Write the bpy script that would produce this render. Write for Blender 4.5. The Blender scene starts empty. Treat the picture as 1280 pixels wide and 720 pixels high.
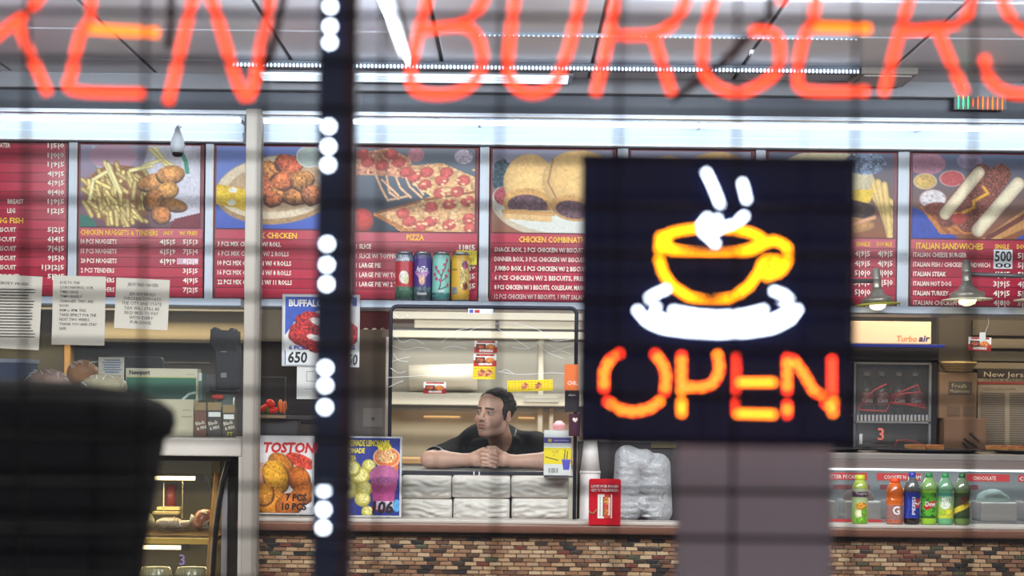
import bpy, math, random
import numpy as np
from mathutils import Matrix, Vector, Euler
random.seed(7); RNG = np.random.default_rng(7)
SC = bpy.context.scene; COL = SC.collection

# ---------------------------------------------------------------- camera
F = 2320.0; CAMZ = 1.52; TH = math.radians(0.65); HOR = 505.0
cs, sn = math.cos(TH), math.sin(TH)
cd = bpy.data.cameras.new('camera'); cam = bpy.data.objects.new('camera', cd); COL.objects.link(cam)
cd.sensor_width = 36; cd.lens = F / 1280 * 36; cd.shift_y = (HOR - 360) / 1280
cd.clip_end = 60; cd.clip_start = 0.05
cam.matrix_world = Matrix(((cs, -sn, 0, 0), (0, 0, -1, 0), (sn, cs, 0, CAMZ), (0, 0, 0, 1)))
cd.dof.use_dof = True; cd.dof.focus_distance = 8.38; cd.dof.aperture_fstop = 1.85
SC.camera = cam
def P(px, py, Y):
    """where the photograph's point (px, py) lies at depth Y in metres"""
    u, w = px - 640, HOR - py
    return Vector(((u * cs - w * sn) * Y / F, Y, CAMZ + (u * sn + w * cs) * Y / F))
def S(n, Y): return n * Y / F

# ---------------------------------------------------------------- world, lights, exposure
W = bpy.data.worlds.new('dusk'); SC.world = W; W.use_nodes = True
W.node_tree.nodes['Background'].inputs[0].default_value = (0.62, 0.60, 0.66, 1)
W.node_tree.nodes['Background'].inputs[1].default_value = 0.42
vs = SC.view_settings; vs.view_transform = 'Standard'; vs.look = 'None'; vs.gamma = 1; vs.exposure = 0.0
try: SC.cycles.use_denoising = True
except Exception: pass
SC.cycles.max_bounces = 6; SC.cycles.transparent_max_bounces = 12
SC.cycles.sample_clamp_indirect = 4.0
def area(name, loc, size, power, color, rot=(0, 0, 0)):
    l = bpy.data.lights.new(name, 'AREA'); l.shape = 'RECTANGLE'; l.size, l.size_y = size
    l.energy = power; l.color = color
    o = bpy.data.objects.new(name, l); COL.objects.link(o); o.location = loc; o.rotation_euler = rot
    return o
COOL = (0.86, 0.93, 1.0); WARM = (1.0, 0.80, 0.52); NEUT = (1.0, 0.95, 0.88)
for k, x in enumerate((-2.2, -0.75, 0.75, 2.2)):
    area('ceiling_fill_light', (x, 5.6, 2.86), (0.5, 1.0), 36, (1.0, 0.95, 0.88))  # added area lights out of view, general fill for the shop
    area('menu_fill_light', (x, 6.0, 2.8), (1.0, 0.3), 26, COOL, (math.radians(62), 0, 0))  # added out of view to brighten the menu boards
area('kitchen_fill_light', (0.2, 10.2, 2.85), (2.0, 0.5), 60, NEUT)
area('kitchen_fill_light', (-2.0, 8.95, 2.4), (1.6, 0.3), 26, WARM, (math.radians(35), 0, 0))  # unseen light added for the beige panel at the back left
area('kitchen_fill_light', (2.2, 8.85, 2.4), (1.4, 0.2), 16, WARM, (math.radians(10), 0, 0))  # unseen light added to brighten the fridge area
area('case_fill_light', (1.9, 8.75, 1.26), (1.6, 0.1), 5, COOL)  # added inside the ice cream case to brighten its interior
area('hood_light', (-0.1, 9.75, 2.02), (1.6, 0.25), 16, NEUT, (math.radians(20), 0, 0))

# ---------------------------------------------------------------- materials
def lin(c): return tuple(((x / 255 / 12.92) if x / 255 <= 0.04045 else ((x / 255 + 0.055) / 1.055) ** 2.4) for x in c)
MATS = {}
def M(name, rgb=(128, 128, 128), rough=0.55, metal=0.0, var=0.08, scale=30, bump=0.0, emit=None, strength=1.0, stretch=None, alpha=None, spec=0.5):
    if name in MATS: return MATS[name]
    m = bpy.data.materials.new(name); MATS[name] = m; m.use_nodes = True
    nt = m.node_tree; b = nt.nodes['Principled BSDF']; N = nt.nodes.new; L = nt.links.new
    c = lin(rgb)
    b.inputs['Roughness'].default_value = rough; b.inputs['Metallic'].default_value = metal
    b.inputs['Specular IOR Level'].default_value = spec
    tc = N('ShaderNodeTexCoord'); mp = N('ShaderNodeMapping'); nz = N('ShaderNodeTexNoise')
    L(tc.outputs['Object'], mp.inputs[0]); L(mp.outputs[0], nz.inputs['Vector'])
    if stretch: mp.inputs['Scale'].default_value = stretch
    nz.inputs['Scale'].default_value = scale; nz.inputs['Detail'].default_value = 4
    mx = N('ShaderNodeMix'); mx.data_type = 'RGBA'
    L(nz.outputs['Fac'], mx.inputs[0])
    mx.inputs[6].default_value = tuple(x * (1 - var) for x in c) + (1,)
    mx.inputs[7].default_value = tuple(min(1, x * (1 + var)) for x in c) + (1,)
    L(mx.outputs[2], b.inputs['Base Color'])
    if bump:
        bp = N('ShaderNodeBump'); bp.inputs['Strength'].default_value = bump; bp.inputs['Distance'].default_value = 0.01
        L(nz.outputs['Fac'], bp.inputs['Height']); L(bp.outputs[0], b.inputs['Normal'])
    if emit:
        b.inputs['Emission Color'].default_value = lin(emit) + (1,); b.inputs['Emission Strength'].default_value = strength
    if alpha is not None: b.inputs['Alpha'].default_value = alpha
    return m
def M_print(name='printed_picture', rough=0.45):
    if name in MATS: return MATS[name]
    m = bpy.data.materials.new(name); MATS[name] = m; m.use_nodes = True
    nt = m.node_tree; b = nt.nodes['Principled BSDF']
    a = nt.nodes.new('ShaderNodeVertexColor'); a.layer_name = 'print'
    nt.links.new(a.outputs[0], b.inputs['Base Color']); b.inputs['Roughness'].default_value = rough
    return m
def M_glass(name='clear_pane', tint=(0.97, 0.985, 0.98), gloss=0.05, haze=0.0, bump=0.0):
    if name in MATS: return MATS[name]
    m = bpy.data.materials.new(name); MATS[name] = m; m.use_nodes = True
    nt = m.node_tree; nt.nodes.remove(nt.nodes['Principled BSDF']); N = nt.nodes.new; L = nt.links.new
    out = nt.nodes['Material Output']; t = N('ShaderNodeBsdfTransparent'); g = N('ShaderNodeBsdfGlossy'); d = N('ShaderNodeBsdfDiffuse')
    t.inputs[0].default_value = tint + (1,); g.inputs['Roughness'].default_value = 0.05; d.inputs[0].default_value = (0.8, 0.82, 0.85, 1)
    m1 = N('ShaderNodeMixShader'); m1.inputs[0].default_value = gloss; L(t.outputs[0], m1.inputs[1]); L(g.outputs[0], m1.inputs[2])
    m2 = N('ShaderNodeMixShader'); m2.inputs[0].default_value = haze; L(m1.outputs[0], m2.inputs[1]); L(d.outputs[0], m2.inputs[2])
    if bump:
        nz = N('ShaderNodeTexNoise'); nz.inputs['Scale'].default_value = 22; nz.inputs['Detail'].default_value = 5; nz.inputs['Distortion'].default_value = 1.5
        bp = N('ShaderNodeBump'); bp.inputs['Strength'].default_value = bump; bp.inputs['Distance'].default_value = 0.02
        tc = N('ShaderNodeTexCoord'); L(tc.outputs['Object'], nz.inputs['Vector'])
        L(nz.outputs['Fac'], bp.inputs['Height']); L(bp.outputs[0], g.inputs['Normal']); L(bp.outputs[0], d.inputs['Normal'])
    L(m2.outputs[0], out.inputs[0])
    return m
def E_(name, rgb, strength):
    m = M(name, rgb, 0.4, emit=rgb, strength=strength, var=0.0); return m

# ---------------------------------------------------------------- mesh builder
TXT = {}
def text_mesh(s, res=1, bold=0.0):
    k = (s, res, bold)
    if k not in TXT:
        cu = bpy.data.curves.new('text', 'FONT'); cu.body = s; cu.resolution_u = res; cu.offset = bold
        ob = bpy.data.objects.new('text', cu); me = bpy.data.meshes.new_from_object(ob)
        v = np.array([tuple(x.co)[:2] for x in me.vertices]) if len(me.vertices) else np.zeros((0, 2))
        f = [tuple(p.vertices) for p in me.polygons]
        bpy.data.objects.remove(ob); bpy.data.curves.remove(cu); bpy.data.meshes.remove(me)
        TXT[k] = (v, f)
    return TXT[k]
class MB:
    def __init__(self): self.v = []; self.f = []; self.m = []
    def add(self, vs, fs, mi=0):
        n = len(self.v); self.v.extend(tuple(p) for p in vs)
        for f in fs: self.f.append(tuple(i + n for i in f)); self.m.append(mi)
        return self
    def bx(self, x0, x1, y0, y1, z0, z1, mi=0):
        vs = [(x, y, z) for x in (x0, x1) for y in (y0, y1) for z in (z0, z1)]
        return self.add(vs, [(0, 1, 3, 2), (4, 6, 7, 5), (0, 4, 5, 1), (2, 3, 7, 6), (0, 2, 6, 4), (1, 5, 7, 3)], mi)
    def rect(self, x0, y0, x1, y1, Y, depth, mi=0):
        """box whose front covers the photograph's rectangle at depth Y"""
        c = P((x0 + x1) / 2, (y0 + y1) / 2, Y); w = S(abs(x1 - x0), Y) / 2; h = S(abs(y1 - y0), Y) / 2
        return self.bx(c.x - w, c.x + w, Y, Y + depth, c.z - h, c.z + h, mi)
    def rbox(self, x0, x1, y0, y1, z0, z1, r, mi=0, n=4):
        pts = []
        for (cx, cz, a0) in ((x1 - r, z1 - r, 0), (x0 + r, z1 - r, 90), (x0 + r, z0 + r, 180), (x1 - r, z0 + r, 270)):
            for k in range(n + 1):
                a = math.radians(a0 + 90 * k / n); pts.append((cx + r * math.cos(a), cz + r * math.sin(a)))
        return self.prism(pts, y0, y1, mi)
    def prism(self, pts, y0, y1, mi=0):
        n = len(pts); vs = [(x, y0, z) for x, z in pts] + [(x, y1, z) for x, z in pts]
        fs = [tuple(range(n)), tuple(range(2 * n - 1, n - 1, -1))] + [(i, i + n, (i + 1) % n + n, (i + 1) % n) for i in range(n)]
        return self.add(vs, fs, mi)
    def prismx(self, pts, x0, x1, mi=0):
        n = len(pts); vs = [(x0, y, z) for y, z in pts] + [(x1, y, z) for y, z in pts]
        fs = [tuple(range(n)), tuple(range(2 * n - 1, n - 1, -1))] + [(i, i + n, (i + 1) % n + n, (i + 1) % n) for i in range(n)]
        return self.add(vs, fs, mi)
    def tube(self, pts, r, n=8, closed=False, mi=0, flat=1.0):
        pts = [Vector(p) for p in pts]; m = len(pts); rs = r if isinstance(r, (list, tuple)) else [r] * m
        vs, fs = [], []; up = None
        for i, p in enumerate(pts):
            a = pts[(i - 1) % m] if (closed or i > 0) else p; b = pts[(i + 1) % m] if (closed or i < m - 1) else p
            t = (b - a).normalized() if (b - a).length > 1e-9 else Vector((0, 0, 1))
            if up is None: up = Vector((0, 1, 0)) if abs(t.y) < 0.9 else Vector((1, 0, 0))
            s = t.cross(up).normalized(); up = s.cross(t).normalized()
            for k in range(n):
                an = 2 * math.pi * k / n; vs.append(p + s * (math.cos(an) * rs[i]) + up * (math.sin(an) * rs[i] * flat))
        for i in range(m if closed else m - 1):
            for k in range(n):
                a, b = i * n + k, i * n + (k + 1) % n; c, d = ((i + 1) % m) * n + (k + 1) % n, ((i + 1) % m) * n + k
                fs.append((a, b, c, d))
        if not closed: fs += [tuple(range(n - 1, -1, -1)), tuple(range((m - 1) * n, m * n))]
        return self.add(vs, fs, mi)
    def lathe(self, prof, c=(0, 0, 0), n=20, mi=0, sx=1, sy=1):
        vs, fs = [], []; c = Vector(c)
        for r, z in prof:
            for k in range(n):
                a = 2 * math.pi * k / n; vs.append((c.x + r * math.cos(a) * sx, c.y + r * math.sin(a) * sy, c.z + z))
        for i in range(len(prof) - 1):
            for k in range(n):
                fs.append((i * n + k, i * n + (k + 1) % n, (i + 1) * n + (k + 1) % n, (i + 1) * n + k))
        if prof[0][0] > 1e-4: fs.append(tuple(range(n - 1, -1, -1)))
        if prof[-1][0] > 1e-4: fs.append(tuple(range((len(prof) - 1) * n, len(prof) * n)))
        return self.add(vs, fs, mi)
    def ell(self, c, r, n=14, mi=0, wob=0.0, seed=0, tilt=0.0, pinch=1.0):
        rr = random.Random(seed); ph = [rr.uniform(0, 6.28) for _ in range(6)]
        vs, fs = [], []; h = n // 2 + 1; ct, st = math.cos(tilt), math.sin(tilt)
        for i in range(h + 1):
            th = math.pi * i / h
            for k in range(n):
                a = 2 * math.pi * k / n; x, y, z = math.sin(th) * math.cos(a), math.sin(th) * math.sin(a), math.cos(th)
                w = 1 + wob * (math.sin(4 * x + ph[0]) * math.sin(5 * y + ph[1]) + 0.7 * math.sin(9 * x + ph[2] + 3 * z) * math.sin(8 * z + ph[3]) + 0.5 * math.sin(15 * y + 13 * x + ph[4]))
                x, y, z = x * w * r[0], y * w * r[1], z * w * r[2]
                vs.append((c[0] + x * ct - z * st, c[1] + y, c[2] + x * st + z * ct))
        for i in range(h):
            for k in range(n): fs.append((i * n + k, (i + 1) * n + k, (i + 1) * n + (k + 1) % n, i * n + (k + 1) % n))
        return self.add(vs, fs, mi)
    def text(self, s, px, py, Y, h, w=None, align='l', mi=0, bold=0.0, res=1, slant=0.0, rot=0.0, world=None):
        """flat lettering: cap height h px, baseline at py, optional fitted width w px"""
        v, f = text_mesh(s, res, bold)
        if not len(v): return self
        x0, x1 = v[:, 0].min(), v[:, 0].max(); sc = S(h, Y) / 0.70
        sx = (S(w, Y) / (x1 - x0)) if w else sc
        o = world if world is not None else P(px, py, Y)
        ox = {'l': -x0, 'c': -(x0 + x1) / 2, 'r': -x1}[align]; cr, sr = math.cos(rot), math.sin(rot)
        out = []
        for x, y in v:
            X, Z = (x + ox) * sx + y * sc * slant, y * sc
            out.append((o.x + X * cr - Z * sr, o.y, o.z + X * sr + Z * cr))
        return self.add(out, f, mi)
    def build(self, name, mats, parent=None, smooth=False, bevel=0.0, local=False, colors=None, angle=None):
        me = bpy.data.meshes.new(name)
        v = self.v
        if parent is not None and not local:
            L = parent.get('_org') or (0, 0, 0); v = [(p[0] - L[0], p[1] - L[1], p[2] - L[2]) for p in v]
        me.from_pydata(v, [], self.f); me.update()
        if not isinstance(mats, (list, tuple)): mats = [mats]
        for m in mats: me.materials.append(m)
        me.polygons.foreach_set('material_index', self.m)
        if smooth: me.polygons.foreach_set('use_smooth', [True] * len(me.polygons))
        if colors is not None:
            ca = me.color_attributes.new('print', 'FLOAT_COLOR', 'POINT'); ca.data.foreach_set('color', np.asarray(colors, dtype=np.float32).ravel())
        o = bpy.data.objects.new(name, me); COL.objects.link(o)
        if parent is not None:
            o.parent = parent
            if parent.get('_org') is not None: o['_org'] = parent['_org']
        if bevel:
            b = o.modifiers.new('bevel', 'BEVEL'); b.width = bevel; b.segments = 2; b.limit_method = 'ANGLE'
        return o
def thing(name, label, cat, loc=(0, 0, 0), group=None):
    o = bpy.data.objects.new(name, None); COL.objects.link(o); o.location = loc; o['_org'] = tuple(loc)
    o.empty_display_size = 0.05
    o['label'] = label; o['category'] = cat
    if group: o['group'] = group
    return o
def tag(o, label, cat, group=None):
    o['label'] = label; o['category'] = cat
    if group: o['group'] = group
    return o
def struct(name, mb, m, label=None, **k):
    o = mb.build(name, m, **k); o['kind'] = 'structure'
    if label: o['label'] = label
    return o
def dup(root, loc, label=None, group=None):
    r = root.copy(); COL.objects.link(r); r.location = loc
    if label: r['label'] = label
    if group: r['group'] = group
    for ch in list(root.children):
        c = ch.copy(); COL.objects.link(c); c.parent = r
        for g in list(ch.children):
            d = g.copy(); COL.objects.link(d); d.parent = c
    return r
def share(me_obj, loc=(0, 0, 0), parent=None, name=None):
    c = me_obj.copy(); COL.objects.link(c); c.location = loc
    if parent is not None: c.parent = parent
    if name: c.name = name
    return c

# ---------------------------------------------------------------- printed pictures (flat prints as vertex colours on a fine sheet)
class Print:
    def __init__(s, w, h, col):
        s.w, s.h = int(w), int(h); s.a = np.zeros((s.h, s.w, 3)); s.a[:] = col
        s.yy, s.xx = np.mgrid[0:s.h, 0:s.w].astype(float)
        n = RNG.normal(size=(s.h, s.w)); s.n = n
        k = RNG.normal(size=(s.h // 3 + 2, s.w // 3 + 2)); s.n3 = np.kron(k, np.ones((3, 3)))[:s.h, :s.w]
        k = RNG.normal(size=(s.h // 6 + 2, s.w // 6 + 2)); s.n6 = np.kron(k, np.ones((6, 6)))[:s.h, :s.w]
    def _put(s, mask, col, tex=0.0, soft=None):
        c = np.array(col, float)[None, None, :] * np.ones_like(s.a)
        if tex: c = c * (1 + tex * (0.5 * s.n + 0.7 * s.n3))[..., None]
        m = np.clip(mask, 0, 1)[..., None]; s.a = s.a * (1 - m) + np.clip(c, 0, 255) * m
        return s
    def grad(s, c0, c1, vert=True):
        t = (s.yy / s.h if vert else s.xx / s.w)[..., None]; s.a = np.array(c0) * (1 - t) + np.array(c1) * t; return s
    def ell(s, cx, cy, rx, ry, col, rot=0, tex=0.05, dome=0.0, wob=0.0, edge=None):
        a = math.radians(rot); X = s.xx - cx; Y = s.yy - cy
        u = (X * math.cos(a) + Y * math.sin(a)) / rx; v = (-X * math.sin(a) + Y * math.cos(a)) / ry
        th = np.arctan2(v, u); r = np.sqrt(u * u + v * v) * (1 + wob * (np.sin(3 * th + cx) + 0.6 * np.sin(7 * th + cy)))
        m = np.clip((1 - r) * min(rx, ry) + 0.5, 0, 1)
        base = np.array(col, float)
        c = base[None, None, :] * (1 + dome * (0.35 - 0.9 * r ** 2 - 0.35 * v))[..., None]
        if tex: c = c * (1 + tex * (0.5 * s.n + 0.7 * s.n3))[..., None]
        if edge is not None:
            e = np.clip((r - 0.86) * 8, 0, 1)[..., None]; c = c * (1 - e) + np.array(edge, float) * e
        m = m[..., None]; s.a = s.a * (1 - m) + np.clip(c, 0, 255) * m
        return s
    def line(s, pts, wd, col, tex=0.05, dome=0.25):
        for (x0, y0), (x1, y1) in zip(pts[:-1], pts[1:]):
            dx, dy = x1 - x0, y1 - y0; L2 = dx * dx + dy * dy + 1e-6
            t = np.clip(((s.xx - x0) * dx + (s.yy - y0) * dy) / L2, 0, 1)
            d = np.sqrt((s.xx - x0 - t * dx) ** 2 + (s.yy - y0 - t * dy) ** 2); m = np.clip(wd / 2 - d + 0.5, 0, 1)[..., None]
            c = np.array(col, float)[None, None, :] * (1 + dome * (0.4 - (2 * d / wd) ** 2))[..., None]
            if tex: c = c * (1 + tex * s.n)[..., None]
            s.a = s.a * (1 - m) + np.clip(c, 0, 255) * m
        return s
    def poly(s, pts, col, tex=0.04):
        ins = np.zeros(s.xx.shape, bool); n = len(pts)
        for i in range(n):
            (x0, y0), (x1, y1) = pts[i], pts[(i + 1) % n]
            if y0 == y1: continue
            c = ((y0 > s.yy) != (y1 > s.yy)) & (s.xx < (x1 - x0) * (s.yy - y0) / (y1 - y0) + x0); ins ^= c
        return s._put(ins.astype(float), col, tex)
    def rect(s, x0, y0, x1, y1, col, tex=0.0): return s.poly([(x0, y0), (x1, y0), (x1, y1), (x0, y1)], col, tex)
    def sheet(s, name, x0, y0, x1, y1, Y, parent, mat=None, thick=0.002, loc=None):
        """a thin printed sheet covering the photograph's rectangle at depth Y"""
        c = loc if loc is not None else P((x0 + x1) / 2, (y0 + y1) / 2, Y); w = S(x1 - x0, Y); h = S(y1 - y0, Y)
        mb = MB(); X = c.x - w / 2 + w * (np.arange(s.w) / (s.w - 1)); Z = c.z + h / 2 - h * (np.arange(s.h) / (s.h - 1))
        vs = [(x, Y, z) for z in Z for x in X]; fs = []
        for j in range(s.h - 1):
            o = j * s.w
            fs += [(o + i, o + i + s.w, o + i + s.w + 1, o + i + 1) for i in range(s.w - 1)]
        mb.add(vs, fs)
        c8 = np.clip(s.a, 0, 255) / 255; L = np.where(c8 <= 0.04045, c8 / 12.92, ((c8 + 0.055) / 1.055) ** 2.4)
        cl = np.concatenate([L.reshape(-1, 3), np.ones((s.w * s.h, 1))], 1)
        o = mb.build(name, mat or M_print(), parent, colors=cl)
        return o

# ---------------------------------------------------------------- signed-distance bodies (one continuous surface)
class SDF:
    def __init__(s, lo, hi, h):
        s.lo = np.array(lo, float); s.h = h; s.n = np.ceil((np.array(hi) - s.lo) / h).astype(int) + 1
        s.d = np.full(s.n, 0.05, np.float32)
    def _reg(s, lo, hi, pad):
        a = np.maximum(np.floor((np.array(lo) - pad - s.lo) / s.h).astype(int), 0); b = np.minimum(np.ceil((np.array(hi) + pad - s.lo) / s.h).astype(int) + 1, s.n)
        if np.any(b <= a): return None
        g = [s.lo[i] + s.h * np.arange(a[i], b[i]) for i in range(3)]
        X, Y, Z = np.meshgrid(*g, indexing='ij', sparse=True)
        return (slice(a[0], b[0]), slice(a[1], b[1]), slice(a[2], b[2])), X, Y, Z
    def _mix(s, sl, d, k, sub=False):
        o = s.d[sl]
        if sub:
            h = np.clip(0.5 - 0.5 * (o + d) / k, 0, 1); s.d[sl] = (o * (1 - h) + (-d) * h) + k * h * (1 - h)
        elif k <= 0: s.d[sl] = np.minimum(o, d)
        else:
            h = np.clip(0.5 + 0.5 * (o - d) / k, 0, 1); s.d[sl] = (o * (1 - h) + d * h) - k * h * (1 - h)
    def cap(s, a, b, ra, rb, k=0.01, sub=False):
        a = np.array(a, float); b = np.array(b, float); R = max(ra, rb)
        r = s._reg(np.minimum(a, b) - R, np.maximum(a, b) + R, 0.03 + k)
        if r is None: return s
        sl, X, Y, Z = r; ba = b - a; L = (ba ** 2).sum() + 1e-12
        t = np.clip(((X - a[0]) * ba[0] + (Y - a[1]) * ba[1] + (Z - a[2]) * ba[2]) / L, 0, 1)
        d = np.sqrt((X - a[0] - t * ba[0]) ** 2 + (Y - a[1] - t * ba[1]) ** 2 + (Z - a[2] - t * ba[2]) ** 2) - (ra + (rb - ra) * t)
        s._mix(sl, d, k, sub); return s
    def ell(s, c, r, k=0.01, R=None, sub=False):
        c = np.array(c, float); r = np.array(r, float); m = r.max()
        q = s._reg(c - m, c + m, 0.03 + k)
        if q is None: return s
        sl, X, Y, Z = q; X, Y, Z = X - c[0], Y - c[1], Z - c[2]
        if R is not None:
            Rt = np.array(R.transposed()); X, Y, Z = (Rt[0][0] * X + Rt[0][1] * Y + Rt[0][2] * Z, Rt[1][0] * X + Rt[1][1] * Y + Rt[1][2] * Z, Rt[2][0] * X + Rt[2][1] * Y + Rt[2][2] * Z)
        k0 = np.sqrt((X / r[0]) ** 2 + (Y / r[1]) ** 2 + (Z / r[2]) ** 2); k1 = np.sqrt((X / r[0] ** 2) ** 2 + (Y / r[1] ** 2) ** 2 + (Z / r[2] ** 2) ** 2) + 1e-9
        s._mix(sl, k0 * (k0 - 1) / k1, k, sub); return s
    def plane(s, p, n):
        """cut away everything on the side n points to"""
        n = np.array(n, float) / np.linalg.norm(n); g = [s.lo[i] + s.h * np.arange(s.n[i]) for i in range(3)]
        X, Y, Z = np.meshgrid(*g, indexing='ij', sparse=True)
        s.d = np.maximum(s.d, (X - p[0]) * n[0] + (Y - p[1]) * n[1] + (Z - p[2]) * n[2]).astype(np.float32); return s
    def mesh(s):
        d = s.d; sg = d < 0; n = np.array(d.shape); c = n - 1
        cnt = sum(sg[i:c[0] + i, j:c[1] + j, k:c[2] + k].astype(np.int8) for i in (0, 1) for j in (0, 1) for k in (0, 1))
        cells = np.argwhere((cnt > 0) & (cnt < 8)); idx = np.full(tuple(c), -1, np.int32); idx[tuple(cells.T)] = np.arange(len(cells))
        offs = [(i, j, k) for i in (0, 1) for j in (0, 1) for k in (0, 1)]
        val = {o: d[cells[:, 0] + o[0], cells[:, 1] + o[1], cells[:, 2] + o[2]] for o in offs}
        acc = np.zeros((len(cells), 3)); num = np.zeros(len(cells))
        for a in offs:
            for ax in range(3):
                if a[ax] == 1: continue
                b = list(a); b[ax] = 1; b = tuple(b); va, vb = val[a], val[b]; m = (va < 0) != (vb < 0)
                t = np.where(m, va / np.where(np.abs(va - vb) < 1e-9, 1, va - vb), 0)
                p = np.tile(np.array(a, float), (len(cells), 1)); p[:, ax] = t
                acc += p * m[:, None]; num += m
        verts = s.lo + s.h * (cells + acc / num[:, None]); faces = []
        for ax in range(3):
            o1, o2 = [(1, 2), (2, 0), (0, 1)][ax]
            A = sg.take(range(n[ax] - 1), ax); B = sg.take(range(1, n[ax]), ax); e = np.argwhere(A != B); ina = A[tuple(e.T)]
            ok = (e[:, o1] > 0) & (e[:, o2] > 0) & (e[:, o1] < c[o1]) & (e[:, o2] < c[o2]); e = e[ok]; ina = ina[ok]
            q = []
            for du, dv in ((-1, -1), (0, -1), (0, 0), (-1, 0)):
                t = e.copy(); t[:, o1] += du; t[:, o2] += dv; q.append(idx[tuple(t.T)])
            q = np.stack(q, 1); q[~ina] = q[~ina][:, ::-1]; faces.append(q)
        return verts, np.concatenate(faces)
    def build(s, name, mat, parent, colorfn=None):
        v, f = s.mesh(); L = np.array(parent.get('_org') if parent is not None else (0, 0, 0))
        me = bpy.data.meshes.new(name); me.from_pydata((v - L).tolist(), [], f.tolist()); me.update()
        me.polygons.foreach_set('use_smooth', [True] * len(me.polygons)); me.materials.append(mat)
        if colorfn is not None:
            c = np.clip(colorfn(v), 0, 255) / 255; c = np.where(c <= 0.04045, c / 12.92, ((c + 0.055) / 1.055) ** 2.4)
            ca = me.color_attributes.new('print', 'FLOAT_COLOR', 'POINT'); ca.data.foreach_set('color', np.concatenate([c, np.ones((len(c), 1))], 1).astype(np.float32).ravel())
        o = bpy.data.objects.new(name, me); COL.objects.link(o)
        if parent is not None: o.parent = parent; o['_org'] = parent['_org']
        return o

# ================================================================ the setting
white_paint = M('white_paint', (205, 205, 208), 0.5, var=0.05, scale=8)
grey_metal = M('grey_metal', (150, 152, 156), 0.35, 0.75, var=0.1, scale=6, stretch=(1, 1, 30))
alu = M('brushed_aluminium', (176, 182, 192), 0.42, 0.35, var=0.08, scale=20, stretch=(1, 1, 0.2))
black = M('black_plastic', (18, 18, 22), 0.4, var=0.2)
CEIL = 2.90
mb = MB(); mb.bx(-3.4, 3.4, 2.0, 11.7, -0.1, 0); struct('floor', mb, M('floor_tiles', (92, 80, 72), 0.4, var=0.2, scale=4), 'brown tiled shop floor')
# ceiling: backing slab and single lay-in tiles
mb = MB(); mb.bx(-3.4, 3.4, 3.2, 11.7, CEIL + 0.02, CEIL + 0.1)
ce = struct('ceiling', mb, M('ceiling_grid', (70, 70, 74), 0.6), 'grey tiled shop ceiling')
ct = M('ceiling_tile', (200, 200, 210), 0.32, var=0.12, scale=5, bump=0.05)
tile0 = None
for i in range(11):
    for j in range(8):
        x, y = -3.35 + 0.61 * i, 3.25 + 0.61 * j
        if tile0 is None:
            t = MB(); t.bx(0.008, 0.602, 0.008, 0.602, 0, 0.02); tile0 = t.build('ceiling_tile', ct, ce, local=True, bevel=0.004); o = tile0
        else: o = share(tile0, parent=ce)
        o.location = (x, y, CEIL)
wm = M('wall_paint', (150, 142, 132), 0.7, var=0.1, scale=3)
for nme, a in (('wall_left', (-3.5, -3.4)), ('wall_right', (3.4, 3.5))):
    mb = MB(); mb.bx(a[0], a[1], 3.2, 11.7, 0, CEIL + 0.1); struct(nme, mb, wm, 'plain painted side wall')
mb = MB(); mb.bx(-3.4, 3.4, 11.6, 11.7, 0, CEIL + 0.1); struct('wall_back', mb, M('kitchen_wall', (122, 118, 112), 0.6, var=0.1), 'grey kitchen wall at the back')
# shop front: low wall, ledge, glass
mb = MB(); mb.bx(-3.4, 3.4, 3.12, 3.28, 0, 0.86); struct('wall_front', mb, M('front_wall', (70, 62, 58), 0.6), 'low wall under the shop window')
mb = MB(); mb.bx(-3.4, -0.3, 3.1, 4.15, 0.86, 0.9); struct('trim_1', mb, M('ledge_wood', (60, 48, 40), 0.5), 'deep window ledge', bevel=0.005)
mb = MB(); mb.bx(-3.4, 3.4, 3.2, 3.206, 0.9, 2.9); struct('window_1', mb, M_glass('shop_window_glass', gloss=0.015, haze=0.006), 'large clear shop window')
# soffit beam above the menu
mb = MB()
c = P(640, 124, 7.9); mb.bx(-3.4, 3.4, 7.9, 7.95, P(640, 144, 7.9).z, CEIL + 0.02)
struct('trim_2', mb, M('beam_grey', (58, 62, 72), 0.35, 0.3, var=0.15, scale=3, stretch=(0.2, 1, 6)), 'dark grey beam above the menu boards', bevel=0.006)
mb = MB(); z = P(640, 118, 7.88).z; mb.bx(-3.4, 3.4, 7.84, 7.9, z, CEIL + 0.02); struct('trim_3', mb, M('beam_upper', (112, 112, 118), 0.35, 0.2, var=0.1, scale=3), 'lighter grey upper edge of the beam', bevel=0.004)
mb = MB(); z = P(640, 143, 7.86).z; mb.bx(-3.4, 3.4, 7.86, 7.9, z - 0.012, z + 0.004); struct('trim_4', mb, M('beam_lip', (190, 195, 205), 0.3, 0.5), 'thin bright lip under the beam')
# aluminium post left of the tiled counter
q = P(316, 430, 7.87)
mb = MB(); w = S(19, 7.87) / 2; mb.bx(q.x - w, q.x + w, 7.82, 7.9, 0, P(316, 138, 7.87).z); mb.bx(q.x + w * 0.55, q.x + w * 0.8, 7.812, 7.82, 0.02, P(316, 138, 7.87).z - 0.02)
post = struct('trim_5', mb, M('post_paint', (168, 160, 152), 0.45, 0.25, var=0.06, scale=3), 'tall grey metal post beside the counter', bevel=0.003)
# kitchen partition behind the boards, above the pass-through
mb = MB(); mb.bx(-3.4, 3.4, 8.62, 8.72, P(640, 372, 8.62).z, CEIL); struct('wall_behind_menu', mb, M('partition', (170, 172, 178), 0.5), 'partition that carries the menu boards')

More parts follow.
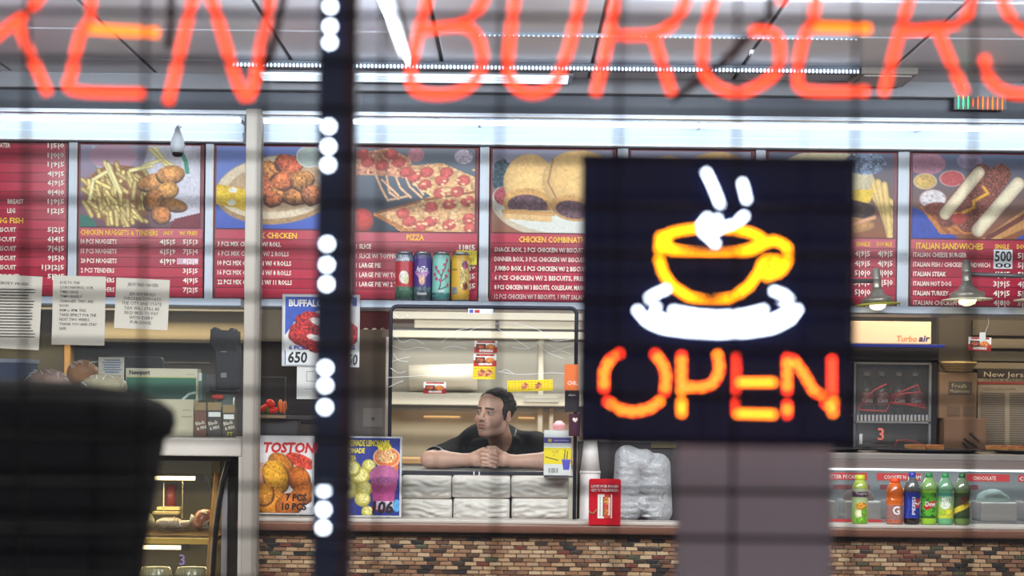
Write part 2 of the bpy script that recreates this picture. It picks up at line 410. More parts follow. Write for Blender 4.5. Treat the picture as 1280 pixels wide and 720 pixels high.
# ================================================================ ceiling lights
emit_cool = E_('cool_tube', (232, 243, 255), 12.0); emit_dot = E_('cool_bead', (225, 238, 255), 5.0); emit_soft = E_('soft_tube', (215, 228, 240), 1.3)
def lightbar(label, x0, x1, py, Y, zoff=0.0):
    a, b = P(x0, py, Y), P(x1, py + 0, Y); z = CEIL - 0.035
    return a.x, b.x, z
L = (P(290, 78, 7.5).x, P(1075, 78, 7.5).x); t = thing('bead_reflection', 'long dotted reflection built as small bright white beads', 'ceiling light', (0, 7.5, CEIL))  # a dotted reflection, modelled as a row of emissive beads
mb = MB(); mb.bx(L[0], L[1], 7.49, 7.53, CEIL - 0.03, CEIL); mb.build('bead_backing', M('bead_backing_paint', (120, 128, 140), 0.4, 0.3), t, bevel=0.003)
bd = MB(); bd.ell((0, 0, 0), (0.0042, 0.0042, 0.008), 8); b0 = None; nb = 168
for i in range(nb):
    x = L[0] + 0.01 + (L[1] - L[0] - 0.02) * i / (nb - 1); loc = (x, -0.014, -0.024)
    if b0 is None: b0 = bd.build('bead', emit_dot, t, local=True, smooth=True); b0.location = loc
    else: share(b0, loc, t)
t = thing('bead_reflection', 'thin dotted reflection built as tiny beads higher on the ceiling', 'ceiling light', (0, 6.9, CEIL))  # second, fainter reflection, also made of emissive beads
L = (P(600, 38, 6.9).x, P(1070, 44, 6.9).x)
mb = MB(); mb.bx(L[0], L[1], 6.897, 6.903, CEIL - 0.012, CEIL); mb.build('bead_backing', M('bead_backing_paint'), t)
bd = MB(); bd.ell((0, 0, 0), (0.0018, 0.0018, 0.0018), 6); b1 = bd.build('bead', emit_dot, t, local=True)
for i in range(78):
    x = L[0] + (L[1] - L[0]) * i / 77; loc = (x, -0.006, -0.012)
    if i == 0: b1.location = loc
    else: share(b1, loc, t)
# depthwise fluorescent tube
a, b = P(511, 68, 7.33), P(452, -6, 6.28); t = thing('tube_light', 'bright diagonal fluorescent tube light running toward the window', 'ceiling light', (a.x, 6.8, CEIL))
mb = MB(); mb.bx(-0.47, -0.41, 6.1, 7.38, CEIL - 0.02, CEIL); mb.build('housing', white_paint, t, bevel=0.004)
mb = MB(); mb.tube([(-0.455, 6.1, CEIL - 0.035), (-0.425, 7.36, CEIL - 0.035)], 0.012, 10); mb.build('tube', emit_cool, t, smooth=True)
# louvred panel light just before the beam
t = thing('panel_light', 'pale louvred ceiling light along the beam', 'ceiling light', (0, 7.68, CEIL))
x0, x1 = P(320, 95, 7.7).x, P(716, 95, 7.7).x
mb = MB(); mb.bx(x0, x1, 7.6, 7.8, CEIL - 0.03, CEIL); mb.build('housing', M('louvre_paint', (165, 170, 180), 0.4, 0.2), t, bevel=0.004)
for k in range(3):
    mb = MB(); mb.bx(x0 + 0.02, x1 - 0.02, 7.615 + 0.06 * k, 7.645 + 0.06 * k, CEIL - 0.04, CEIL - 0.028); mb.build('diffuser', emit_soft, t)
t = thing('panel_light', 'dull grey ceiling light housing right of the bead row', 'ceiling light', (1.5, 7.6, CEIL))
mb = MB(); x0, x1 = P(1065, 95, 7.7).x, P(1135, 95, 7.7).x; mb.bx(x0, x1, 7.5, 7.8, CEIL - 0.03, CEIL); mb.build('housing', M('tan_panel', (150, 140, 132), 0.4), t, bevel=0.004)
mb = MB(); mb.bx(x0 + 0.02, x1 - 0.02, 7.53, 7.77, CEIL - 0.034, CEIL - 0.03); mb.build('diffuser', M('off_diffuser', (165, 160, 156), 0.4), t)
# hanging twin lamp
q = P(937, 66, 7.3); t = thing('hanging_light', 'tiny twin white light hanging from the ceiling on a wire', 'ceiling light', (q.x, 7.3, q.z))
mb = MB(); mb.tube([(q.x, 7.3, CEIL), (q.x, 7.3, q.z + 0.05)], 0.002, 6); mb.tube([(q.x - 0.03, 7.3, q.z + 0.06), (q.x, 7.3, q.z + 0.045), (q.x + 0.03, 7.3, q.z + 0.06)], 0.002, 6); mb.build('wire', M('wire_white', (220, 222, 228), 0.4), t)
for s in (-1, 1):
    mb = MB(); mb.lathe([(0.003, 0.045), (0.008, 0.035), (0.009, 0.01), (0.006, 0)], (q.x + s * 0.011, 7.3, q.z), 10); mb.build('bulb', emit_cool, t, smooth=True)
# green and orange indicator lights on the beam
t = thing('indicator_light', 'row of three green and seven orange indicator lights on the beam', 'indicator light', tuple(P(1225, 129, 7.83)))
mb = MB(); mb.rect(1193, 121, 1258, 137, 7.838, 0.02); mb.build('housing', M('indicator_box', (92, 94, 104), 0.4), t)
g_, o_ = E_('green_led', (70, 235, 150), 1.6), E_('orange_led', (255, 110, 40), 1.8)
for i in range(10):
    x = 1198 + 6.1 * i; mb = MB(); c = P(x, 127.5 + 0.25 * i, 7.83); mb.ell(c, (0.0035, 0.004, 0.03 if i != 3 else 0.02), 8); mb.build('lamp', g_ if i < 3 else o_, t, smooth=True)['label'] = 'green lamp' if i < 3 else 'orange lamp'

# ================================================================ white light trough above the menu
trough = M('trough_white', (214, 226, 240), 0.4, var=0.06, scale=4, stretch=(1, 1, 10))
for (xa, xb, lab) in ((-130, 304, 'white lit trough over the menu boards left of the post'), (326, 1420, 'long white lit trough over the menu boards right of the post')):
    t = thing('light_trough', lab, 'light fitting', tuple(P((xa + xb) / 2, 160, 8.46)))
    a, b = P(xa, 150, 8.46).x, P(xb, 150, 8.46).x
    zt, zb = P(640, 143, 8.3).z, 2.700
    mb = MB(); mb.bx(a, b, 8.5, 8.56, zb + 0.001, CEIL - 0.01); mb.build('back_panel', trough, t)
    zl = P(640, 166, 8.4).z
    mb = MB(); mb.bx(a, b, 8.46, 8.5, zb + 0.006, zl); mb.build('lower_ledge', M('ledge_white', (216, 228, 240), 0.35), t, bevel=0.004)
    mb = MB(); mb.bx(a, b, 8.45, 8.46, zb, zb + 0.010); mb.build('bright_edge', M('edge_white', (240, 244, 250), 0.3), t)
    zz = P(640, 155, 8.42).z; n = 1 if xb < 400 else 4; seg = (b - a) / n
    for k in range(n):
        mb = MB(); mb.tube([(a + seg * k + 0.006, 8.40, zz), (a + seg * (k + 1) - 0.006, 8.40, zz)], 0.012, 10); tb = mb.build('tube', emit_cool, t, smooth=True)
        mb = MB()
        for e in (a + seg * k, a + seg * (k + 1) - 0.006): mb.bx(e, e + 0.006, 8.40, 8.50, zz - 0.008, zz + 0.008)
        mb.build('end_cap', M('cap_grey', (225, 230, 238), 0.4), t)

# dome camera and plastic clips
q = P(222, 178, 8.30); t = thing('dome_camera', 'white teardrop security camera hanging over the fries picture', 'camera', tuple(q))
mb = MB(); mb.lathe([(0.004, 0.075), (0.012, 0.06), (0.016, 0.045), (0.026, 0.02), (0.032, -0.01), (0.03, -0.035), (0.024, -0.048)], q, 18); mb.build('shell', M('camera_white', (222, 230, 238), 0.35), t, smooth=True)
mb = MB(); mb.lathe([(0.025, -0.046), (0.024, -0.056), (0.014, -0.064), (0.001, -0.066)], q, 18); mb.build('lens_dome', black, t, smooth=True)
mb = MB(); mb.tube([(q.x, q.y, q.z + 0.07), (q.x, q.y + 0.03, q.z + 0.08), (q.x, q.y + 0.075, q.z + 0.08)], 0.006, 8); mb.build('mount', white_paint, t)

# ================================================================ menu boards
YM = 8.52
red = M('menu_red', (186, 26, 62), 0.28, var=0.12, scale=3, stretch=(0.5, 1, 8)); red2 = M('menu_rail_red', (170, 20, 54), 0.25, var=0.18, scale=2, stretch=(0.4, 1, 4))
dred = M('menu_dark_red', (112, 8, 34), 0.35)
wht = M('letter_white', (250, 240, 228), 0.5, var=0.0); yel = M('letter_yellow', (252, 205, 60), 0.5, var=0.0); ink = M('ink_black', (20, 18, 22), 0.6, var=0.0)
hl = M('highlight_patch', (216, 170, 190), 0.5)
cream = M('strip_cream', (225, 205, 180), 0.5)
def base_y(px, top=True):       # the boards' top and bottom edges fall slightly to the right
    return (179.5 if top else 372.0) + (px - 175) * math.tan(TH)
def board(xa, xb, label, pic, pic_y1, heading, rows, rails=7, rail_y0=None):
    xm = (xa + xb) / 2; yt, yb = base_y(xm), base_y(xm, False)
    t = thing('menu_board', label, 'menu board', tuple(P(xm, yb, YM)), 'red menu boards above the counter')
    mb = MB(); mb.rect(xa, yt, xb, yb, YM, 0.03); mb.build('panel', dred, t, bevel=0.003)
    r0 = (rail_y0 if rail_y0 is not None else pic_y1 + 1.5); n = rails; st = (yb - 1.5 - r0) / n
    for k in range(n):
        mb = MB(); mb.rect(xa + 2.2, r0 + st * k + 0.45, xb - 2.2, r0 + st * (k + 1) - 0.45, YM - 0.004, 0.006); mb.build('letter_rail', (red, red2)[k % 2], t)
    if pic is not None:
        xp0, xp1 = xa + 3.5, xb - 5
        pic.sheet('food_picture', xp0, yt + 2, xp1, pic_y1, YM - 0.005, t)
    m = MB(); Yt = YM - 0.0065
    for h in heading: m.text(h[0], h[1], h[2], Yt, h[3], h[4], mi=1, bold=0.022)
    for r in rows:
        s, x, y, h, w = r[:5]; m.text(s, x, y, Yt, h, w, bold=0.022)
    if m.v: m.build('lettering', [wht, yel], t)
    return t

def pic_fries():
    p = Print(150, 104, (150, 120, 140)); p.grad((170, 165, 190), (110, 70, 80))
    p.poly([(84, 0), (150, 0), (150, 84), (110, 96), (70, 60)], (214, 210, 222)); p.poly([(118, 92), (150, 84), (150, 104), (112, 104)], (120, 30, 50)); p.poly([(0, 88), (14, 90), (22, 104), (0, 104)], (40, 110, 95))
    p.line([(126, 10), (131, 20), (133, 33)], 5, (50, 140, 110)); p.line([(16, 3), (20, 20), (24, 30)], 6, (185, 195, 215)); p.ell(40, 14, 30, 16, (190, 150, 170), tex=0.0)
    p.ell(50, 62, 46, 38, (150, 96, 60), tex=0.12, wob=0.03)
    r = random.Random(3)
    for i in range(85):
        x, y = r.uniform(8, 88), r.uniform(28, 96); 
        if ((x - 48) / 45) ** 2 + ((y - 62) / 40) ** 2 > 1: continue
        a = r.choice([r.uniform(55, 80), r.uniform(75, 110), r.uniform(20, 50)]); l = r.uniform(12, 22); dx, dy = l * math.cos(math.radians(a)), l * math.sin(math.radians(a)); b = r.uniform(0.78, 1.04)
        p.line([(x - dx / 2, y - dy / 2), (x + r.uniform(-2, 2), y), (x + dx / 2, y + dy / 2)], 6.2, (150, 110, 55), 0.03, 0)
        p.line([(x - dx / 2, y - dy / 2), (x + r.uniform(-1, 1), y), (x + dx / 2, y + dy / 2)], 4.6, (236 * b, 208 * b, 128 * b), 0.04, 0.35)
    for l in ([(30, 22), (46, 56)], [(34, 24), (50, 60)], [(86, 5), (118, 35)], [(92, 3), (104, 18), (124, 32)], [(78, 26), (100, 18)], [(62, 32), (88, 26)], [(12, 68), (16, 44), (32, 34)]): p.line(l, 5, (232, 214, 150), 0.04, 0.35)
    for c in ((90, 46, 19, 10, -14, (205, 140, 76)), (112, 36, 17, 11, -10, (208, 142, 78)), (108, 56, 14, 10, -14, (214, 150, 74)), (91, 68, 11, 14, 28, (170, 108, 48)), (117, 74, 16, 7.5, 10, (160, 106, 44)), (101, 87, 11.5, 10.5, 0, (206, 128, 62))):
        p.ell(c[0], c[1] + 1.5, c[2] + 1, c[3] + 1, (80, 50, 40), c[4], 0, 0); p.ell(*c[:4], c[5], c[4], 0.16, 0.35, 0.03)
    return p
def pic_mix():
    p = Print(166, 106, (70, 96, 190)); p.grad((120, 140, 205), (62, 88, 185))
    p.ell(80, 55, 82, 44, (176, 140, 96), -6, 0.06); p.ell(80, 52, 80, 40, (226, 206, 176), -6, 0.04); p.ell(82, 52, 68, 31, (196, 164, 128), -6, 0.05)
    p.line([(4, 62), (30, 66), (44, 72)], 26, (238, 190, 40), 0.12, 0.2); p.ell(22, 56, 6, 3.5, (240, 236, 220)); p.ell(20, 72, 5, 4, (240, 236, 220))
    r = random.Random(5)
    for c in ((70, 30, 18, 12), (95, 22, 18, 12), (64, 52, 16, 14), (84, 58, 14, 11), (104, 60, 16, 13), (88, 42, 17, 11), (112, 42, 15, 12), (74, 66, 12, 9), (125, 60, 14, 12)):
        p.ell(c[0], c[1] + 2, c[2] + 1, c[3] + 1, (90, 44, 30), 0, 0, 0, 0.05); p.ell(*c, (196 + r.randint(-20, 18), 112 + r.randint(-14, 20), 62), r.uniform(-30, 30), 0.22, 0.4, 0.06)
    p.ell(121, 12, 17, 14, (190, 202, 196), 0, 0.02, 0.1, 0, (236, 240, 240)); p.ell(150, 40, 16, 13, (190, 196, 205), 0, 0.02, 0.1, 0, (236, 240, 240))
    return p
def pic_pizza():
    p = Print(156, 106, (62, 70, 84)); p.grad((120, 128, 140), (52, 60, 76))
    p.ell(78, 8, 11, 9, (196, 130, 140)); p.ell(140, 10, 12, 9, (190, 176, 190), 0, 0.15)
    p.poly([(74, 22), (112, 18), (156, 36), (156, 106), (60, 106), (26, 82), (84, 66), (98, 60), (74, 46)], (224, 172, 122), 0.12)
    p.poly([(0, 8), (40, 0), (70, 12), (80, 40), (50, 36), (0, 34)], (216, 150, 118), 0.18)
    for q in ([(26, 34), (34, 52), (42, 66), (70, 60)], [(40, 36), (44, 56), (56, 64)], [(52, 36), (58, 50), (72, 62)], [(64, 34), (70, 48), (86, 62)], [(34, 40), (56, 60)], [(74, 40), (88, 58)]): p.line(q, 3.2, (226, 176, 140), 0.1)
    p.line([(28, 82), (84, 66), (156, 54)], 3, (150, 92, 60), 0.1, 0)
    p.line([(26, 84), (66, 104), (100, 106)], 5, (190, 120, 66), 0.15)
    for (x, y) in ((92, 30), (118, 30), (140, 40), (90, 46), (112, 40), (132, 54), (98, 74), (122, 70), (146, 66), (70, 92), (98, 92), (122, 96), (148, 88), (62, 82), (84, 98), (76, 36), (110, 56), (16, 18), (34, 22), (56, 18), (46, 8), (66, 30), (8, 8), (150, 100)):
        p.ell(x, y, 9, 6.6, (206, 92, 84), -10, 0.1, 0.2, 0.03, (176, 66, 58))
    for i in range(60): p.ell(RNG.uniform(70, 156), RNG.uniform(24, 104), 2.4, 1.4, (244, 214, 160), 0, 0)
    p.ell(8, 92, 16, 16, (188, 62, 56), 0, 0.05, 0.4)
    return p
def pic_combo(alt=False):
    p = Print(156, 104, (120, 110, 120)); p.grad((150, 150, 176), (150, 90, 60))
    p.ell(84, 72, 86, 40, (205, 190, 165), 6, 0.03); p.ell(84, 68, 84, 36, (222, 222, 214), 6, 0.02)
    p.ell(12, 30, 13, 18, (60, 84, 96), 20, 0.2, 0, 0.08); p.ell(18, 58, 16, 12, (196, 90, 100), 0, 0.1)
    p.ell(48, 40, 34, 34, (232, 188, 120), 10, 0.04, 0.22, 0.01); p.ell(112, 38, 48, 38, (230, 186, 116), -4, 0.04, 0.22, 0.01); p.line([(78, 12), (72, 40), (84, 62)], 2, (170, 110, 80))
    p.ell(46, 68, 32, 20, (214, 160, 90), 4, 0.06, 0.1); p.ell(46, 70, 26, 14, (96, 62, 74), 4, 0.2); p.poly([(14, 74), (78, 76), (78, 90), (14, 86)], (222, 180, 120), 0.05); p.line([(14, 77), (80, 80)], 4, (206, 150, 84))
    p.ell(104, 72, 28, 16, (214, 160, 90), 8, 0.06, 0.1); p.ell(104, 74, 22, 11, (96, 62, 74), 8, 0.2)
    return p
def pic_burger():
    p = Print(156, 104, (150, 90, 60)); p.grad((96, 104, 132), (150, 86, 50))
    for a in range(7): p.line([(96 + a * 8, 20 + a * 3), (156, 62 + a * 12)], 8, (226, 190, 120), 0.05, 0.3)
    p.ell(70, 30, 60, 34, (232, 214, 176), 0, 0.04, 0.25); p.poly([(12, 48), (132, 44), (126, 60), (18, 64)], (238, 198, 66)); p.ell(74, 70, 58, 16, (66, 40, 40), 0, 0.2, 0.2, 0.02); p.ell(76, 88, 56, 12, (206, 150, 90), 0, 0.06, 0.2)
    p.line([(60, 104), (90, 92), (132, 78)], 5, (220, 160, 120)); p.ell(120, 12, 26, 14, (120, 134, 160), 0, 0.25)
    return p
def pic_italian():
    p = Print(160, 106, (90, 60, 60)); p.grad((90, 106, 140), (150, 84, 46)); p.poly([(0, 66), (20, 74), (60, 106), (0, 106)], (56, 78, 176)); p.poly([(140, 100), (160, 92), (160, 106), (130, 106)], (56, 78, 176))
    p.ell(18, 12, 24, 14, (176, 120, 140), 0, 0.05); p.ell(72, 8, 16, 10, (150, 130, 160), 0, 0.05)
    for k in range(5): p.poly([(10 + k * 10, 66 + k * 6), (34 + k * 10, 62 + k * 6), (60 + k * 8, 98), (36 + k * 8, 100)], ((204, 128, 62), (178, 100, 50))[k % 2], 0.06)
    p.poly([(88, 106), (160, 56), (160, 84), (110, 106)], (206, 146, 84), 0.06); p.line([(96, 104), (160, 66)], 6, (110, 50, 44))
    p.ell(16, 34, 15, 10, (214, 176, 100), 0, 0.1, 0, 0, (226, 204, 190)); p.ell(50, 30, 16, 10, (190, 80, 80), 0, 0.06, 0, 0, (226, 190, 190)); p.ell(26, 56, 17, 12, (226, 216, 218), 0, 0.12, 0, 0, (206, 170, 160))
    p.ell(32, 68, 18, 8, (140, 70, 50), 0, 0.1)
    p.line([(88, 24), (44, 78)], 26, (120, 60, 48), 0.25, 0.0); p.line([(84, 22), (42, 74)], 15, (236, 214, 180), 0.04, 0.3)
    p.line([(112, 24), (70, 84)], 26, (130, 70, 56), 0.3, 0.0); p.line([(134, 36), (84, 94)], 17, (238, 218, 186), 0.04, 0.3)
    p.line([(90, 40), (96, 48), (78, 58), (78, 66), (62, 74), (54, 74)], 4, (232, 166, 50)); p.line([(146, 40), (150, 60), (156, 70)], 8, (214, 150, 80)); p.ell(60, 80, 10, 7, (176, 60, 50)); p.ell(152, 78, 10, 14, (150, 120, 50), 0, 0.25)
    return p

Hh = 5.6
A_rows = [("WATER", -6, 184.3, Hh, 19, 0), ("BREAST", 9.5, 254.5, Hh, 20), ("LEG", 9, 266, Hh, 10)]
for y, s in ((184.5, '1|5|0'), (196.5, '1|0|0'), (208, '1|9|5'), (219.6, '4|9|5'), (231, '6|9|5'), (242.7, '0|4|0'), (254.4, '1|9|5'), (266, '1|2|5'), (289.5, '5|2|5'), (301.5, '6|4|5'), (313, '7|6|5'), (325, '9|5|0'), (336.5, '1|3|2|5'), (348, '5|2|5')):
    n = len(s.split('|')); A_rows.append((s, 81 - n * 7.2, y, Hh, n * 7.0))
for i, y in enumerate((289.5, 301.5, 313, 325, 336.5, 348)): A_rows.append(("W/ BISCUIT" if i != 1 else "2 BISCUIT", -18 + (2 if i < 5 else 6), y, Hh, 36))
board(-96, 84.5, 'red menu board of prices without a picture, far left', None, 178, [("KING FISH", -13, 278.5, 6.6, 42)], A_rows, rails=16, rail_y0=180)
B_rows = []
for i, (s, a, b) in enumerate((("10 PCS NUGGETS", '4|5|5', '5|5|3'), ("15 PCS NUGGETS", '6|5|9', '7|5|4'), ("20 PCS NUGGETS", '6|9|9', '8|2|8'), ("2 PCS TENDERS", '', '3|5|5'), ("3 PCS TENDERS", '', '4|9|5'), ("5 PCS TENDERS", '', '7|2|5'))):
    y = 304.4 + 12 * i; B_rows.append((s, 101, y, Hh, 45 if i < 3 else 42))
    if a: B_rows.append((a, 199.5, y + 0.6, Hh, 20))
    B_rows.append((b, 228.5, y + 0.6, Hh, 19))
bb = board(97, 255, 'red menu board with a fries and nuggets picture', pic_fries(), 284, [("CHICKEN NUGGETS & TENDERS", 100.5, 293.3, 6.4, 97), ("ONLY", 203, 293.6, 5, 13), ("W/ FRIES", 224, 293.8, 5, 23)], B_rows)
mb = MB(); mb.rect(221, 323, 248, 330.5, YM - 0.0058, 0.001); mb.build('price_patch', hl, bb)['label'] = 'pale pink price patch'
C_rows = [(s, 272, 307.4 + 11.9 * i, Hh, w) for i, (s, w) in enumerate((("3 PCS MIX CHICKEN W/ ROLL", 79), ("6 PCS MIX CHICKEN W/ 2 ROLLS", 89), ("10 PCS MIX CHICKEN W/ 4 ROLLS", 92), ("16 PCS MIX CHICKEN W/ 8 ROLLS", 92), ("22 PCS MIX CHICKEN W/ 11 ROLLS", 93)))]
board(267, 433, 'red menu board with corn and fried chicken on a plate', pic_mix(), 286, [("MIX CHICKEN", 316, 297.5, 7, 55)], C_rows)
D_rows = [(s, 445, 310.6 + 11.8 * i, Hh, w) for i, (s, w) in enumerate((("1 SLICE", 19), ("1 SLICE W/ TOPPING", 55), ("1 LARGE PIE", 31), ("1 LARGE PIE W/ TOPPING", 68), ("1 LARGE PIE W/ 2 TOPPINGS", 76)))]
D_rows += [("1|8|5", 574, 312, 6, 20), ("2|2|5", 574, 324, 6, 20), ("9|5|0", 574, 336, 6, 20), ("1|1|0|5", 567, 348, 6, 27), ("1|2|5|5", 567, 360, 6, 27)]
board(441, 598.5, 'red menu board with a cheesy pepperoni pizza picture', pic_pizza(), 289.5, [("PIZZA", 508, 300, 7, 22)], D_rows)
E_rows = [(s, 618, 314.5 + 11.75 * i, Hh, w) for i, (s, w) in enumerate((("SNACK BOX, 2 PCS CHICKEN W/ BISCUIT, FRIES", 128), ("DINNER BOX, 3 PCS CHICKEN W/ BISCUIT, FRIES", 130), ("JUMBO BOX, 5 PCS CHICKEN W/ 2 BISCUITS, FRIES", 135), ("   6 PCS CHICKEN W/ 2 BISCUITS, FRIES", 115), ("8 PCS CHICKEN W/ 3 BISCUITS, COLESLAW, MASH POTATO", 134), ("12 PCS CHICKEN W/ 5 BISCUITS, 1 PINT SALAD", 112)))]
board(612, 770, 'red menu board with round pies on a white plate, left of the lit sign', pic_combo(), 291, [("CHICKEN COMBINATIONS", 648.5, 302.5, 7, 96)], E_rows)
board(785, 943, 'red menu board behind the lit coffee cup', pic_combo(True), 293, [], [])
G_rows = []
for i, (a, b) in enumerate((('4|9|5', '4|9|5'), ('4|9|5', '4|9|5'), ('5|0|0', '4|0|0'), ('5|0|0', '6|5|0'), ('5|0|0', ''))):
    y = 320 + 12 * i; G_rows.append((a, 1068, y, 6.3, 20))
    if b: G_rows.append((b, 1097, y, 6.3, 19))
board(957, 1121.5, 'red menu board with a burger picture, right beside the lit sign', pic_burger(), 296.5, [("SINGLE", 1069.5, 307.5, 5.2, 18), ("DOUBLE", 1096, 307.8, 5.2, 19)], G_rows)
H_rows = [(s, 1141.5, 321 + 12 * i, Hh, w) for i, (s, w) in enumerate((("ITALIAN CHEESE BURGER", 67), ("ITALIAN FISH / CHICKEN SANDWICH", 96), ("ITALIAN STEAK", 41), ("ITALIAN HOT DOG", 47.5), ("ITALIAN TURKEY", 44), ("ITALIAN CHICKEN BREAST", 79)))]
for i, a in enumerate(('', '', '4|9|5', '3|9|5', '4|9|5', '4|8|0')):
    if a: H_rows.append((a, 1241.5, 322 + 11.9 * i, 6.3, 21))
for i, a in enumerate(('5|5|0', '5|5|0', '5|9|5', '4|9|5', '5|9|5', '5|9|5')): H_rows.append((a, 1272, 322.5 + 11.9 * i, 6.3, 21))
hb = board(1137, 1302, 'red menu board with a long bun sandwiches picture, far right', pic_italian(), 298.5, [("ITALIAN SANDWICHES", 1145, 311, 7.6, 84), ("SINGLE", 1243.5, 310.8, 5.6, 18), ("DOUBLE", 1271, 311, 5.6, 20)], H_rows)
mb = MB(); mb.rect(1242, 312, 1265.5, 336, YM - 0.0085, 0.001); st_ = mb.build('price_card', M('price_card_white', (225, 228, 232), 0.4), hb)
mb = MB(); mb.text('500', 1254, 326.5, YM - 0.009, 12.5, 21, 'c', bold=0.02, res=2); mb.text('00', 1254, 334.5, YM - 0.009, 5.5, 20, 'c', bold=0.02, res=2); mb.build('lettering', ink, st_)
# upright dividers and the silver rail below
for i, (xa, xb) in enumerate(((85, 96), (256, 266.5), (434, 440.5), (599, 611), (771, 784.5), (944, 956.5), (1122, 1136.5))):
    xm = (xa + xb) / 2; t0 = base_y(xm) - 1; t1 = base_y(xm, False) + 1
    mb = MB(); mb.rect(xa, t0, xb, t1, YM - 0.012, 0.05); o = mb.build('trim_%d' % (10 + i), alu, bevel=0.002); o['kind'] = 'structure'; o['label'] = 'silver upright between menu boards'
    mb = MB(); mb.rect(xb - 2, t0 + 4, xb - 1, t1 - 3, YM - 0.0135, 0.002); mb.build('strip', cream, o)
for xa, xb, i in ((-100, 303, 20), (320, 1330, 21)):
    a, b = P(xa, 380, 8.42), P(xb, 380, 8.42); z0 = P(640, 388, 8.40).z; z1 = P(640, 377.5, 8.40).z
    mb = MB(); mb.bx(a.x, b.x, 8.37, 8.62, z0, z1); o = mb.build('trim_%d' % i, M('rail_silver', (186, 196, 212), 0.32, 0.3, var=0.12, scale=4, stretch=(1, 1, 8)), bevel=0.004); o['kind'] = 'structure'; o['label'] = 'silver rail under the menu boards'
    mb = MB(); mb.bx(a.x, b.x, 8.364, 8.37, z0, z0 + 0.006); mb.build('rail_edge', M('rail_dark', (70, 72, 78), 0.4), o)
RAILZ = z1

# ================================================================ the tiled counter
YC = 8.0
ZC = 1.0
tones = [(182, 150, 118), (172, 140, 108), (146, 108, 82), (132, 94, 72), (156, 118, 90), (96, 68, 54), (66, 54, 48), (50, 46, 48), (112, 62, 52), (80, 80, 62), (166, 138, 112), (190, 162, 130), (138, 104, 82), (110, 82, 66)]
tm = [M('tile_tone_%s' % n, c, 0.28, var=0.12, scale=60) for n, c in zip(('cream', 'sand', 'tan', 'brown', 'caramel', 'umber', 'slate', 'coal', 'brick', 'moss', 'oat', 'ivory', 'walnut', 'cocoa'), tones)]
for m_, c_ in zip(tm, tones): pass
t = thing('counter', 'long counter faced with small brown mosaic tiles', 'counter', (0.6, YC, 0))
xl, xr = P(306, 690, YC).x, 2.75
mb = MB(); mb.bx(xl, xr, YC + 0.012, YC + 0.44, 0.0, ZC - 0.045); mb.build('body', M('grout', (196, 188, 172), 0.8, var=0.1, scale=40), t)
mb = MB(); mb.bx(xl - 0.03, xr, YC - 0.04, YC + 0.46, ZC - 0.034, ZC); sl = mb.build('countertop', M('granite_brown', (116, 76, 60), 0.45, var=0.5, scale=220), t, bevel=0.004)
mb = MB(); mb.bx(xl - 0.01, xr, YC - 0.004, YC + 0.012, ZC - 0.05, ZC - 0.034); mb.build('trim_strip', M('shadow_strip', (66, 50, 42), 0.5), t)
tw, th_, gp = S(14.4, YC), S(4.15, YC), S(1.05, YC)
zt = ZC - 0.052; rows = 11; spots = []
r = random.Random(11)
for j in range(rows):
    z = zt - (j + 1) * (th_ + gp); off = (0, 0.5, 0.18, 0.68)[j % 4] * (tw + gp)
    x = xl - off
    while x < xr - 0.02:
        spots.append((max(x, xl), min(x + tw, xr), z, r.choices(range(14), (13, 12, 10, 9, 10, 6, 7, 6, 3, 2, 9, 8, 6, 5))[0])); x += tw + gp
zbase = zt - rows * (th_ + gp)
def hidden(s):
    cx = 640 + (s[0] + s[1]) / 2 / YC * F; row = round((zt - s[2]) / (th_ + gp))
    return (375 < cx < 445) or (835 < cx < 1050) or cx > 1285 or row > 9 or (s[1] - s[0]) < tw * 0.98
vis = [s for s in spots if not hidden(s)]; vis.sort(key=lambda s: (round(-s[2] / 0.018), abs(s[0]))); pick = set(id(s) for s in vis[:290])
protos = {}
for s in spots:
    if id(s) in pick:
        if s[3] not in protos:
            mb = MB(); mb.bx(0, tw, -0.003, 0.012, 0, th_); o = mb.build('tile', tm[s[3]], t, local=True, bevel=0.0008); protos[s[3]] = o
        else: o = share(protos[s[3]], parent=t)
        o.location = (s[0] - 0.6, r.uniform(-0.0012, 0.0012), s[2])
mb = MB()
for s in spots:
    if id(s) not in pick: mb.bx(s[0], s[1], YC - 0.003 + r.uniform(-0.001, 0.001), YC + 0.012, s[2], s[2] + th_, s[3])
o = mb.build('mosaic_tiles', tm, t); o['kind'] = 'stuff'
mb = MB(); mb.bx(xl, xr, YC - 0.03, YC + 0.02, zbase - 0.05, zbase - 0.002); mb.build('base_ledge', M('ledge_pale', (190, 186, 180), 0.4), t, bevel=0.003)
mb = MB(); mb.bx(xl, xr, YC - 0.01, YC + 0.02, 0.0, zbase - 0.05); mb.build('lower_panel', M('lower_panel', (150, 140, 128), 0.5), t)
# low white ledge standing on the slab
mb = MB(); a, b = P(310, 650, 8.12).x, 2.7; mb.bx(a, b, 8.045, 8.212, ZC, ZC + 0.014)
tag(mb.build('ledge_board', M('ledge_white_board', (190, 182, 174), 0.4, var=0.05), bevel=0.003), 'flat white board lying along the top of the tiled counter', 'board')
ZL = ZC + 0.014

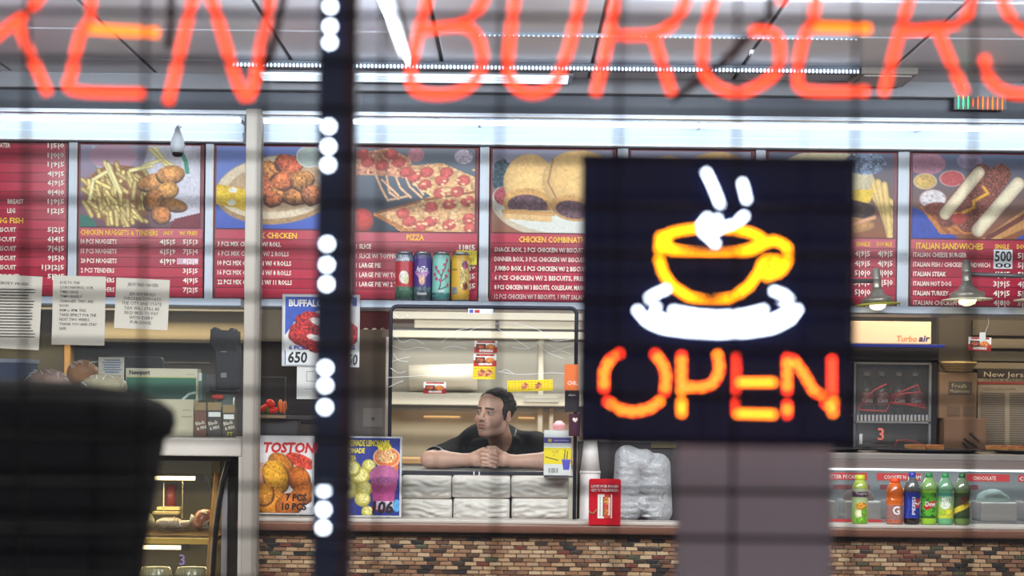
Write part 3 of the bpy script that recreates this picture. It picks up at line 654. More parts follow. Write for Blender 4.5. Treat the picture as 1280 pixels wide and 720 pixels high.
# ================================================================ pass-through window
t = thing('service_window', 'clear plastic service window in a dark frame with rounded corners', 'window', tuple(P(603, 648, 8.2)))
a, b = P(487.5, 500, 8.2).x, P(719.5, 500, 8.2).x; top = P(603, 384, 8.2).z; rr = 0.028
def arc(cx, cz, a0, a1, R, n=5): return [(cx + R * math.cos(math.radians(a0 + (a1 - a0) * k / n)), 8.2, cz + R * math.sin(math.radians(a0 + (a1 - a0) * k / n))) for k in range(n + 1)]
path = [(a, 8.2, ZL)] + arc(a + rr, top - rr, 180, 90, rr) + arc(b - rr, top - rr, 90, 0, rr) + [(b, 8.2, ZL)]
mb = MB(); mb.tube(path, 0.0085, 8); mb.build('frame', M('frame_dark', (40, 42, 58), 0.35, 0.3), t, smooth=True)
mb = MB(); mb.bx(a + 0.006, b - 0.006, 8.198, 8.203, ZL, top - 0.004); mb.build('pane', M_glass('acrylic', gloss=0.02, haze=0.004), t)
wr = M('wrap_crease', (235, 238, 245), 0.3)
def wcurve(pts, rad=0.0011):
    q = [P(x, y, 8.192) for x, y in pts]; out = []
    for i in range(len(q) - 1):
        for k in range(4):
            s = k / 4; p0, p1, p2, p3 = q[max(i - 1, 0)], q[i], q[i + 1], q[min(i + 2, len(q) - 1)]
            out.append(0.5 * (2 * p1 + (p2 - p0) * s + (2 * p0 - 5 * p1 + 4 * p2 - p3) * s * s + (3 * p1 - p0 - 3 * p2 + p3) * s ** 3))
    return out + [q[-1]]
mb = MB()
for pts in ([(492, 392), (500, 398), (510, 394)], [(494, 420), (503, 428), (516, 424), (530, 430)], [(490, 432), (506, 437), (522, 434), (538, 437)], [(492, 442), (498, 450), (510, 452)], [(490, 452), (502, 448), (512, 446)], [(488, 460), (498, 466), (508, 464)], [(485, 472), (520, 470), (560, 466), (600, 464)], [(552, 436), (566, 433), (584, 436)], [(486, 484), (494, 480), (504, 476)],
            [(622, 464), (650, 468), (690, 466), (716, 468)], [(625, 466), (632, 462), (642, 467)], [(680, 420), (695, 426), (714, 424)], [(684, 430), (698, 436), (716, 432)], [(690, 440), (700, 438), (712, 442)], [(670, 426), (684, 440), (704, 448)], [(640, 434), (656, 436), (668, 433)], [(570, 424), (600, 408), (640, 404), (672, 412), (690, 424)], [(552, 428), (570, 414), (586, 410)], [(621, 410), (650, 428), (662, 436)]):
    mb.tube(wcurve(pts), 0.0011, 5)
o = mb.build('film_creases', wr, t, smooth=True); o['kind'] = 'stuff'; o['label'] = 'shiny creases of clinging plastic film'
# sill of the pass-through
zs = P(603, 589, 8.46).z
mb = MB(); mb.bx(a + 0.02, b - 0.02, 8.46, 8.98, zs - 0.02, zs); mb.bx(a + 0.02, b - 0.02, 8.452, 8.47, zs - 0.034, zs + 0.001, 1)
mb.bx(a + 0.04, b - 0.04, 8.5, 8.96, ZL - 0.3, zs - 0.02, 2); mb.bx(a + 0.04, b - 0.04, 8.6, 8.9, 0, ZL - 0.3, 2)
o = mb.build('sill_counter', [M('sill_steel', (130, 126, 124), 0.35, 0.5), M('sill_edge', (46, 44, 58), 0.35), M('sill_body', (120, 116, 112), 0.5)], bevel=0.003); tag(o, 'narrow dark-edged sill the man leans on', 'sill')
zsill = zs
# two tiny clips on the sill
for k, x in enumerate((592.5, 599)):
    mb = MB(); c = P(x, 593, 8.445); mb.bx(c.x - 0.003, c.x + 0.003, 8.435, 8.451, c.z - 0.008, c.z + 0.012); o = mb.build('clip', wr, bevel=0.001); tag(o, ('left' if k == 0 else 'right') + ' one of two tiny white clips on the sill edge', 'clip')

# wrapped foam box stacks on the counter under the sill
foam = M('foam_white', (222, 212, 206), 0.4, var=0.05, scale=16, bump=0.9)
def wrapped(x0, y0, x1, y1, Y, depth, seed, label):
    c = P((x0 + x1) / 2, (y0 + y1) / 2, Y); w, h = S(x1 - x0, Y) / 2, S(y1 - y0, Y) / 2
    t = thing('foam_box_pack', label, 'takeout boxes', (c.x, Y, c.z - h), 'wrapped foam boxes under the sill')
    r = random.Random(seed); mb = MB(); nx, nz = 34, 18; ph = [r.uniform(0, 6) for _ in range(8)]
    vs = []
    for j in range(nz + 1):
        for i in range(nx + 1):
            u, v = i / nx * 2 - 1, j / nz * 2 - 1
            ed = (1 - abs(u) ** 8) * (1 - abs(v) ** 6)
            d = 0.0025 * math.sin(7 * v + 3 * math.sin(3 * u + ph[0]) + ph[1]) + 0.0035 * math.sin(13 * v + 4 * u + ph[2] + 2 * math.sin(4 * u)) * abs(math.sin(1.5 * u + ph[4])) + 0.0025 * math.sin(24 * u * v + 6 * v + ph[3])
            sh = 1 - 0.03 * abs(v) ** 8
            vs.append((c.x + u * w * sh, Y + 0.016 * (1 - ed) + d * ed, c.z + v * h * (1 - 0.04 * abs(u) ** 10)))
    fs = [(j * (nx + 1) + i, j * (nx + 1) + i + 1, (j + 1) * (nx + 1) + i + 1, (j + 1) * (nx + 1) + i) for j in range(nz) for i in range(nx)]
    n = len(vs); back = [(x, Y + depth, z) for x, y, z in vs]; vs += back
    fs += [tuple(n + q for q in reversed(f)) for f in fs[:nx * nz]]
    ring = [i for i in range(nx + 1)] + [j * (nx + 1) + nx for j in range(1, nz + 1)] + [nz * (nx + 1) + i for i in range(nx - 1, -1, -1)] + [j * (nx + 1) for j in range(nz - 1, 0, -1)]
    fs += [(ring[k], n + ring[k], n + ring[(k + 1) % len(ring)], ring[(k + 1) % len(ring)]) for k in range(len(ring))]
    mb.add(vs, fs); mb.build('plastic_wrap', foam, t, smooth=True)
    mb = MB()
    for k in range(2): zz = c.z - h * 0.4 + k * h * 0.8; mb.bx(c.x - w * 0.96, c.x - w * 0.9, Y + 0.006, Y + 0.02, zz - 0.002, zz + 0.002)
    mb.build('box_seam', M('foam_seam', (170, 164, 160), 0.6), t)
wrapped(501.5, 595.5, 564, 623, 8.28, 0.16, 1, 'upper left white foam box pack in crinkled wrap under the sill')
wrapped(501.5, 624, 565, 650, 8.28, 0.16, 2, 'lower left white foam box pack on the counter under the sill')
wrapped(565, 595.5, 638, 622.5, 8.275, 0.16, 3, 'upper middle white foam box pack in crinkled wrap under the sill')
wrapped(566.5, 623.5, 637, 651, 8.275, 0.16, 4, 'lower middle white foam box pack on the counter')
wrapped(639, 596, 711.5, 622.5, 8.28, 0.16, 5, 'upper right white foam box pack in crinkled wrap under the sill')
wrapped(639.5, 623.5, 711, 650, 8.28, 0.16, 6, 'lower right white foam box pack on the counter')

# stickers on the pane, the straw box and cards
def coupon(nm, label, cat, x0, y0, x1, y1, Y, kind, rot=0.0):
    w, h = int((x1 - x0) * 2.2), int((y1 - y0) * 2.2); p = Print(w, h, (235, 232, 228))
    if kind == 'food':
        p.rect(0, h * 0.5, w, h, (196, 36, 40)); p.rect(w * 0.1, 1, w * 0.9, h * 0.16, (170, 40, 40), 0.4); p.rect(w * 0.08, h * 0.26, w * 0.5, h * 0.72, (74, 44, 40), 0.3); p.ell(w * 0.28, h * 0.48, w * 0.16, h * 0.16, (190, 90, 50), 0, 0.3)
        p.ell(w * 0.7, h * 0.5, w * 0.2, h * 0.22, (216, 122, 56), 0, 0.25, 0.3); p.rect(w * 0.22, h * 0.72, w * 0.8, h * 0.88, (244, 226, 214), 0.2)
    else:
        p.a[:] = (246, 216, 30); n = 14 if w > h * 1.6 else 7
        for i in range(n):
            for j in range(4): p.rect(w * (i + 0.25) / n, h * (0.14 + j * 0.2), w * (i + 0.75) / n, h * (0.22 + j * 0.2), (206, 150, 30), 0.2)
        for k in (0.38, 0.68) if w > h * 1.6 else (0.74,): p.ell(w * k, h * 0.52, h * 0.34, h * 0.2, (222, 150, 96), 0, 0.3); p.ell(w * k + 3, h * 0.34, h * 0.2, h * 0.1, (176, 84, 64), 20, 0.3); p.ell(w * k - 3, h * 0.66, h * 0.18, h * 0.1, (210, 90, 80), -20, 0.3)
    o = p.sheet(nm, x0, y0, x1, y1, Y, None); me = o.data
    c = P((x0 + x1) / 2, (y0 + y1) / 2, Y); R = Matrix.Translation(-c); me.transform(R); me.transform(Matrix.Rotation(rot, 4, 'Y')); o.location = c
    tag(o, label, cat); return o
coupon('coupon_sticker', 'small red and white food coupon, topmost of the column on the service window', 'sticker', 593, 426, 621.5, 441, 8.188, 'food')
coupon('coupon_sticker', 'red and white food coupon, second of the column on the service window', 'sticker', 592, 442.5, 620.5, 458, 8.188, 'food')
coupon('yellow_sticker', 'yellow calendar coupon at the foot of the sticker column', 'sticker', 591, 458, 619, 474, 8.188, 'cal')
coupon('yellow_sticker', 'wide tilted yellow coupon above the man, right side of the window', 'sticker', 634, 475, 691, 489, 8.188, 'cal', -0.04)
coupon('coupon_sticker', 'lone red and white food coupon low on the left of the window', 'sticker', 529.5, 477.5, 557.5, 492, 8.188, 'food')
o = MB().rect(585, 386, 616.5, 392, 8.184, 0.002); t = thing('label_strip', 'narrow white label with blue and red marks on the window frame', 'label', tuple(P(601, 389, 8.184)))
o.build('strip', M('label_white', (226, 228, 236), 0.4), t)
MB().rect(587, 387, 591.5, 391, 8.183, 0.001).build('blue_mark', M('mark_blue', (70, 90, 190), 0.5), t); MB().rect(593.5, 387.3, 599.5, 391, 8.183, 0.001).build('red_mark', M('mark_red', (190, 40, 40), 0.5), t)
t = thing('straw_box', 'white, purple and yellow straw box showing a purple cup', 'box', tuple(P(697, 594, 8.22)))
p = Print(68, 112, (226, 224, 224)); p.rect(0, 18, 68, 32, (86, 74, 160)); p.ell(14, 25, 5, 5, (214, 190, 70)); p.rect(26, 24, 62, 27, (170, 165, 205), 0.2); p.rect(0, 44, 68, 84, (246, 218, 32)); p.rect(0, 41, 68, 44, (240, 240, 236))
p.line([(4, 66), (34, 74)], 2, (60, 50, 60)); p.line([(50, 74), (52, 48)], 2, (40, 40, 60)); p.line([(56, 74), (58, 52)], 2, (40, 40, 60)); p.poly([(44, 72), (66, 72), (62, 98), (48, 98)], (84, 78, 190)); p.rect(44, 72, 66, 75, (110, 104, 210))
for k in range(9): p.rect(12 + k * 2.6, 94, 13.3 + k * 2.6, 106, (90, 88, 96))
p.rect(20, 50, 36, 56, (230, 190, 60), 0.2); p.rect(24, 60, 34, 64, (230, 190, 60), 0.2)
p.sheet('front_print', 680, 538, 714, 594, 8.209, t); MB().rect(680, 538, 714, 594, 8.2105, 0.06).build('carton', M('carton_white', (222, 220, 220), 0.6), t, bevel=0.002)
# it stands on a small wire bracket fixed to the frame
mb = MB(); c = P(697, 595, 8.21); mb.bx(c.x - 0.06, c.x + 0.075, 8.207, 8.29, c.z - 0.006, c.z - 0.001); mb.bx(c.x + 0.068, c.x + 0.078, 8.207, 8.22, c.z - 0.04, c.z + 0.002); tag(mb.build('bracket', M('bracket_grey', (84, 82, 92), 0.4, 0.5)), 'small dark bracket carrying the straw box', 'bracket')
t = thing('gift_card', 'orange and black hanging card on the right edge of the service window', 'card', tuple(P(714, 515, 8.16)))
mb = MB(); mb.rect(705.5, 455.5, 723, 488, 8.16, 0.002); mb.build('orange_half', M('card_orange', (226, 112, 52), 0.4), t)
mb = MB(); mb.rect(706, 488, 724, 515, 8.16, 0.002); mb.build('black_half', M('card_black', (30, 26, 34), 0.4), t)
mb = MB(); mb.text('CHIL', 709, 481, 8.158, 5, 13, mi=0, bold=0.01); mb.text('-ders-', 710, 495, 8.158, 3, 10); mb.build('lettering', M('card_ink', (238, 226, 216), 0.5), t)
t = thing('heart_card', 'dark plum card with a white heart, below the orange card', 'card', tuple(P(717, 545, 8.165)))
mb = MB(); mb.rect(711, 517, 725, 545, 8.165, 0.002); mb.build('sheet', M('card_plum', (66, 22, 44), 0.4), t)
mb = MB(); c = P(719, 525, 8.163); hp = [(0.0, -0.011), (0.011, 0.0), (0.011, 0.007), (0.006, 0.011), (0, 0.006), (-0.006, 0.011), (-0.011, 0.007), (-0.011, 0.0)]; mb.prism([(c.x + x, c.z + z) for x, z in reversed(hp)], 8.162, 8.164); mb.build('heart', M('card_ink'), t)

# ================================================================ cans on the silver rail
def can_print(kind):
    W_, H_ = 110, 64; p = Print(W_, H_, (150, 150, 155))
    if kind == 'red':
        p.a[:] = (176, 54, 62); p.rect(0, 0, W_, 10, (130, 140, 160), 0.3); p.ell(55, 32, 10, 9, (222, 214, 206), 0, 0.1); p.ell(60, 36, 5, 6, (200, 196, 150), 0, 0.1); p.rect(0, 46, W_, 64, (66, 104, 84), 0.25); p.ell(56, 60, 12, 10, (46, 84, 66), 0, 0.2)
    if kind == 'purple':
        p.a[:] = (66, 42, 120); p.rect(0, 0, W_, 6, (90, 86, 130), 0.2); p.poly([(38, 24), (72, 24), (62, 32), (58, 40), (52, 40), (48, 32)], (176, 130, 180), 0.15); p.ell(55, 36, 6, 7, (214, 170, 140), 0, 0.1); p.rect(0, 46, W_, 64, (64, 84, 92), 0.3)
    if kind == 'teal':
        p.a[:] = (126, 190, 178); p.line([(46, 58), (54, 44), (56, 30), (64, 18), (68, 6)], 2, (60, 50, 56)); p.line([(55, 38), (70, 30)], 1.5, (60, 50, 56)); p.line([(50, 50), (70, 44)], 1.5, (60, 50, 56)); p.line([(56, 30), (46, 20)], 1.5, (60, 50, 56))
        for x, y in ((45, 18), (50, 24), (62, 14), (68, 8), (72, 22), (46, 34), (54, 36), (70, 42), (60, 22), (42, 28), (66, 30)): p.ell(x, y, 3, 2.4, (170, 60, 100), 0, 0.1)
        p.rect(0, 54, W_, 64, (70, 130, 130), 0.2)
    if kind == 'gold':
        p.a[:] = (206, 160, 44); p.rect(56, 8, 76, 50, (186, 164, 104), 0.25); p.ell(66, 14, 7, 6, (120, 60, 90), 0, 0.3); p.ell(66, 44, 6, 6, (110, 60, 40), 0, 0.3); p.rect(36, 46, 50, 56, (120, 124, 130), 0.1); p.rect(36, 20, 50, 22, (120, 90, 40))
    return p
def wrap_print(p, prof, c, name, parent, theta0=-180.0):
    """lay a print round a lathe profile (r, z); the print's middle faces the window side"""
    H_, W_ = p.h, p.w; zs_ = [q[1] for q in prof]; L = [0]
    vs = []; 
    for j in range(H_):
        f = 1 - j / (H_ - 1); z = zs_[0] + (zs_[-1] - zs_[0]) * f; rr = np.interp(z, zs_, [q[0] for q in prof])
        for i in range(W_): a = 2 * math.pi * (i / W_) - math.pi / 2 - math.pi; vs.append((c[0] + rr * math.cos(a), c[1] + rr * math.sin(a), c[2] + z))
    fs = [(j * W_ + i, (j + 1) * W_ + i, (j + 1) * W_ + (i + 1) % W_, j * W_ + (i + 1) % W_) for j in range(H_ - 1) for i in range(W_)]
    c8 = np.clip(p.a, 0, 255) / 255; L = np.where(c8 <= 0.04045, c8 / 12.92, ((c8 + 0.055) / 1.055) ** 2.4)
    mb = MB(); mb.add(vs, fs); return mb.build(name, M_print('printed_label', 0.3), parent, smooth=True, colors=np.concatenate([L.reshape(-1, 3), np.ones((W_ * H_, 1))], 1))
def curved_text(mb, s, cx, cy, cz, rad, h, w, mi=0, vert=False):
    v, f = text_mesh(s, 2, 0.02); 
    if not len(v): return
    x0, x1 = v[:, 0].min(), v[:, 0].max(); sc = h / 0.7; sx = w / (x1 - x0); out = []
    for x, y in v:
        X, Z = (x - (x0 + x1) / 2) * sx, y * sc
        if vert: X, Z = -Z + h / 2, X
        a = X / rad - math.pi / 2; out.append((cx + rad * math.cos(a), cy + rad * math.sin(a), cz + Z))
    mb.add(out, f, mi)
canm = M('can_metal', (170, 174, 180), 0.3, 0.8)
for k, (x, kind, lab, tx) in enumerate(((505, 'red', 'tall red and green drink can, leftmost on the silver rail', [('iZona', 326, 6, 0.05)]), (527.5, 'purple', 'tall purple drink can beside the red one', [('AriZo', 340, 6.5, 0.055), ('Grapeade', 369, 3.6, 0.045)]), (551, 'teal', 'tall teal drink can with a blossom branch', [('GREEN', 366, 3, 0.034)]), (575, 'gold', 'tall golden yellow drink can, rightmost on the rail', []))):
    Yc = 8.41; c = P(x, 383, Yc); c.z = RAILZ + 0.001; rad = S(11.2, Yc); Hc = S(61, Yc)
    t = thing('drink_can', lab, 'can', tuple(c), 'tall drink cans on the rail')
    prof = [(rad * 0.98, 0.006), (rad, 0.02), (rad, Hc * 0.9), (rad * 0.97, Hc * 0.935)]
    wrap_print(can_print(kind), prof, c, 'printed_sleeve', t)
    mb = MB(); mb.lathe([(rad * 0.8, 0.0), (rad * 0.97, 0.006), (rad * 0.975, 0.0065)], c, 24); mb.lathe([(rad * 0.97, Hc * 0.935), (rad * 0.84, Hc * 0.985), (rad * 0.86, Hc), (rad * 0.8, Hc), (rad * 0.78, Hc * 0.985), (0.0005, Hc * 0.985)], c, 24); mb.build('metal_ends', canm, t, smooth=True)
    if tx:
        mb = MB()
        for s, py, h, w in tx: curved_text(mb, s, c.x, c.y, P(x, py, Yc).z, rad + 0.0006, S(h, Yc), w)
        mb.build('lettering', M('can_letter', (226, 224, 226), 0.4), t)
t = thing('price_note', 'yellow price note on the pizza board behind the golden can', 'note', tuple(P(583, 323, 8.49)))
p = Print(40, 30, (222, 204, 40)); p.ell(14, 16, 7, 9, (150, 130, 130), 0, 0.3); [p.rect(24 + k * 4, 5, 26 + k * 4, 24, (190, 160, 30), 0.2) for k in range(3)]
p.sheet('sheet', 570, 313, 596, 331, 8.49, t)

# ================================================================ posters on the counter and buffalo poster
def poster(name, label, x0, y0, x1, y1, Y, p, texts, frame=True, mats=None):
    t = thing(name, label, 'poster', tuple(P((x0 + x1) / 2, y1, Y)))
    if frame:
        mb = MB(); mb.rect(x0 - 2.5, y0 - 2, x1 + 2.5, y1 + 2, Y + 0.002, 0.006); mb.build('holder', M('poster_holder', (200, 202, 206), 0.35), t, bevel=0.001)
    p.sheet('printed_sheet', x0, y0, x1, y1, Y, t)
    mb = MB()
    for q in texts: mb.text(q[0], q[1], q[2], Y - (0.0015 + 0.0008 * q[7] if len(q) > 7 else 0.0015), q[3], q[4], mi=q[5], bold=0.04, res=2, slant=q[6])
    mb.build('lettering', mats, t); return t
tr, tn, tb_, ty, twh = M('poster_red', (200, 40, 44), 0.5, var=0), M('poster_ink', (36, 30, 34), 0.5, var=0), M('poster_blue', (52, 62, 160), 0.5, var=0), M('poster_yellow', (222, 206, 60), 0.5, var=0), M('poster_white', (238, 236, 236), 0.5, var=0)
PM = [tr, tn, tb_, ty, twh]
p = Print(118, 142, (224, 220, 222)); p.ell(100, 92, 86, 52, (198, 196, 204), 10, 0.02); p.ell(96, 84, 78, 44, (232, 230, 234), 10, 0.02)
p.ell(94, 44, 32, 12, (206, 70, 52), 20, 0.25); p.ell(14, 68, 20, 20, (226, 170, 150), 0, 0.06, 0.2)
for c in ((54, 48, 26, 16, 30, (200, 122, 44)), (90, 76, 24, 20, 50, (190, 104, 40)), (44, 72, 24, 32, -28, (222, 158, 46)), (100, 104, 26, 18, -30, (196, 110, 44)), (34, 120, 34, 26, 12, (216, 138, 44)), (72, 124, 28, 20, -20, (200, 112, 44)), (20, 106, 20, 20, 0, (224, 150, 56))):
    p.ell(c[0] + 1, c[1] + 2, c[2] + 2, c[3] + 2, (110, 60, 36), c[4], 0, 0); p.ell(*c[:4], c[5], c[4], 0.14, 0.35, 0.04)
poster('food_poster', 'white poster of golden fried plantain pieces, left on the counter', 317, 546.5, 390, 641, 8.1, p, [("TOSTONES", 328, 565, 12, 80, 0, 0.16), ("7 PCS", 357, 625.5, 8, 26, 1, 0.05), ("10 PCS", 352, 637, 8, 31, 1, 0.05)], mats=PM)
p = Print(124, 150, (44, 52, 122)); p.grad((52, 60, 140), (40, 50, 128))
p.poly([(86, 40), (122, 40), (116, 100), (92, 100)], (220, 120, 60), 0.1); p.ell(97, 37, 27, 20, (222, 120, 64), 0, 0.08, 0, 0, (236, 214, 200)); p.ell(97, 35, 20, 13, (232, 168, 120), 0, 0.28); p.ell(92, 16, 14, 8, (216, 190, 60), 0, 0.25)
for c in ((62, 54, 14), (44, 74, 20), (54, 98, 16), (50, 118, 16), (28, 60, 18), (20, 100, 20), (60, 142, 12)): p.ell(c[0], c[1], c[2], c[2] * 0.92, (196, 184, 84), 0, 0.06, 0.3); p.ell(c[0] + 2, c[1] - 2, c[2] * 0.66, c[2] * 0.6, (226, 216, 140), 0, 0.12)
p.poly([(66, 76), (118, 76), (110, 138), (72, 138)], (176, 74, 130), 0.06); p.ell(92, 72, 29, 20, (186, 104, 150), 0, 0.06, 0.1); p.ell(92, 80, 28, 6, (150, 84, 130), 0, 0.1); p.ell(88, 134, 20, 8, (150, 40, 100), 0, 0.1); p.rect(78, 122, 112, 138, (206, 186, 206), 0.1); p.ell(118, 130, 8, 12, (90, 160, 214), 0, 0.1)
poster('drink_poster', 'blue poster of lemonade and iced tea cups, beside the service window', 422, 547.5, 499.5, 644, 8.1, p, [("HOMEMADE LEMONADE", 426, 557, 7, 61, 3, 0), ("LIMONADE", 427, 566, 6, 29, 3, 0), ("ICED TEA", 427, 575, 5.5, 18, 3, 0), ("106", 465, 641, 14, 26, 1, 0.1)], mats=PM)
p = Print(118, 116, (222, 220, 220)); p.poly([(2, 2), (116, 2), (116, 16), (60, 22), (18, 42), (2, 66)], (54, 84, 176)); p.poly([(2, 90), (14, 116), (2, 116)], (54, 60, 150))
for c in ((40, 44, 22, 18), (28, 62, 20, 22), (62, 56, 26, 24), (46, 78, 24, 16), (84, 50, 26, 22), (78, 80, 26, 16), (100, 66, 18, 24)): p.ell(*c, (176, 40, 42), 12, 0.3, 0.3, 0.05)
p.ell(56, 44, 16, 6, (236, 226, 224), 20, 0.1); p.ell(50, 70, 14, 5, (230, 216, 214), 14, 0.12); p.ell(92, 46, 12, 5, (226, 214, 214), 10, 0.1)
c = P(400, 413, 8.3)
t = poster('food_poster', 'wings poster with a big 650 price, partly behind the lit strip post', 355, 370, 447, 456, 8.34, p, [("BUFFALO WINGS", 361, 382.5, 8, 80, 4, 0), ("6 PCS", 361, 437, 5, 20, 2, 0), ("8 PCS", 424, 437, 5, 20, 2, 0)], mats=PM)
for (x0, x1, s, yy) in ((357, 386, '650', 453), (425, 449, '850', 456)):
    mb = MB(); mb.rect(x0, yy - 16, x1, yy + 3, 8.336, 0.001); c_ = mb.build('price_card', M('price_card_white'), t); MB().text(s, (x0 + x1) / 2, yy, 8.335, 13, x1 - x0 - 5, 'c', bold=0.03, res=2, slant=0.08).build('lettering', tn, c_)
t = thing('paper_sheet', 'blank white paper hanging below the wings poster', 'paper', tuple(P(395, 500, 8.35)))
mb = MB(); mb.rect(371, 457, 420, 499, 8.35, 0.001); mb.build('sheet', M('paper_white', (220, 220, 218), 0.7, var=0.03), t)
mb = MB()
for a_, b_, c2, d_ in ((383, 464, 400, 465), (383, 476, 400, 477), (383, 464, 384, 477), (380, 486, 402, 486.8)): mb.rect(a_, b_, c2, d_, 8.349, 0.0005)
mb.build('faint_drawing', M('faint_ink', (165, 165, 172), 0.7), t)

# ================================================================ cups, bag, delivery stand
cup = M('paper_cup', (214, 208, 206), 0.5, var=0.04)
ZL2 = ZL; ZL = ZC
c = P(737, 650, 8.27); t = thing('cup_stack', 'tall stack of white paper cups, open end down, on the counter', 'cups', (c.x, 8.27, ZL))
base = 0.0; zz = ZL
mb = MB(); mb.lathe([(0.050, 0.0), (0.0505, 0.012), (0.046, 0.014), (0.045, 0.17), (0.0452, 0.215), (0.044, 0.216)], (c.x, 8.27, ZL), 24); mb.build('lower_cup', cup, t, smooth=True)
for k in range(1):
    z0 = ZL + 0.215 + 0.012 * k
    mb = MB(); mb.lathe([(0.047, 0), (0.048, 0.006), (0.0445, 0.0115)], (c.x, 8.27, z0), 24); mb.build('cup_rim', cup, t, smooth=True)
mb = MB(); mb.lathe([(0.044, 0.226), (0.029, 0.36), (0.028, 0.36), (0.0005, 0.358)], (c.x, 8.27, ZL), 24); mb.build('upper_cup', cup, t, smooth=True)
def bag(name, label, cat, x0, y0, x1, y1, Y, mat, seed, depth=0.16, group=None, wob=0.08):
    c = P((x0 + x1) / 2, y1, Y); c.z = ZC; h = S(y1 - y0, Y); w = S(x1 - x0, Y) / 2
    s = SDF((c.x - w * 1.3, Y - 0.02, c.z - 0.01), (c.x + w * 1.3, Y + depth + 0.06, c.z + h * 1.15), 0.005); r = random.Random(seed)
    for k in range(16):
        a = r.uniform(-0.55, 0.55); z = r.uniform(0.12, 0.85); s.ell((c.x + a * w, Y + depth / 2 + r.uniform(-0.02, 0.02), c.z + z * h), (w * r.uniform(0.3, 0.5), depth * r.uniform(0.3, 0.42), h * r.uniform(0.1, 0.18)), 0.012, Euler((0, r.uniform(-0.6, 0.6), 0)).to_matrix())
    [s.cap((c.x + q * w * 0.52, Y + depth / 2, c.z + 0.05), (c.x + q * w * 0.5, Y + depth / 2, c.z + h * (0.78 - 0.05 * q)), w * 0.46, w * 0.4, 0.02) for q in (-1, 1)]; s.plane((c.x, Y, c.z + 0.001), (0, 0, -1))
    return s, c, h, w
t = thing('lid_bag', 'tall clear plastic bag packed with lids, right of the cups', 'bag', (P(803, 650, 8.2).x, 8.25, ZL))
s, c, h, w = bag('', '', '', 765, 554, 843, 652, 8.2, None, 4); s.build('bag_film', M_glass('bag_film', tint=(0.9, 0.9, 0.92), gloss=0.10, haze=0.42, bump=1.0), t)
mb = MB()
for k in range(9):
    for cx in (792, 821): q = P(cx, 0, 8.28).x; mb.lathe([(0.045, 0), (0.047, 0.004), (0.042, 0.012), (0.0005, 0.013)], (q, 8.28, ZL + 0.02 + 0.028 * k + 0.004 * (cx > 800)), 18)
o = mb.build('lids', M('lid_plastic', (200, 202, 206), 0.3), t, smooth=False); o['kind'] = 'stuff'; o.name = 'lid_stack'
t = thing('delivery_stand', 'red acrylic stand with a delivery notice on the counter edge', 'sign', tuple(P(756, 656, 7.99)))
mb = MB(); c = P(756, 627, 7.99); w, h = S(20, 7.99), S(28.5, 7.99); mb.rbox(c.x - w, c.x + w, 7.99, 7.996, ZL, c.z + h, 0.01); mb.build('panel', M('stand_red', (188, 18, 36), 0.3, var=0.04), t)
mb = MB(); mb.bx(c.x - w, c.x + w, 7.99, 8.04, ZL, ZL + 0.004); mb.build('foot', M('stand_red'), t)
mb = MB(); mb.text('LOVE OUR FOOD?', 756, 609.5, 7.988, 3.4, 34, 'c', bold=0.03); mb.text('GET IT DELIVERED.', 756, 614.5, 7.988, 3.4, 35, 'c', bold=0.02); mb.build('lettering', M('stand_white', (240, 226, 226), 0.5), t)
p = Print(44, 76, (226, 220, 214)); p.rect(20, 0, 40, 76, (202, 62, 52)); p.ell(28, 20, 10, 12, (206, 130, 60), 0, 0.3); p.ell(28, 54, 10, 12, (196, 110, 60), 0, 0.3); p.rect(16, 8, 20, 70, (120, 60, 40)); p.rect(33, 10, 37, 66, (240, 230, 220)); p.rect(4, 8, 12, 68, (236, 232, 226))
for k in range(10): p.rect(6, 10 + k * 6, 10, 13 + k * 6, (60, 50, 50))
p.sheet('notice', 747, 618, 765, 648, 7.9875, t)
mb = MB(); mb.tube([P(736 + k * 2, 638 + 4 * math.sin(k * 0.7), 7.987) for k in range(6)], 0.002, 6); mb.build('leaf_stroke', M('leaf_green', (150, 150, 90), 0.5), t)
# dark back panel behind the cups
mb = MB(); a_, b_ = P(722, 600, 8.5).x, P(862, 600, 8.5).x; mb.bx(a_, b_, 8.5, 8.6, 0.0, P(800, 552, 8.5).z); tag(mb.build('back_cabinet', M('cabinet_dark', (58, 54, 58), 0.4, var=0.15), bevel=0.004), 'dark cabinet behind the cups and the lid bag', 'cabinet')
mb = MB(); mb.rect(814, 553, 846, 560, 8.49, 0.02); tag(mb.build('metal_bracket', M('bracket_brass', (120, 110, 84), 0.4, 0.4)), 'small brassy bracket behind the lid bag', 'bracket')

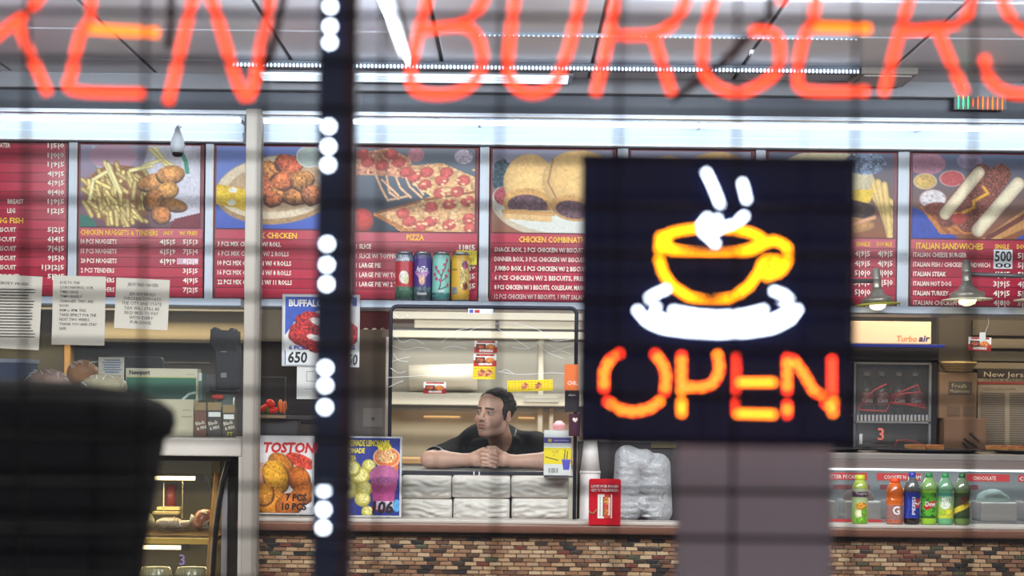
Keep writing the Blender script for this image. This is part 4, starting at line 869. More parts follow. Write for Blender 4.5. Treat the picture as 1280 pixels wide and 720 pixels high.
# ================================================================ bottles
ZL = ZL2
def bottle(px, lab, cap, liquid, label_c, style, cat='bottle', Yb=8.12):
    c = P(px, 655, Yb); c.z = ZL; s = S(1, Yb); t = thing('drink_bottle', lab, cat, tuple(c), 'drink bottles on the counter')
    R = 10.2 * s if style != 'slim' else 9.6 * s
    H = {'slim': 61, 'sport': 57.5, 'cola': 65, 'soda': 64.5}[style] * s
    body = {'slim': [(R * .9, 0), (R, .004), (R, H * .3), (R * .97, H * .6), (R, H * .66), (R, H * .76), (R * .7, H * .86), (R * .55, H * .9)],
            'sport': [(R * .92, 0), (R, .005), (R, H * .46), (R * 1.06, H * .5), (R * 1.06, H * .54), (R * .98, H * .56), (R * 1.08, H * .64), (R * 1.02, H * .76), (R * .7, H * .86), (R * .62, H * .9)],
            'cola': [(R * .8, 0), (R * .95, .006), (R * .97, H * .12), (R * .92, H * .2), (R * .95, H * .5), (R, H * .62), (R * .9, H * .74), (R * .6, H * .84), (R * .36, H * .92)],
            'soda': [(R * .8, 0), (R * .97, .006), (R * .97, H * .12), (R * .93, H * .16), (R * .93, H * .6), (R, H * .66), (R * .95, H * .74), (R * .66, H * .85), (R * .38, H * .92)]}[style]
    lq = M('liquid_' + '_'.join(map(str, liquid)), liquid, 0.12, var=0.15, scale=30, spec=0.8)
    mb = MB(); mb.lathe(body, c, 24); mb.build('body', lq, t, smooth=True)
    if style in ('cola', 'soda'):
        gl = M_glass('bottle_neck', tint=(0.8, 0.9, 0.85), gloss=0.12, haze=0.12)
        mb = MB(); nk = [(rr + 0.0012, z) for rr, z in body if z > H * .6]; mb.lathe(nk, c, 24); mb.build('neck_shell', gl, t, smooth=True)
    cr = R * (.62 if style == 'sport' else .6 if style == 'slim' else .42)
    mb = MB(); mb.lathe([(cr, H * .9), (cr * 1.04, H * .91), (cr * 1.02, H * .995), (cr * .9, H), (.0005, H)], c, 22); mb.build('cap', M('cap_' + '_'.join(map(str, cap)), cap, 0.35, var=0.05), t, smooth=True)
    z0, z1 = {'slim': (.02, .72), 'sport': (.0, .45), 'cola': (.12, .62), 'soda': (.13, .62)}[style]
    p = Print(110, 64, label_c[0])
    label_c[1](p)
    prof = [(np.interp(H * (z0 + (z1 - z0) * k / 8), [q[1] for q in body], [q[0] for q in body]) + 0.0014, H * (z0 + (z1 - z0) * k / 8)) for k in range(9)]
    if z0 == 0: prof[0] = (prof[1][0], 0.004)
    wrap_print(p, prof, c, 'printed_label', t)
    tx = label_c[2]
    if tx:
        mb = MB()
        for q in tx: curved_text(mb, q[0], c.x, c.y, c.z + H * q[1], R * 1.0 + 0.0035, q[2] * s, q[3] * s, 0, q[5] if len(q) > 5 else False)
        mb.build('lettering', M('label_ink_' + '_'.join(map(str, tx[0][4])), tx[0][4], 0.4), t)
    return t
def l_lime(p):
    p.grad((206, 214, 190), (130, 180, 60)); p.rect(0, 6, 110, 16, (96, 60, 90), 0.3); p.ell(56, 32, 14, 7, (206, 140, 50), 0, 0.2, 0.2); p.ell(50, 46, 9, 8, (232, 232, 190), 0, 0.1, 0.2); p.ell(62, 44, 7, 9, (110, 160, 50), 0, 0.15, 0.3); p.ell(56, 58, 12, 6, (110, 170, 50), 0, 0.2, 0.3)
def l_sport(p): p.grad((214, 110, 60), (150, 116, 112)); p.rect(0, 6, 110, 64, (156, 112, 108), 0.1); p.rect(0, 52, 110, 58, (190, 90, 60), 0.2)
def l_cola(p): p.a[:] = (34, 52, 150); p.ell(66, 26, 9, 12, (184, 50, 66), 0, 0.05); p.line([(58, 26), (66, 29), (75, 24)], 3, (226, 226, 236)); p.line([(40, 2), (46, 30), (40, 62)], 2, (60, 90, 190))
def l_dew(p):
    p.a[:] = (86, 170, 50)
    for k in range(34): x, y = RNG.uniform(0, 110), RNG.uniform(0, 64); p.line([(x, y), (x + RNG.uniform(4, 9), y + RNG.uniform(-8, 8))], 2.4, (20, 40, 24), 0, 0)
    p.poly([(38, 34), (56, 22), (76, 18), (66, 34), (46, 44)], (190, 44, 46)); p.rect(0, 58, 110, 64, (40, 90, 30))
def l_lemon(p): p.grad((120, 190, 160), (206, 206, 60)); p.rect(0, 0, 110, 8, (76, 150, 130)); p.ell(52, 30, 12, 10, (230, 236, 220), 0, 0.1); p.ell(60, 48, 10, 8, (226, 216, 60), 0, 0.1, 0.2); p.ell(46, 50, 8, 6, (170, 200, 60), 0, 0.1, 0.2)
def l_ginger(p): p.a[:] = (60, 74, 46); p.poly([(30, 40), (84, 12), (84, 26), (30, 54)], (214, 190, 60)); p.rect(0, 56, 110, 64, (40, 60, 36)); p.ell(56, 14, 8, 5, (96, 40, 40), 0, 0.1)
bottle(1074.5, 'slim lime green juice bottle standing alone left of the others', (206, 216, 50), (176, 196, 92), ((150, 180, 80), l_lime, [('Tropical', 0.60, 3.2, 15, (235, 230, 235))]), 'slim')
bottle(1118, 'orange sports drink bottle with a white G on its label', (232, 74, 30), (222, 104, 30), ((190, 90, 60), l_sport, [('G', 0.22, 10, 9, (240, 238, 238))]), 'sport')
bottle(1139.5, 'dark cola bottle with a blue label and blue cap', (40, 60, 170), (30, 14, 16), ((34, 52, 150), l_cola, [('PEPSI', 0.36, 4, 22, (220, 220, 236), True)]), 'cola')
bottle(1160.5, 'bright green soda bottle with a jagged black and red label', (30, 130, 60), (150, 200, 50), ((86, 170, 50), l_dew, [('Dew', 0.36, 6, 13, (236, 226, 220))]), 'soda')
bottle(1181, 'pale green soda bottle with a lemon label', (40, 140, 80), (110, 180, 130), ((120, 190, 150), l_lemon, [('MIST', 0.46, 5, 13, (236, 240, 236))]), 'soda')
bottle(1202, 'olive green ginger ale bottle, rightmost on the counter', (30, 96, 50), (104, 130, 64), ((60, 74, 46), l_ginger, [('Ginger', 0.40, 4.6, 16, (90, 30, 30))]), 'soda')

# ================================================================ ice cream case right of the counter
t = thing('ice_cream_case', 'long glass fronted ice cream case behind the bottles', 'display case', (1.6, 8.5, 0))
xa, xb = P(868, 600, 8.5).x, 2.72; zt = P(1150, 566, 8.5).z - 0.004
stl = M('case_steel', (158, 150, 146), 0.35, 0.35, var=0.08, scale=5, stretch=(0.3, 1, 8))
mb = MB(); mb.bx(xa, xb, 8.5, 9.05, zt - 0.03, zt); mb.build('top', stl, t, bevel=0.004)
z1 = P(1150, 587, 8.49).z
mb = MB(); mb.bx(xa, xb, 8.49, 8.52, z1, zt - 0.03); mb.build('upper_fascia', M('fascia_grey', (132, 118, 114), 0.4, 0.2, var=0.08, scale=4), t, bevel=0.002)
mb = MB(); mb.bx(xa, xb, 8.482, 8.492, z1 - 0.006, z1 + 0.003); mb.build('light_strip', E_('case_strip', (226, 236, 240), 1.5), t)
mb = MB(); mb.bx(xa, xb, 9.0, 9.04, 0.95, z1); mb.build('rear_panel', M('case_rear', (142, 148, 150), 0.45, var=0.12, scale=3), t)
mb = MB(); mb.bx(xa, xb, 8.5, 9.04, 0.3, 1.0); mb.build('tub_body', M('case_body', (120, 120, 122), 0.4), t)
mb = MB(); mb.bx(xa, xb, 8.486, 8.49, 1.0, z1); mb.build('glass_front', M_glass('case_glass', gloss=0.06, haze=0.05), t)
icm = [M('ice_%s' % n, c, 0.5, var=0.1, scale=20, bump=0.5) for n, c in (('vanilla', (196, 196, 184)), ('pink', (188, 158, 168)), ('mint', (160, 186, 176)), ('brown', (140, 116, 108)))]
for i in range(9):
    x = xa + 0.16 + 0.21 * i
    if x > xb - 0.1: break
    mb = MB(); mb.bx(x - 0.085, x + 0.085, 8.58, 8.8, 1.0, 1.09); o = mb.build('tub', stl, t, bevel=0.008); mb = MB(); mb.ell((x, 8.69, 1.10), (0.075, 0.09, 0.045), 16, wob=0.06, seed=i); mb.build('ice_cream', icm[i % 4], o, smooth=True)
rl = M('flavour_red', (206, 70, 74), 0.4, var=0.05); fw = M('flavour_white', (246, 238, 232), 0.5, var=0)
for x0, x1, s, tx, tw_ in ((1032, 1084, 'BUTTER PECAN', 1031, 41), (1096, 1151, 'COOKIES N CREAM', 1105, 46), (1208, 1262, 'CHOCOLATE', 1216, 29), (1273, 1320, 'COFFEE', 1274, 28)):
    yo = (x0 - 1180) * math.tan(TH)
    mb = MB(); mb.rect(x0, 592.5 + yo, x1, 601.5 + yo, 8.482, 0.002); o = mb.build('flavour_label', rl, t)
    MB().text(s, tx, 599.6 + yo, 8.4805, 4.8, tw_, bold=0.015).build('lettering', fw, o)
for k in range(3):
    mb = MB(); x = (1042, 1100, 1168)[k]; mb.rect(x, 606, x + (45, 20, 55)[k], 612, 8.62, 0.003); mb.build('inner_label', rl, t)
mb = MB(); mb.rect(1030, 649, 1103, 653.5, 8.47, 0.003); mb.build('lower_label', rl, t)
# pizza trays on top
pan = M('pan_dark', (82, 82, 96), 0.35, 0.6); crust = M('crust', (170, 116, 76), 0.6, var=0.3, scale=60, bump=0.4)
for k, (px, lab) in enumerate(((1012, 'round pizza pan half hidden behind the lit sign'), (1157, 'round dark pizza pan in the middle of the case top'), (1306, 'round dark pizza pan at the right edge of the photo'))):
    c = P(px, 563, 8.76); c.z = zt; t = thing('pizza_pan', lab, 'pan', tuple(c), 'pizza pans on the ice cream case')
    mb = MB(); mb.lathe([(0.06, 0.0), (0.22, 0.002), (0.24, 0.012), (0.258, 0.015), (0.258, 0.018), (0.235, 0.016), (0.0005, 0.008)], c, 40); mb.build('pan', pan, t, smooth=True)
for k, (px, lab) in enumerate(((1018, 'leftmost pizza slice on a pan, beside the lit sign'), (1152, 'pizza slice left on the middle pan'), (1175, 'second pizza slice on the middle pan'), (1254, 'pizza slice on the far right pan'), (1278, 'last pizza slice on the far right pan'))):
    c = P(px, 560, 8.68); c.z = zt + 0.017; t = thing('pizza_slice', lab, 'pizza', tuple(c), 'pizza slices on the pans')
    mb = MB(); w = 0.05; pts = [(c.x - w, c.y + 0.13), (c.x + w, c.y + 0.13), (c.x, c.y - 0.08)]
    mb.add([(x, y, c.z) for x, y in pts] + [(x, y, c.z + 0.012) for x, y in pts], [(2, 1, 0), (3, 4, 5), (0, 1, 4, 3), (1, 2, 5, 4), (2, 0, 3, 5)]); mb.build('cheese', M('cheese', (210, 150, 84), 0.5, var=0.35, scale=80, bump=0.3), t)
    mb = MB(); mb.tube([(c.x - w, c.y + 0.13, c.z + 0.011), (c.x, c.y + 0.145, c.z + 0.012), (c.x + w, c.y + 0.13, c.z + 0.011)], 0.008, 8); mb.build('crust_edge', crust, t, smooth=True)
    for j in range(3):
        mb = MB(); mb.lathe([(0.016, 0), (0.015, 0.003), (0.0005, 0.003)], (c.x + (-0.02, 0.02, 0)[j], c.y + (0.08, 0.07, 0.01)[j], c.z + 0.012), 10); mb.build('pepperoni', M('pepperoni', (150, 50, 40), 0.4), t)

# ================================================================ drinks fridge
t = thing('drinks_fridge', 'black drinks fridge with a lit white top panel, right of the lit sign', 'fridge', tuple(P(1080, 700, 9.2)))
YF = 9.2; a_, b_ = P(960, 500, YF).x, P(1171, 500, YF).x
mb = MB(); zc = P(1100, 431, YF).z; mb.bx(a_, b_, YF + 0.3, YF + 0.6, 0, zc); mb.bx(a_, a_ + 0.03, YF, YF + 0.3, 0, zc); mb.bx(b_ - 0.035, b_, YF, YF + 0.3, 0, zc); mb.bx(a_, b_, YF, YF + 0.3, P(1100, 452, YF).z, zc); mb.bx(a_, b_, YF, YF + 0.3, 0, P(1100, 562, YF).z); mb.build('body', M('fridge_black', (34, 34, 40), 0.3), t)
mb = MB(); mb.rect(960, 401, 1164, 429, YF - 0.02, 0.3); sg_ = mb.build('top_panel', M('fridge_sign', (232, 205, 180), 0.4, var=0.03, emit=(255, 214, 178), strength=0.35), t, bevel=0.003)
mb = MB(); mb.text('Turbo', 1120, 426.5, YF - 0.022, 7, 26, res=2, slant=0.15, bold=0.02); mb.text('air', 1148, 426.5, YF - 0.022, 7.4, 14, mi=1, res=2, slant=0.2, bold=0.03); mb.build('lettering', [M('logo_orange', (226, 150, 110), 0.5, var=0), M('logo_blue', (44, 56, 130), 0.5, var=0)], sg_)
mb = MB(); mb.rect(960, 429.5, 1181, 434, YF - 0.05, 0.02); mb.build('blue_trim', M('trim_blue', (46, 58, 170), 0.35), t, bevel=0.002)
mb = MB(); mb.rect(960, 434, 1173, 449, YF - 0.01, 0.02); mb.build('dark_fascia', M('fascia_dark', (58, 58, 64), 0.35), t)
mb = MB(); mb.rect(1069, 454, 1162, 559, YF + 0.26, 0.01); mb.build('inner_back', M('fridge_inner', (120, 112, 118), 0.5, var=0.15, scale=6), t)
for (q, r_) in (((1067, 455, 1069.5, 560), 0), ((1161, 455, 1164, 560), 0), ((1067, 453, 1164, 455.5), 0), ((1067, 526.5, 1164, 529), 0)):
    mb = MB(); mb.rect(*q, YF - 0.015, 0.02); mb.build('door_trim', M('trim_grey', (130, 132, 138), 0.35, 0.5), t)
mb = MB(); mb.rect(1068, 454, 1163, 560, YF - 0.004, 0.003); mb.build('door_glass', M_glass('fridge_glass', gloss=0.07, haze=0.02), t)
for k in range(19):
    mb = MB(); mb.rect(1071 + k * 4.8, 518.5, 1073.4 + k * 4.8, 526, YF + 0.0, 0.01); mb.build('shelf_slat', M('slat_grey', (176, 170, 176), 0.4), t)
mb = MB(); zsf = P(1100, 519, YF).z; mb.bx(P(1069, 500, YF).x, P(1162, 500, YF).x, YF + 0.01, YF + 0.25, zsf - 0.006, zsf); mb.build('shelf', M('shelf_blue', (60, 80, 150), 0.35), t)
zlow = P(1100, 560, YF).z
rc = M('hoop_reflection_red', (196, 36, 54), 0.4)
mb = MB(); mb.tube([P(1118, 560, YF + 0.05), P(1121, 551, YF + 0.05), P(1134, 550, YF + 0.05), P(1150, 554, YF + 0.05), P(1153, 560, YF + 0.05)], 0.004, 8); mb.build('red_hoop', rc, t, smooth=True)
mb = MB(); mb.text('3', 1097, 550, YF - 0.02, 15, 8, res=2, bold=0.01); mb.build('red_digit', M('digit_red', (226, 120, 110), 0.4), t); MB().text('1', 1074, 555, YF - 0.02, 13, 4, res=2).build('white_digit', M('digit_white', (196, 196, 206), 0.4), t)
for k, px in enumerate((1083, 1102, 1123.5, 1144)):
    c = P(px, 517, YF + 0.08); c.z = zsf + 0.001; g = thing('cola_bottle', ('first', 'second', 'third', 'fourth')[k] + ' dark cola bottle from the left on the fridge shelf', 'bottle', tuple(c), 'cola bottles in the fridge')
    s = S(1, YF + 0.08); mb = MB(); mb.lathe([(7 * s, 0), (8.4 * s, 2 * s), (8.4 * s, 20 * s), (8.8 * s, 28 * s), (7 * s, 36 * s), (3.4 * s, 46 * s), (3.2 * s, 50 * s)], c, 18); mb.build('body', M('cola_dark', (38, 26, 30), 0.12), g, smooth=True)
    mb = MB(); mb.lathe([(8.7 * s, 12 * s), (8.8 * s, 13 * s), (9.2 * s, 27 * s), (8.8 * s, 28 * s)], c, 18); mb.build('label_band', M('cola_label', (118, 66, 70), 0.35), g, smooth=True)
    mb = MB(); curved_text(mb, 'Coca', c.x, c.y, c.z + 16 * s, 9.6 * s, 5 * s, 14 * s); mb.build('lettering', M('digit_white'), g)
    mb = MB(); mb.lathe([(3.8 * s, 49 * s), (3.8 * s, 54 * s), (.0005, 54 * s)], c, 14); mb.build('cap', M('cap_pale', (206, 196, 196), 0.4), g, smooth=True)
# neon reflection at the fridge, modelled as red tubes
t = thing('red_neon_reflection', 'red lines of a neon reflection in front of the cola bottles', 'reflection', tuple(P(1118, 512, YF + 0.03)))
mb = MB()
for pts in ([(1071, 512), (1092, 488), (1108, 480)], [(1110, 497), (1147, 481), (1158, 512)], [(1071, 512), (1108, 514), (1113, 502), (1158, 510)], [(1112, 500), (1130, 492), (1150, 490)], [(1114, 504), (1156, 506)]):
    mb.tube([P(x, y, YF + 0.012) for x, y in pts], 0.0035, 6)
mb.build('wire', rc, t, smooth=True)

# right hand shelf: basket, cartons, newspaper
t = thing('side_cabinet', 'dark cabinet side behind the cartons at the right', 'cabinet', tuple(P(1230, 700, 9.3)))
mb = MB(); mb.rect(1173, 396, 1360, 575, 9.42, 0.05); mb.build('back_panel', M('cab_dark', (74, 68, 64), 0.5, var=0.12, scale=4), t)
for (y0, y1, c) in ((401, 420, (94, 88, 82)), (424, 436, (124, 114, 102)), (440, 452, (96, 90, 84)), (454, 462, (128, 116, 100))):
    mb = MB(); mb.rect(1216, y0, 1360, y1, 9.40, 0.02); mb.build('board', M('board_%d' % y0, c, 0.5, var=0.1, scale=4), t, bevel=0.002)
zsh = P(1220, 562, 9.2).z; mb = MB(); mb.bx(P(1173, 560, 9.2).x, 3.2, 9.08, 9.42, zsh - 0.03, zsh); mb.build('shelf', M('cab_dark'), t); mb = MB(); mb.bx(P(1173, 560, 9.2).x, 3.2, 9.1, 9.4, 0, zsh - 0.03); mb.build('lower_body', M('cab_dark'), t)
t = thing('carton', 'brown carton lying at the bottom beside the fridge', 'box', tuple(P(1206, 561, 9.12)))
mb = MB(); mb.rect(1180, 523, 1233, 561.5, 9.12, 0.2); mb.build('box', M('card_brown', (104, 76, 58), 0.7, var=0.12, scale=6), t, bevel=0.003); mb = MB(); 
for pts in ([(1205, 548), (1216, 556), (1222, 559)], [(1212, 541), (1224, 552)], [(1203, 553), (1210, 560)]): mb.tube([P(x, y, 9.116) for x, y in pts], 0.005, 6)
mb.build('black_mark', M('poster_ink'), t)
t = thing('carton', 'taller brown carton with a dark label, beside the fridge', 'box', tuple(P(1198, 523, 9.16)))
mb = MB(); mb.rect(1174, 466, 1221, 523, 9.16, 0.16); mb.build('box', M('card_brown_dull', (112, 88, 68), 0.7, var=0.12, scale=6), t, bevel=0.003)
mb = MB(); mb.rect(1186, 477, 1215, 493, 9.157, 0.004); lb = mb.build('dark_label', M('label_dark', (62, 56, 46), 0.5), t); mb = MB(); mb.text('Fresh', 1190, 484.5, 9.155, 5, 18, res=1); mb.text('Mushrooms', 1188, 491, 9.155, 4.5, 24); mb.build('lettering', M('label_buff', (160, 146, 116), 0.6), lb)
mb = MB(); [mb.rect(1184 + k * 20, 508, 1200 + k * 20, 519, 9.157, 0.004) for k in range(2)]; mb.build('panel_mark', M('panel_mark', (90, 70, 54), 0.6), t)
t = thing('straw_basket', 'shallow straw basket on top of the taller carton', 'basket', tuple(P(1196, 466, 9.2)))
c = P(1197, 466, 9.22); mb = MB(); mb.lathe([(0.05, 0), (0.06, 0.002), (0.088, 0.04), (0.092, 0.056), (0.086, 0.056), (0.06, 0.02), (0.0005, 0.015)], c, 28)
mb.build('bowl', M('straw', (170, 148, 110), 0.8, var=0.4, scale=120, bump=0.8), t, smooth=True)
for k in range(4):
    mb = MB(); rr = 0.066 + 0.008 * k; mb.tube([(c.x + rr * math.cos(a * math.pi / 12), c.y + rr * math.sin(a * math.pi / 12), c.z + 0.012 + 0.012 * k) for a in range(24)], 0.004, 6, True); mb.build('weave_ring', M('straw_pale', (186, 164, 124), 0.8, var=0.3, scale=100), t, smooth=True)
t = thing('newspaper', 'newspaper sheet with a black masthead, right edge behind the case', 'newspaper', tuple(P(1262, 562, 9.3)))
mb = MB(); mb.rect(1222, 461, 1330, 561, 9.3, 0.006); mb.build('sheet', M('newsprint', (138, 126, 112), 0.8, var=0.08), t)
mb = MB(); mb.rect(1222, 461, 1330, 473, 9.298, 0.002); mh = mb.build('masthead', M('masthead_black', (46, 40, 40), 0.6), t); mb = MB(); mb.text('New Jersey', 1230, 471, 9.296, 6.5, 62, res=2); mb.text('STATE & FEDERAL', 1230, 476.3, 9.296, 2.8, 60, mi=1); mb.build('lettering', [M('masthead_pale', (190, 180, 166), 0.6), M('poster_ink')], mh)
mb = MB(); mb.rect(1222, 477.5, 1330, 480.5, 9.298, 0.002); mb.build('red_rule', M('rule_red', (130, 50, 46), 0.6), t)
mb = MB(); mb.text('LABOR LAWS POSTER', 1230, 487, 9.296, 2.6, 40)
for j in range(24):
    for cx in (1226, 1262, 1298): mb.rect(cx, 491 + j * 2.8, cx + 30, 492.2 + j * 2.8, 9.298, 0.001)
o = mb.build('print_lines', M('news_ink', (92, 82, 74), 0.8), t); o['kind'] = 'stuff'
# coupon on white tag hanging from the rail
coupon('coupon_card', 'red and white food coupon hanging right of the fridge', 'card', 1210.5, 421.5, 1239, 438.5, 8.36, 'food', 0.03)
t = thing('paper_tag', 'small white tag above the hanging coupon', 'tag', tuple(P(1228, 422, 8.358))); mb = MB(); mb.rect(1224.5, 415.5, 1232, 425, 8.357, 0.001); mb.build('tag_sheet', M('paper_white'), t); mb = MB(); mb.tube([P(1231, 417, 8.358), P(1236, 404, 8.36), P(1234, 386, 8.37)], 0.0008, 5); mb.build('string', M('wire_white'), t)

# ================================================================ warming lamps
def heat_lamp(px, py, Yl, lab, rim, arm_to, tilt=0.0, sc=1.0):
    c = P(px, py, Yl); t = thing('heat_lamp', lab, 'lamp', tuple(c), 'bell shaped lamps in front of the menu'); s = S(1, Yl) * sc
    def L(mb, prof, n=28): 
        m2 = MB(); m2.lathe(prof, (0, 0, 0), n); R = Matrix.Rotation(tilt, 4, 'Y')
        mb.add([R @ Vector(v) + c for v in m2.v], m2.f)
    st = M('lamp_steel', (150, 146, 138), 0.35, 0.6, var=0.1)
    mb = MB(); L(mb, [(5.4 * s, 20 * s), (8 * s, 15 * s), (11.5 * s, 11 * s), (15.5 * s, 9 * s), (18.5 * s, 8.2 * s), (19.8 * s, 7.4 * s), (19.8 * s, 2 * s), (17 * s, 1 * s), (10 * s, 8 * s), (3 * s, 16 * s)]); mb.build('bell', st, t, smooth=True)
    mb = MB(); L(mb, [(5.6 * s, 19 * s), (5.8 * s, 22 * s), (5.4 * s, 23 * s), (5.4 * s, 31 * s), (5.8 * s, 31.5 * s), (5.8 * s, 33 * s), (5.2 * s, 34 * s), (5.0 * s, 43 * s), (3.5 * s, 45 * s), (.0005, 45.5 * s)], 18); mb.build('socket', st, t, smooth=True)
    mb = MB(); L(mb, [(20 * s, 1.8 * s), (28 * s, 0.6 * s), (28.5 * s, -0.6 * s), (27 * s, -1.2 * s), (19 * s, -0.6 * s), (19 * s, 1 * s), (20 * s, 1.8 * s)], 32); mb.build('rim', rim, t, smooth=True)
    mb = MB(); L(mb, [(3 * s, 14 * s), (8 * s, 7 * s), (11 * s, 0), (9 * s, -4.5 * s), (4 * s, -7 * s), (.0005, -7.5 * s)], 20); mb.build('bulb', E_('lamp_bulb', (255, 238, 196), 4.0), t, smooth=True)
    for k in range(4):
        a = math.pi / 4 + k * math.pi / 2; R = Matrix.Rotation(tilt, 4, 'Y'); mb = MB(); mb.tube([c + R @ Vector((16 * s * math.cos(a), 16 * s * math.sin(a), 5 * s)), c + R @ Vector((20 * s * math.cos(a), 20 * s * math.sin(a), -2 * s))], 0.9 * s, 6); mb.build('clip', st, t)
    e = P(arm_to, py - 29 + (arm_to - px) * 0.011, Yl); mb = MB(); mb.tube([c + Vector((0, 0, 29 * s)), e], 0.0095, 10); mb.build('arm', M('arm_grey', (96, 92, 96), 0.4, 0.5), t, smooth=True)
heat_lamp(1097, 380.5, 8.22, 'steel bell lamp with a yellow rim, beside the lit sign', M('rim_yellow', (214, 210, 84), 0.35), 1010, -0.06, 1.0)
heat_lamp(1209, 374.5, 8.2, 'steel bell lamp with a pale rim in front of the last menu board', M('rim_cream', (238, 228, 200), 0.3), 1330, -0.03, 1.1)
heat_lamp(1299, 375.5, 8.25, 'pale rimmed lamp cut by the right edge of the photo', M('rim_cream'), 1360, 0.0, 1.1)

# ================================================================ kitchen behind the man
ks = M('kitchen_steel', (170, 166, 158), 0.38, 0.6, var=0.12, scale=3, stretch=(0.4, 1, 3)); kw = M('kitchen_white', (214, 208, 196), 0.45, var=0.04)
kg = M('kitchen_gold_steel', (204, 196, 176), 0.35, 0.3, var=0.22, scale=2.2, stretch=(0.6, 1, 1.6)); kd = M('kitchen_dark', (78, 80, 88), 0.4, 0.3)
t = thing('kitchen_hood', 'large stainless kitchen hood with white trims behind the man', 'hood', tuple(P(600, 500, 10.6)))
YK = 10.6
def kp(name, q, Y, d, m, bev=0.003): mb = MB(); mb.rect(*q, Y, d); return mb.build(name, m, t, bevel=bev)
kp('hood_top', (478, 366, 760, 400), YK - 0.1, 0.6, ks); kp('upper_trim', (518, 401, 760, 411), YK - 0.08, 0.1, kw); kp('dark_seam', (478, 410.5, 760, 414), YK - 0.04, 0.05, kd); kp('dark_clip', (619.5, 399, 623.5, 411), YK - 0.09, 0.02, kd)
kp('lower_trim', (478, 414, 760, 423), YK - 0.08, 0.1, kw); kp('hood_panel', (478, 423, 760, 494), YK + 0.02, 0.1, ks)
kp('white_band', (478, 492, 760, 507), YK - 0.12, 0.2, kw); kp('band_line', (478, 507, 760, 509.5), YK - 0.11, 0.1, kd); kp('vent_plate', (655, 496, 698, 503), YK - 0.128, 0.01, M('vent_plate', (206, 202, 192), 0.5))
kp('post', (673, 424, 679.5, 494), YK - 0.02, 0.04, kw); kp('corner_post', (479, 408, 489.5, 505), YK - 0.14, 0.05, M('post_pale', (188, 184, 176), 0.5))
mb = MB(); c0, c1 = P(512, 473, YK - 0.05), P(596, 471, YK - 0.05); mb.tube([c0, c0.lerp(c1, 0.5), c1], 0.075, 24); mb.build('duct', M('duct_steel', (206, 200, 188), 0.4, 0.2, var=0.05), t, smooth=True)
t = thing('steel_worktop', 'brushed golden steel worktable wall behind the man', 'counter', tuple(P(600, 640, 10.7)))
kp('pale_rail', (478, 510, 760, 515.5), YK - 0.0, 0.04, M('rail_pale_blue', (190, 200, 212), 0.4)); kp('back_panel', (478, 515, 760, 574), YK + 0.04, 0.04, kg); kp('front_edge', (478, 574, 760, 581), YK - 0.3, 0.3, M('edge_orange', (206, 160, 110), 0.4)); kp('front_panel', (478, 581, 760, 700), YK - 0.28, 0.3, kw)
for q in ((530, 520, 575, 521.6), (648, 521.5, 668, 523)): kp('steel_highlight', q, YK + 0.03, 0.01, E_('highlight_orange', (255, 206, 140), 0.8), 0)  # emissive lines stand in for orange highlights on the steel
kp('post', (672, 510, 678, 575), YK - 0.04, 0.04, kw); kp('post', (686.5, 510, 691.5, 575), YK - 0.04, 0.04, kw); kp('leg', (500, 690, 512, 900), YK - 0.2, 0.05, kd, 0)
t = thing('pink_bag', 'blurry pink bag behind the straw box', 'bag', tuple(P(700, 540, 9.9))); mb = MB(); c = P(699, 533, 9.9); mb.ell(c, (0.034, 0.04, 0.028), 14, wob=0.12, seed=4); mb.build('bundle', M('pink', (196, 132, 146), 0.6), t, smooth=True); mb = MB(); c2 = P(700, 541, 9.9); mb.bx(c2.x - 0.08, c2.x + 0.08, 9.8, 10.0, c2.z - 0.02, c2.z + 0.004); mb.build('tray', kw, t); mb = MB(); mb.bx(c2.x - 0.03, c2.x + 0.03, 9.87, 9.93, 0, c2.z - 0.02); mb.build('stand', kd, t)

# middle: grey door, awning patch, hot case behind wings poster
t = thing('metal_cabinet', 'tall scuffed grey metal cabinet between posters and service window', 'cabinet', tuple(P(460, 640, 9.6)))
mb = MB(); mb.rect(425, 411, 482, 560, 9.6, 0.3); mb.build('door_panel', M('cab_scuffed', (118, 112, 110), 0.4, 0.3, var=0.25, scale=5), t, bevel=0.003); mb = MB(); mb.rect(425, 560, 482, 800, 9.6, 0.3); mb.build('base', kd, t)
mb = MB(); mb.rect(453.5, 510, 478, 534, 9.595, 0.004); mb.build('plate', M('plate_grey', (142, 136, 134), 0.35, 0.3), t, bevel=0.001); mb = MB(); mb.ell(P(466.5, 523, 9.59), (0.007, 0.005, 0.007), 10); mb.build('knob', kd, t)
mb = MB(); mb.rect(478, 408, 489, 421, 9.5, 0.04); mb.build('white_cap', kw, t, bevel=0.002)
t = thing('valance', 'dark maroon scalloped valance above the metal cabinet', 'valance', tuple(P(466, 400, 9.5)))
pts = [(446, 388), (489, 388)] + [(489 - 43 * k / 12, 409 + 3 * abs(math.sin(k * math.pi / 3))) for k in range(13)]; q = [P(x, y, 9.42) for x, y in pts]
mb = MB(); mb.prism([(v.x, v.z) for v in reversed(q)], 9.42, 9.44); mb.build('cloth', M('maroon', (92, 36, 52), 0.7), t)
mb = MB(); mb.rect(444, 382, 489, 388, 9.41, 0.05); mb.build('rail', ks, t); c = P(466, 385, 9.43); mb = MB(); mb.bx(c.x - 0.006, c.x + 0.006, 9.42, 9.44, c.z, CEIL); mb.build('hanger', ks, t)
t = thing('oven', 'black oven body behind the wings poster', 'oven', tuple(P(380, 700, 9.4)))
mb = MB(); mb.rect(322, 427, 412, 530, 9.4, 0.4); mb.build('body', M('oven_black', (38, 38, 44), 0.35, var=0.15), t, bevel=0.004); mb = MB(); mb.rect(322, 530, 412, 850, 9.4, 0.4); mb.build('lower_body', M('oven_grey', (66, 64, 68), 0.4), t)
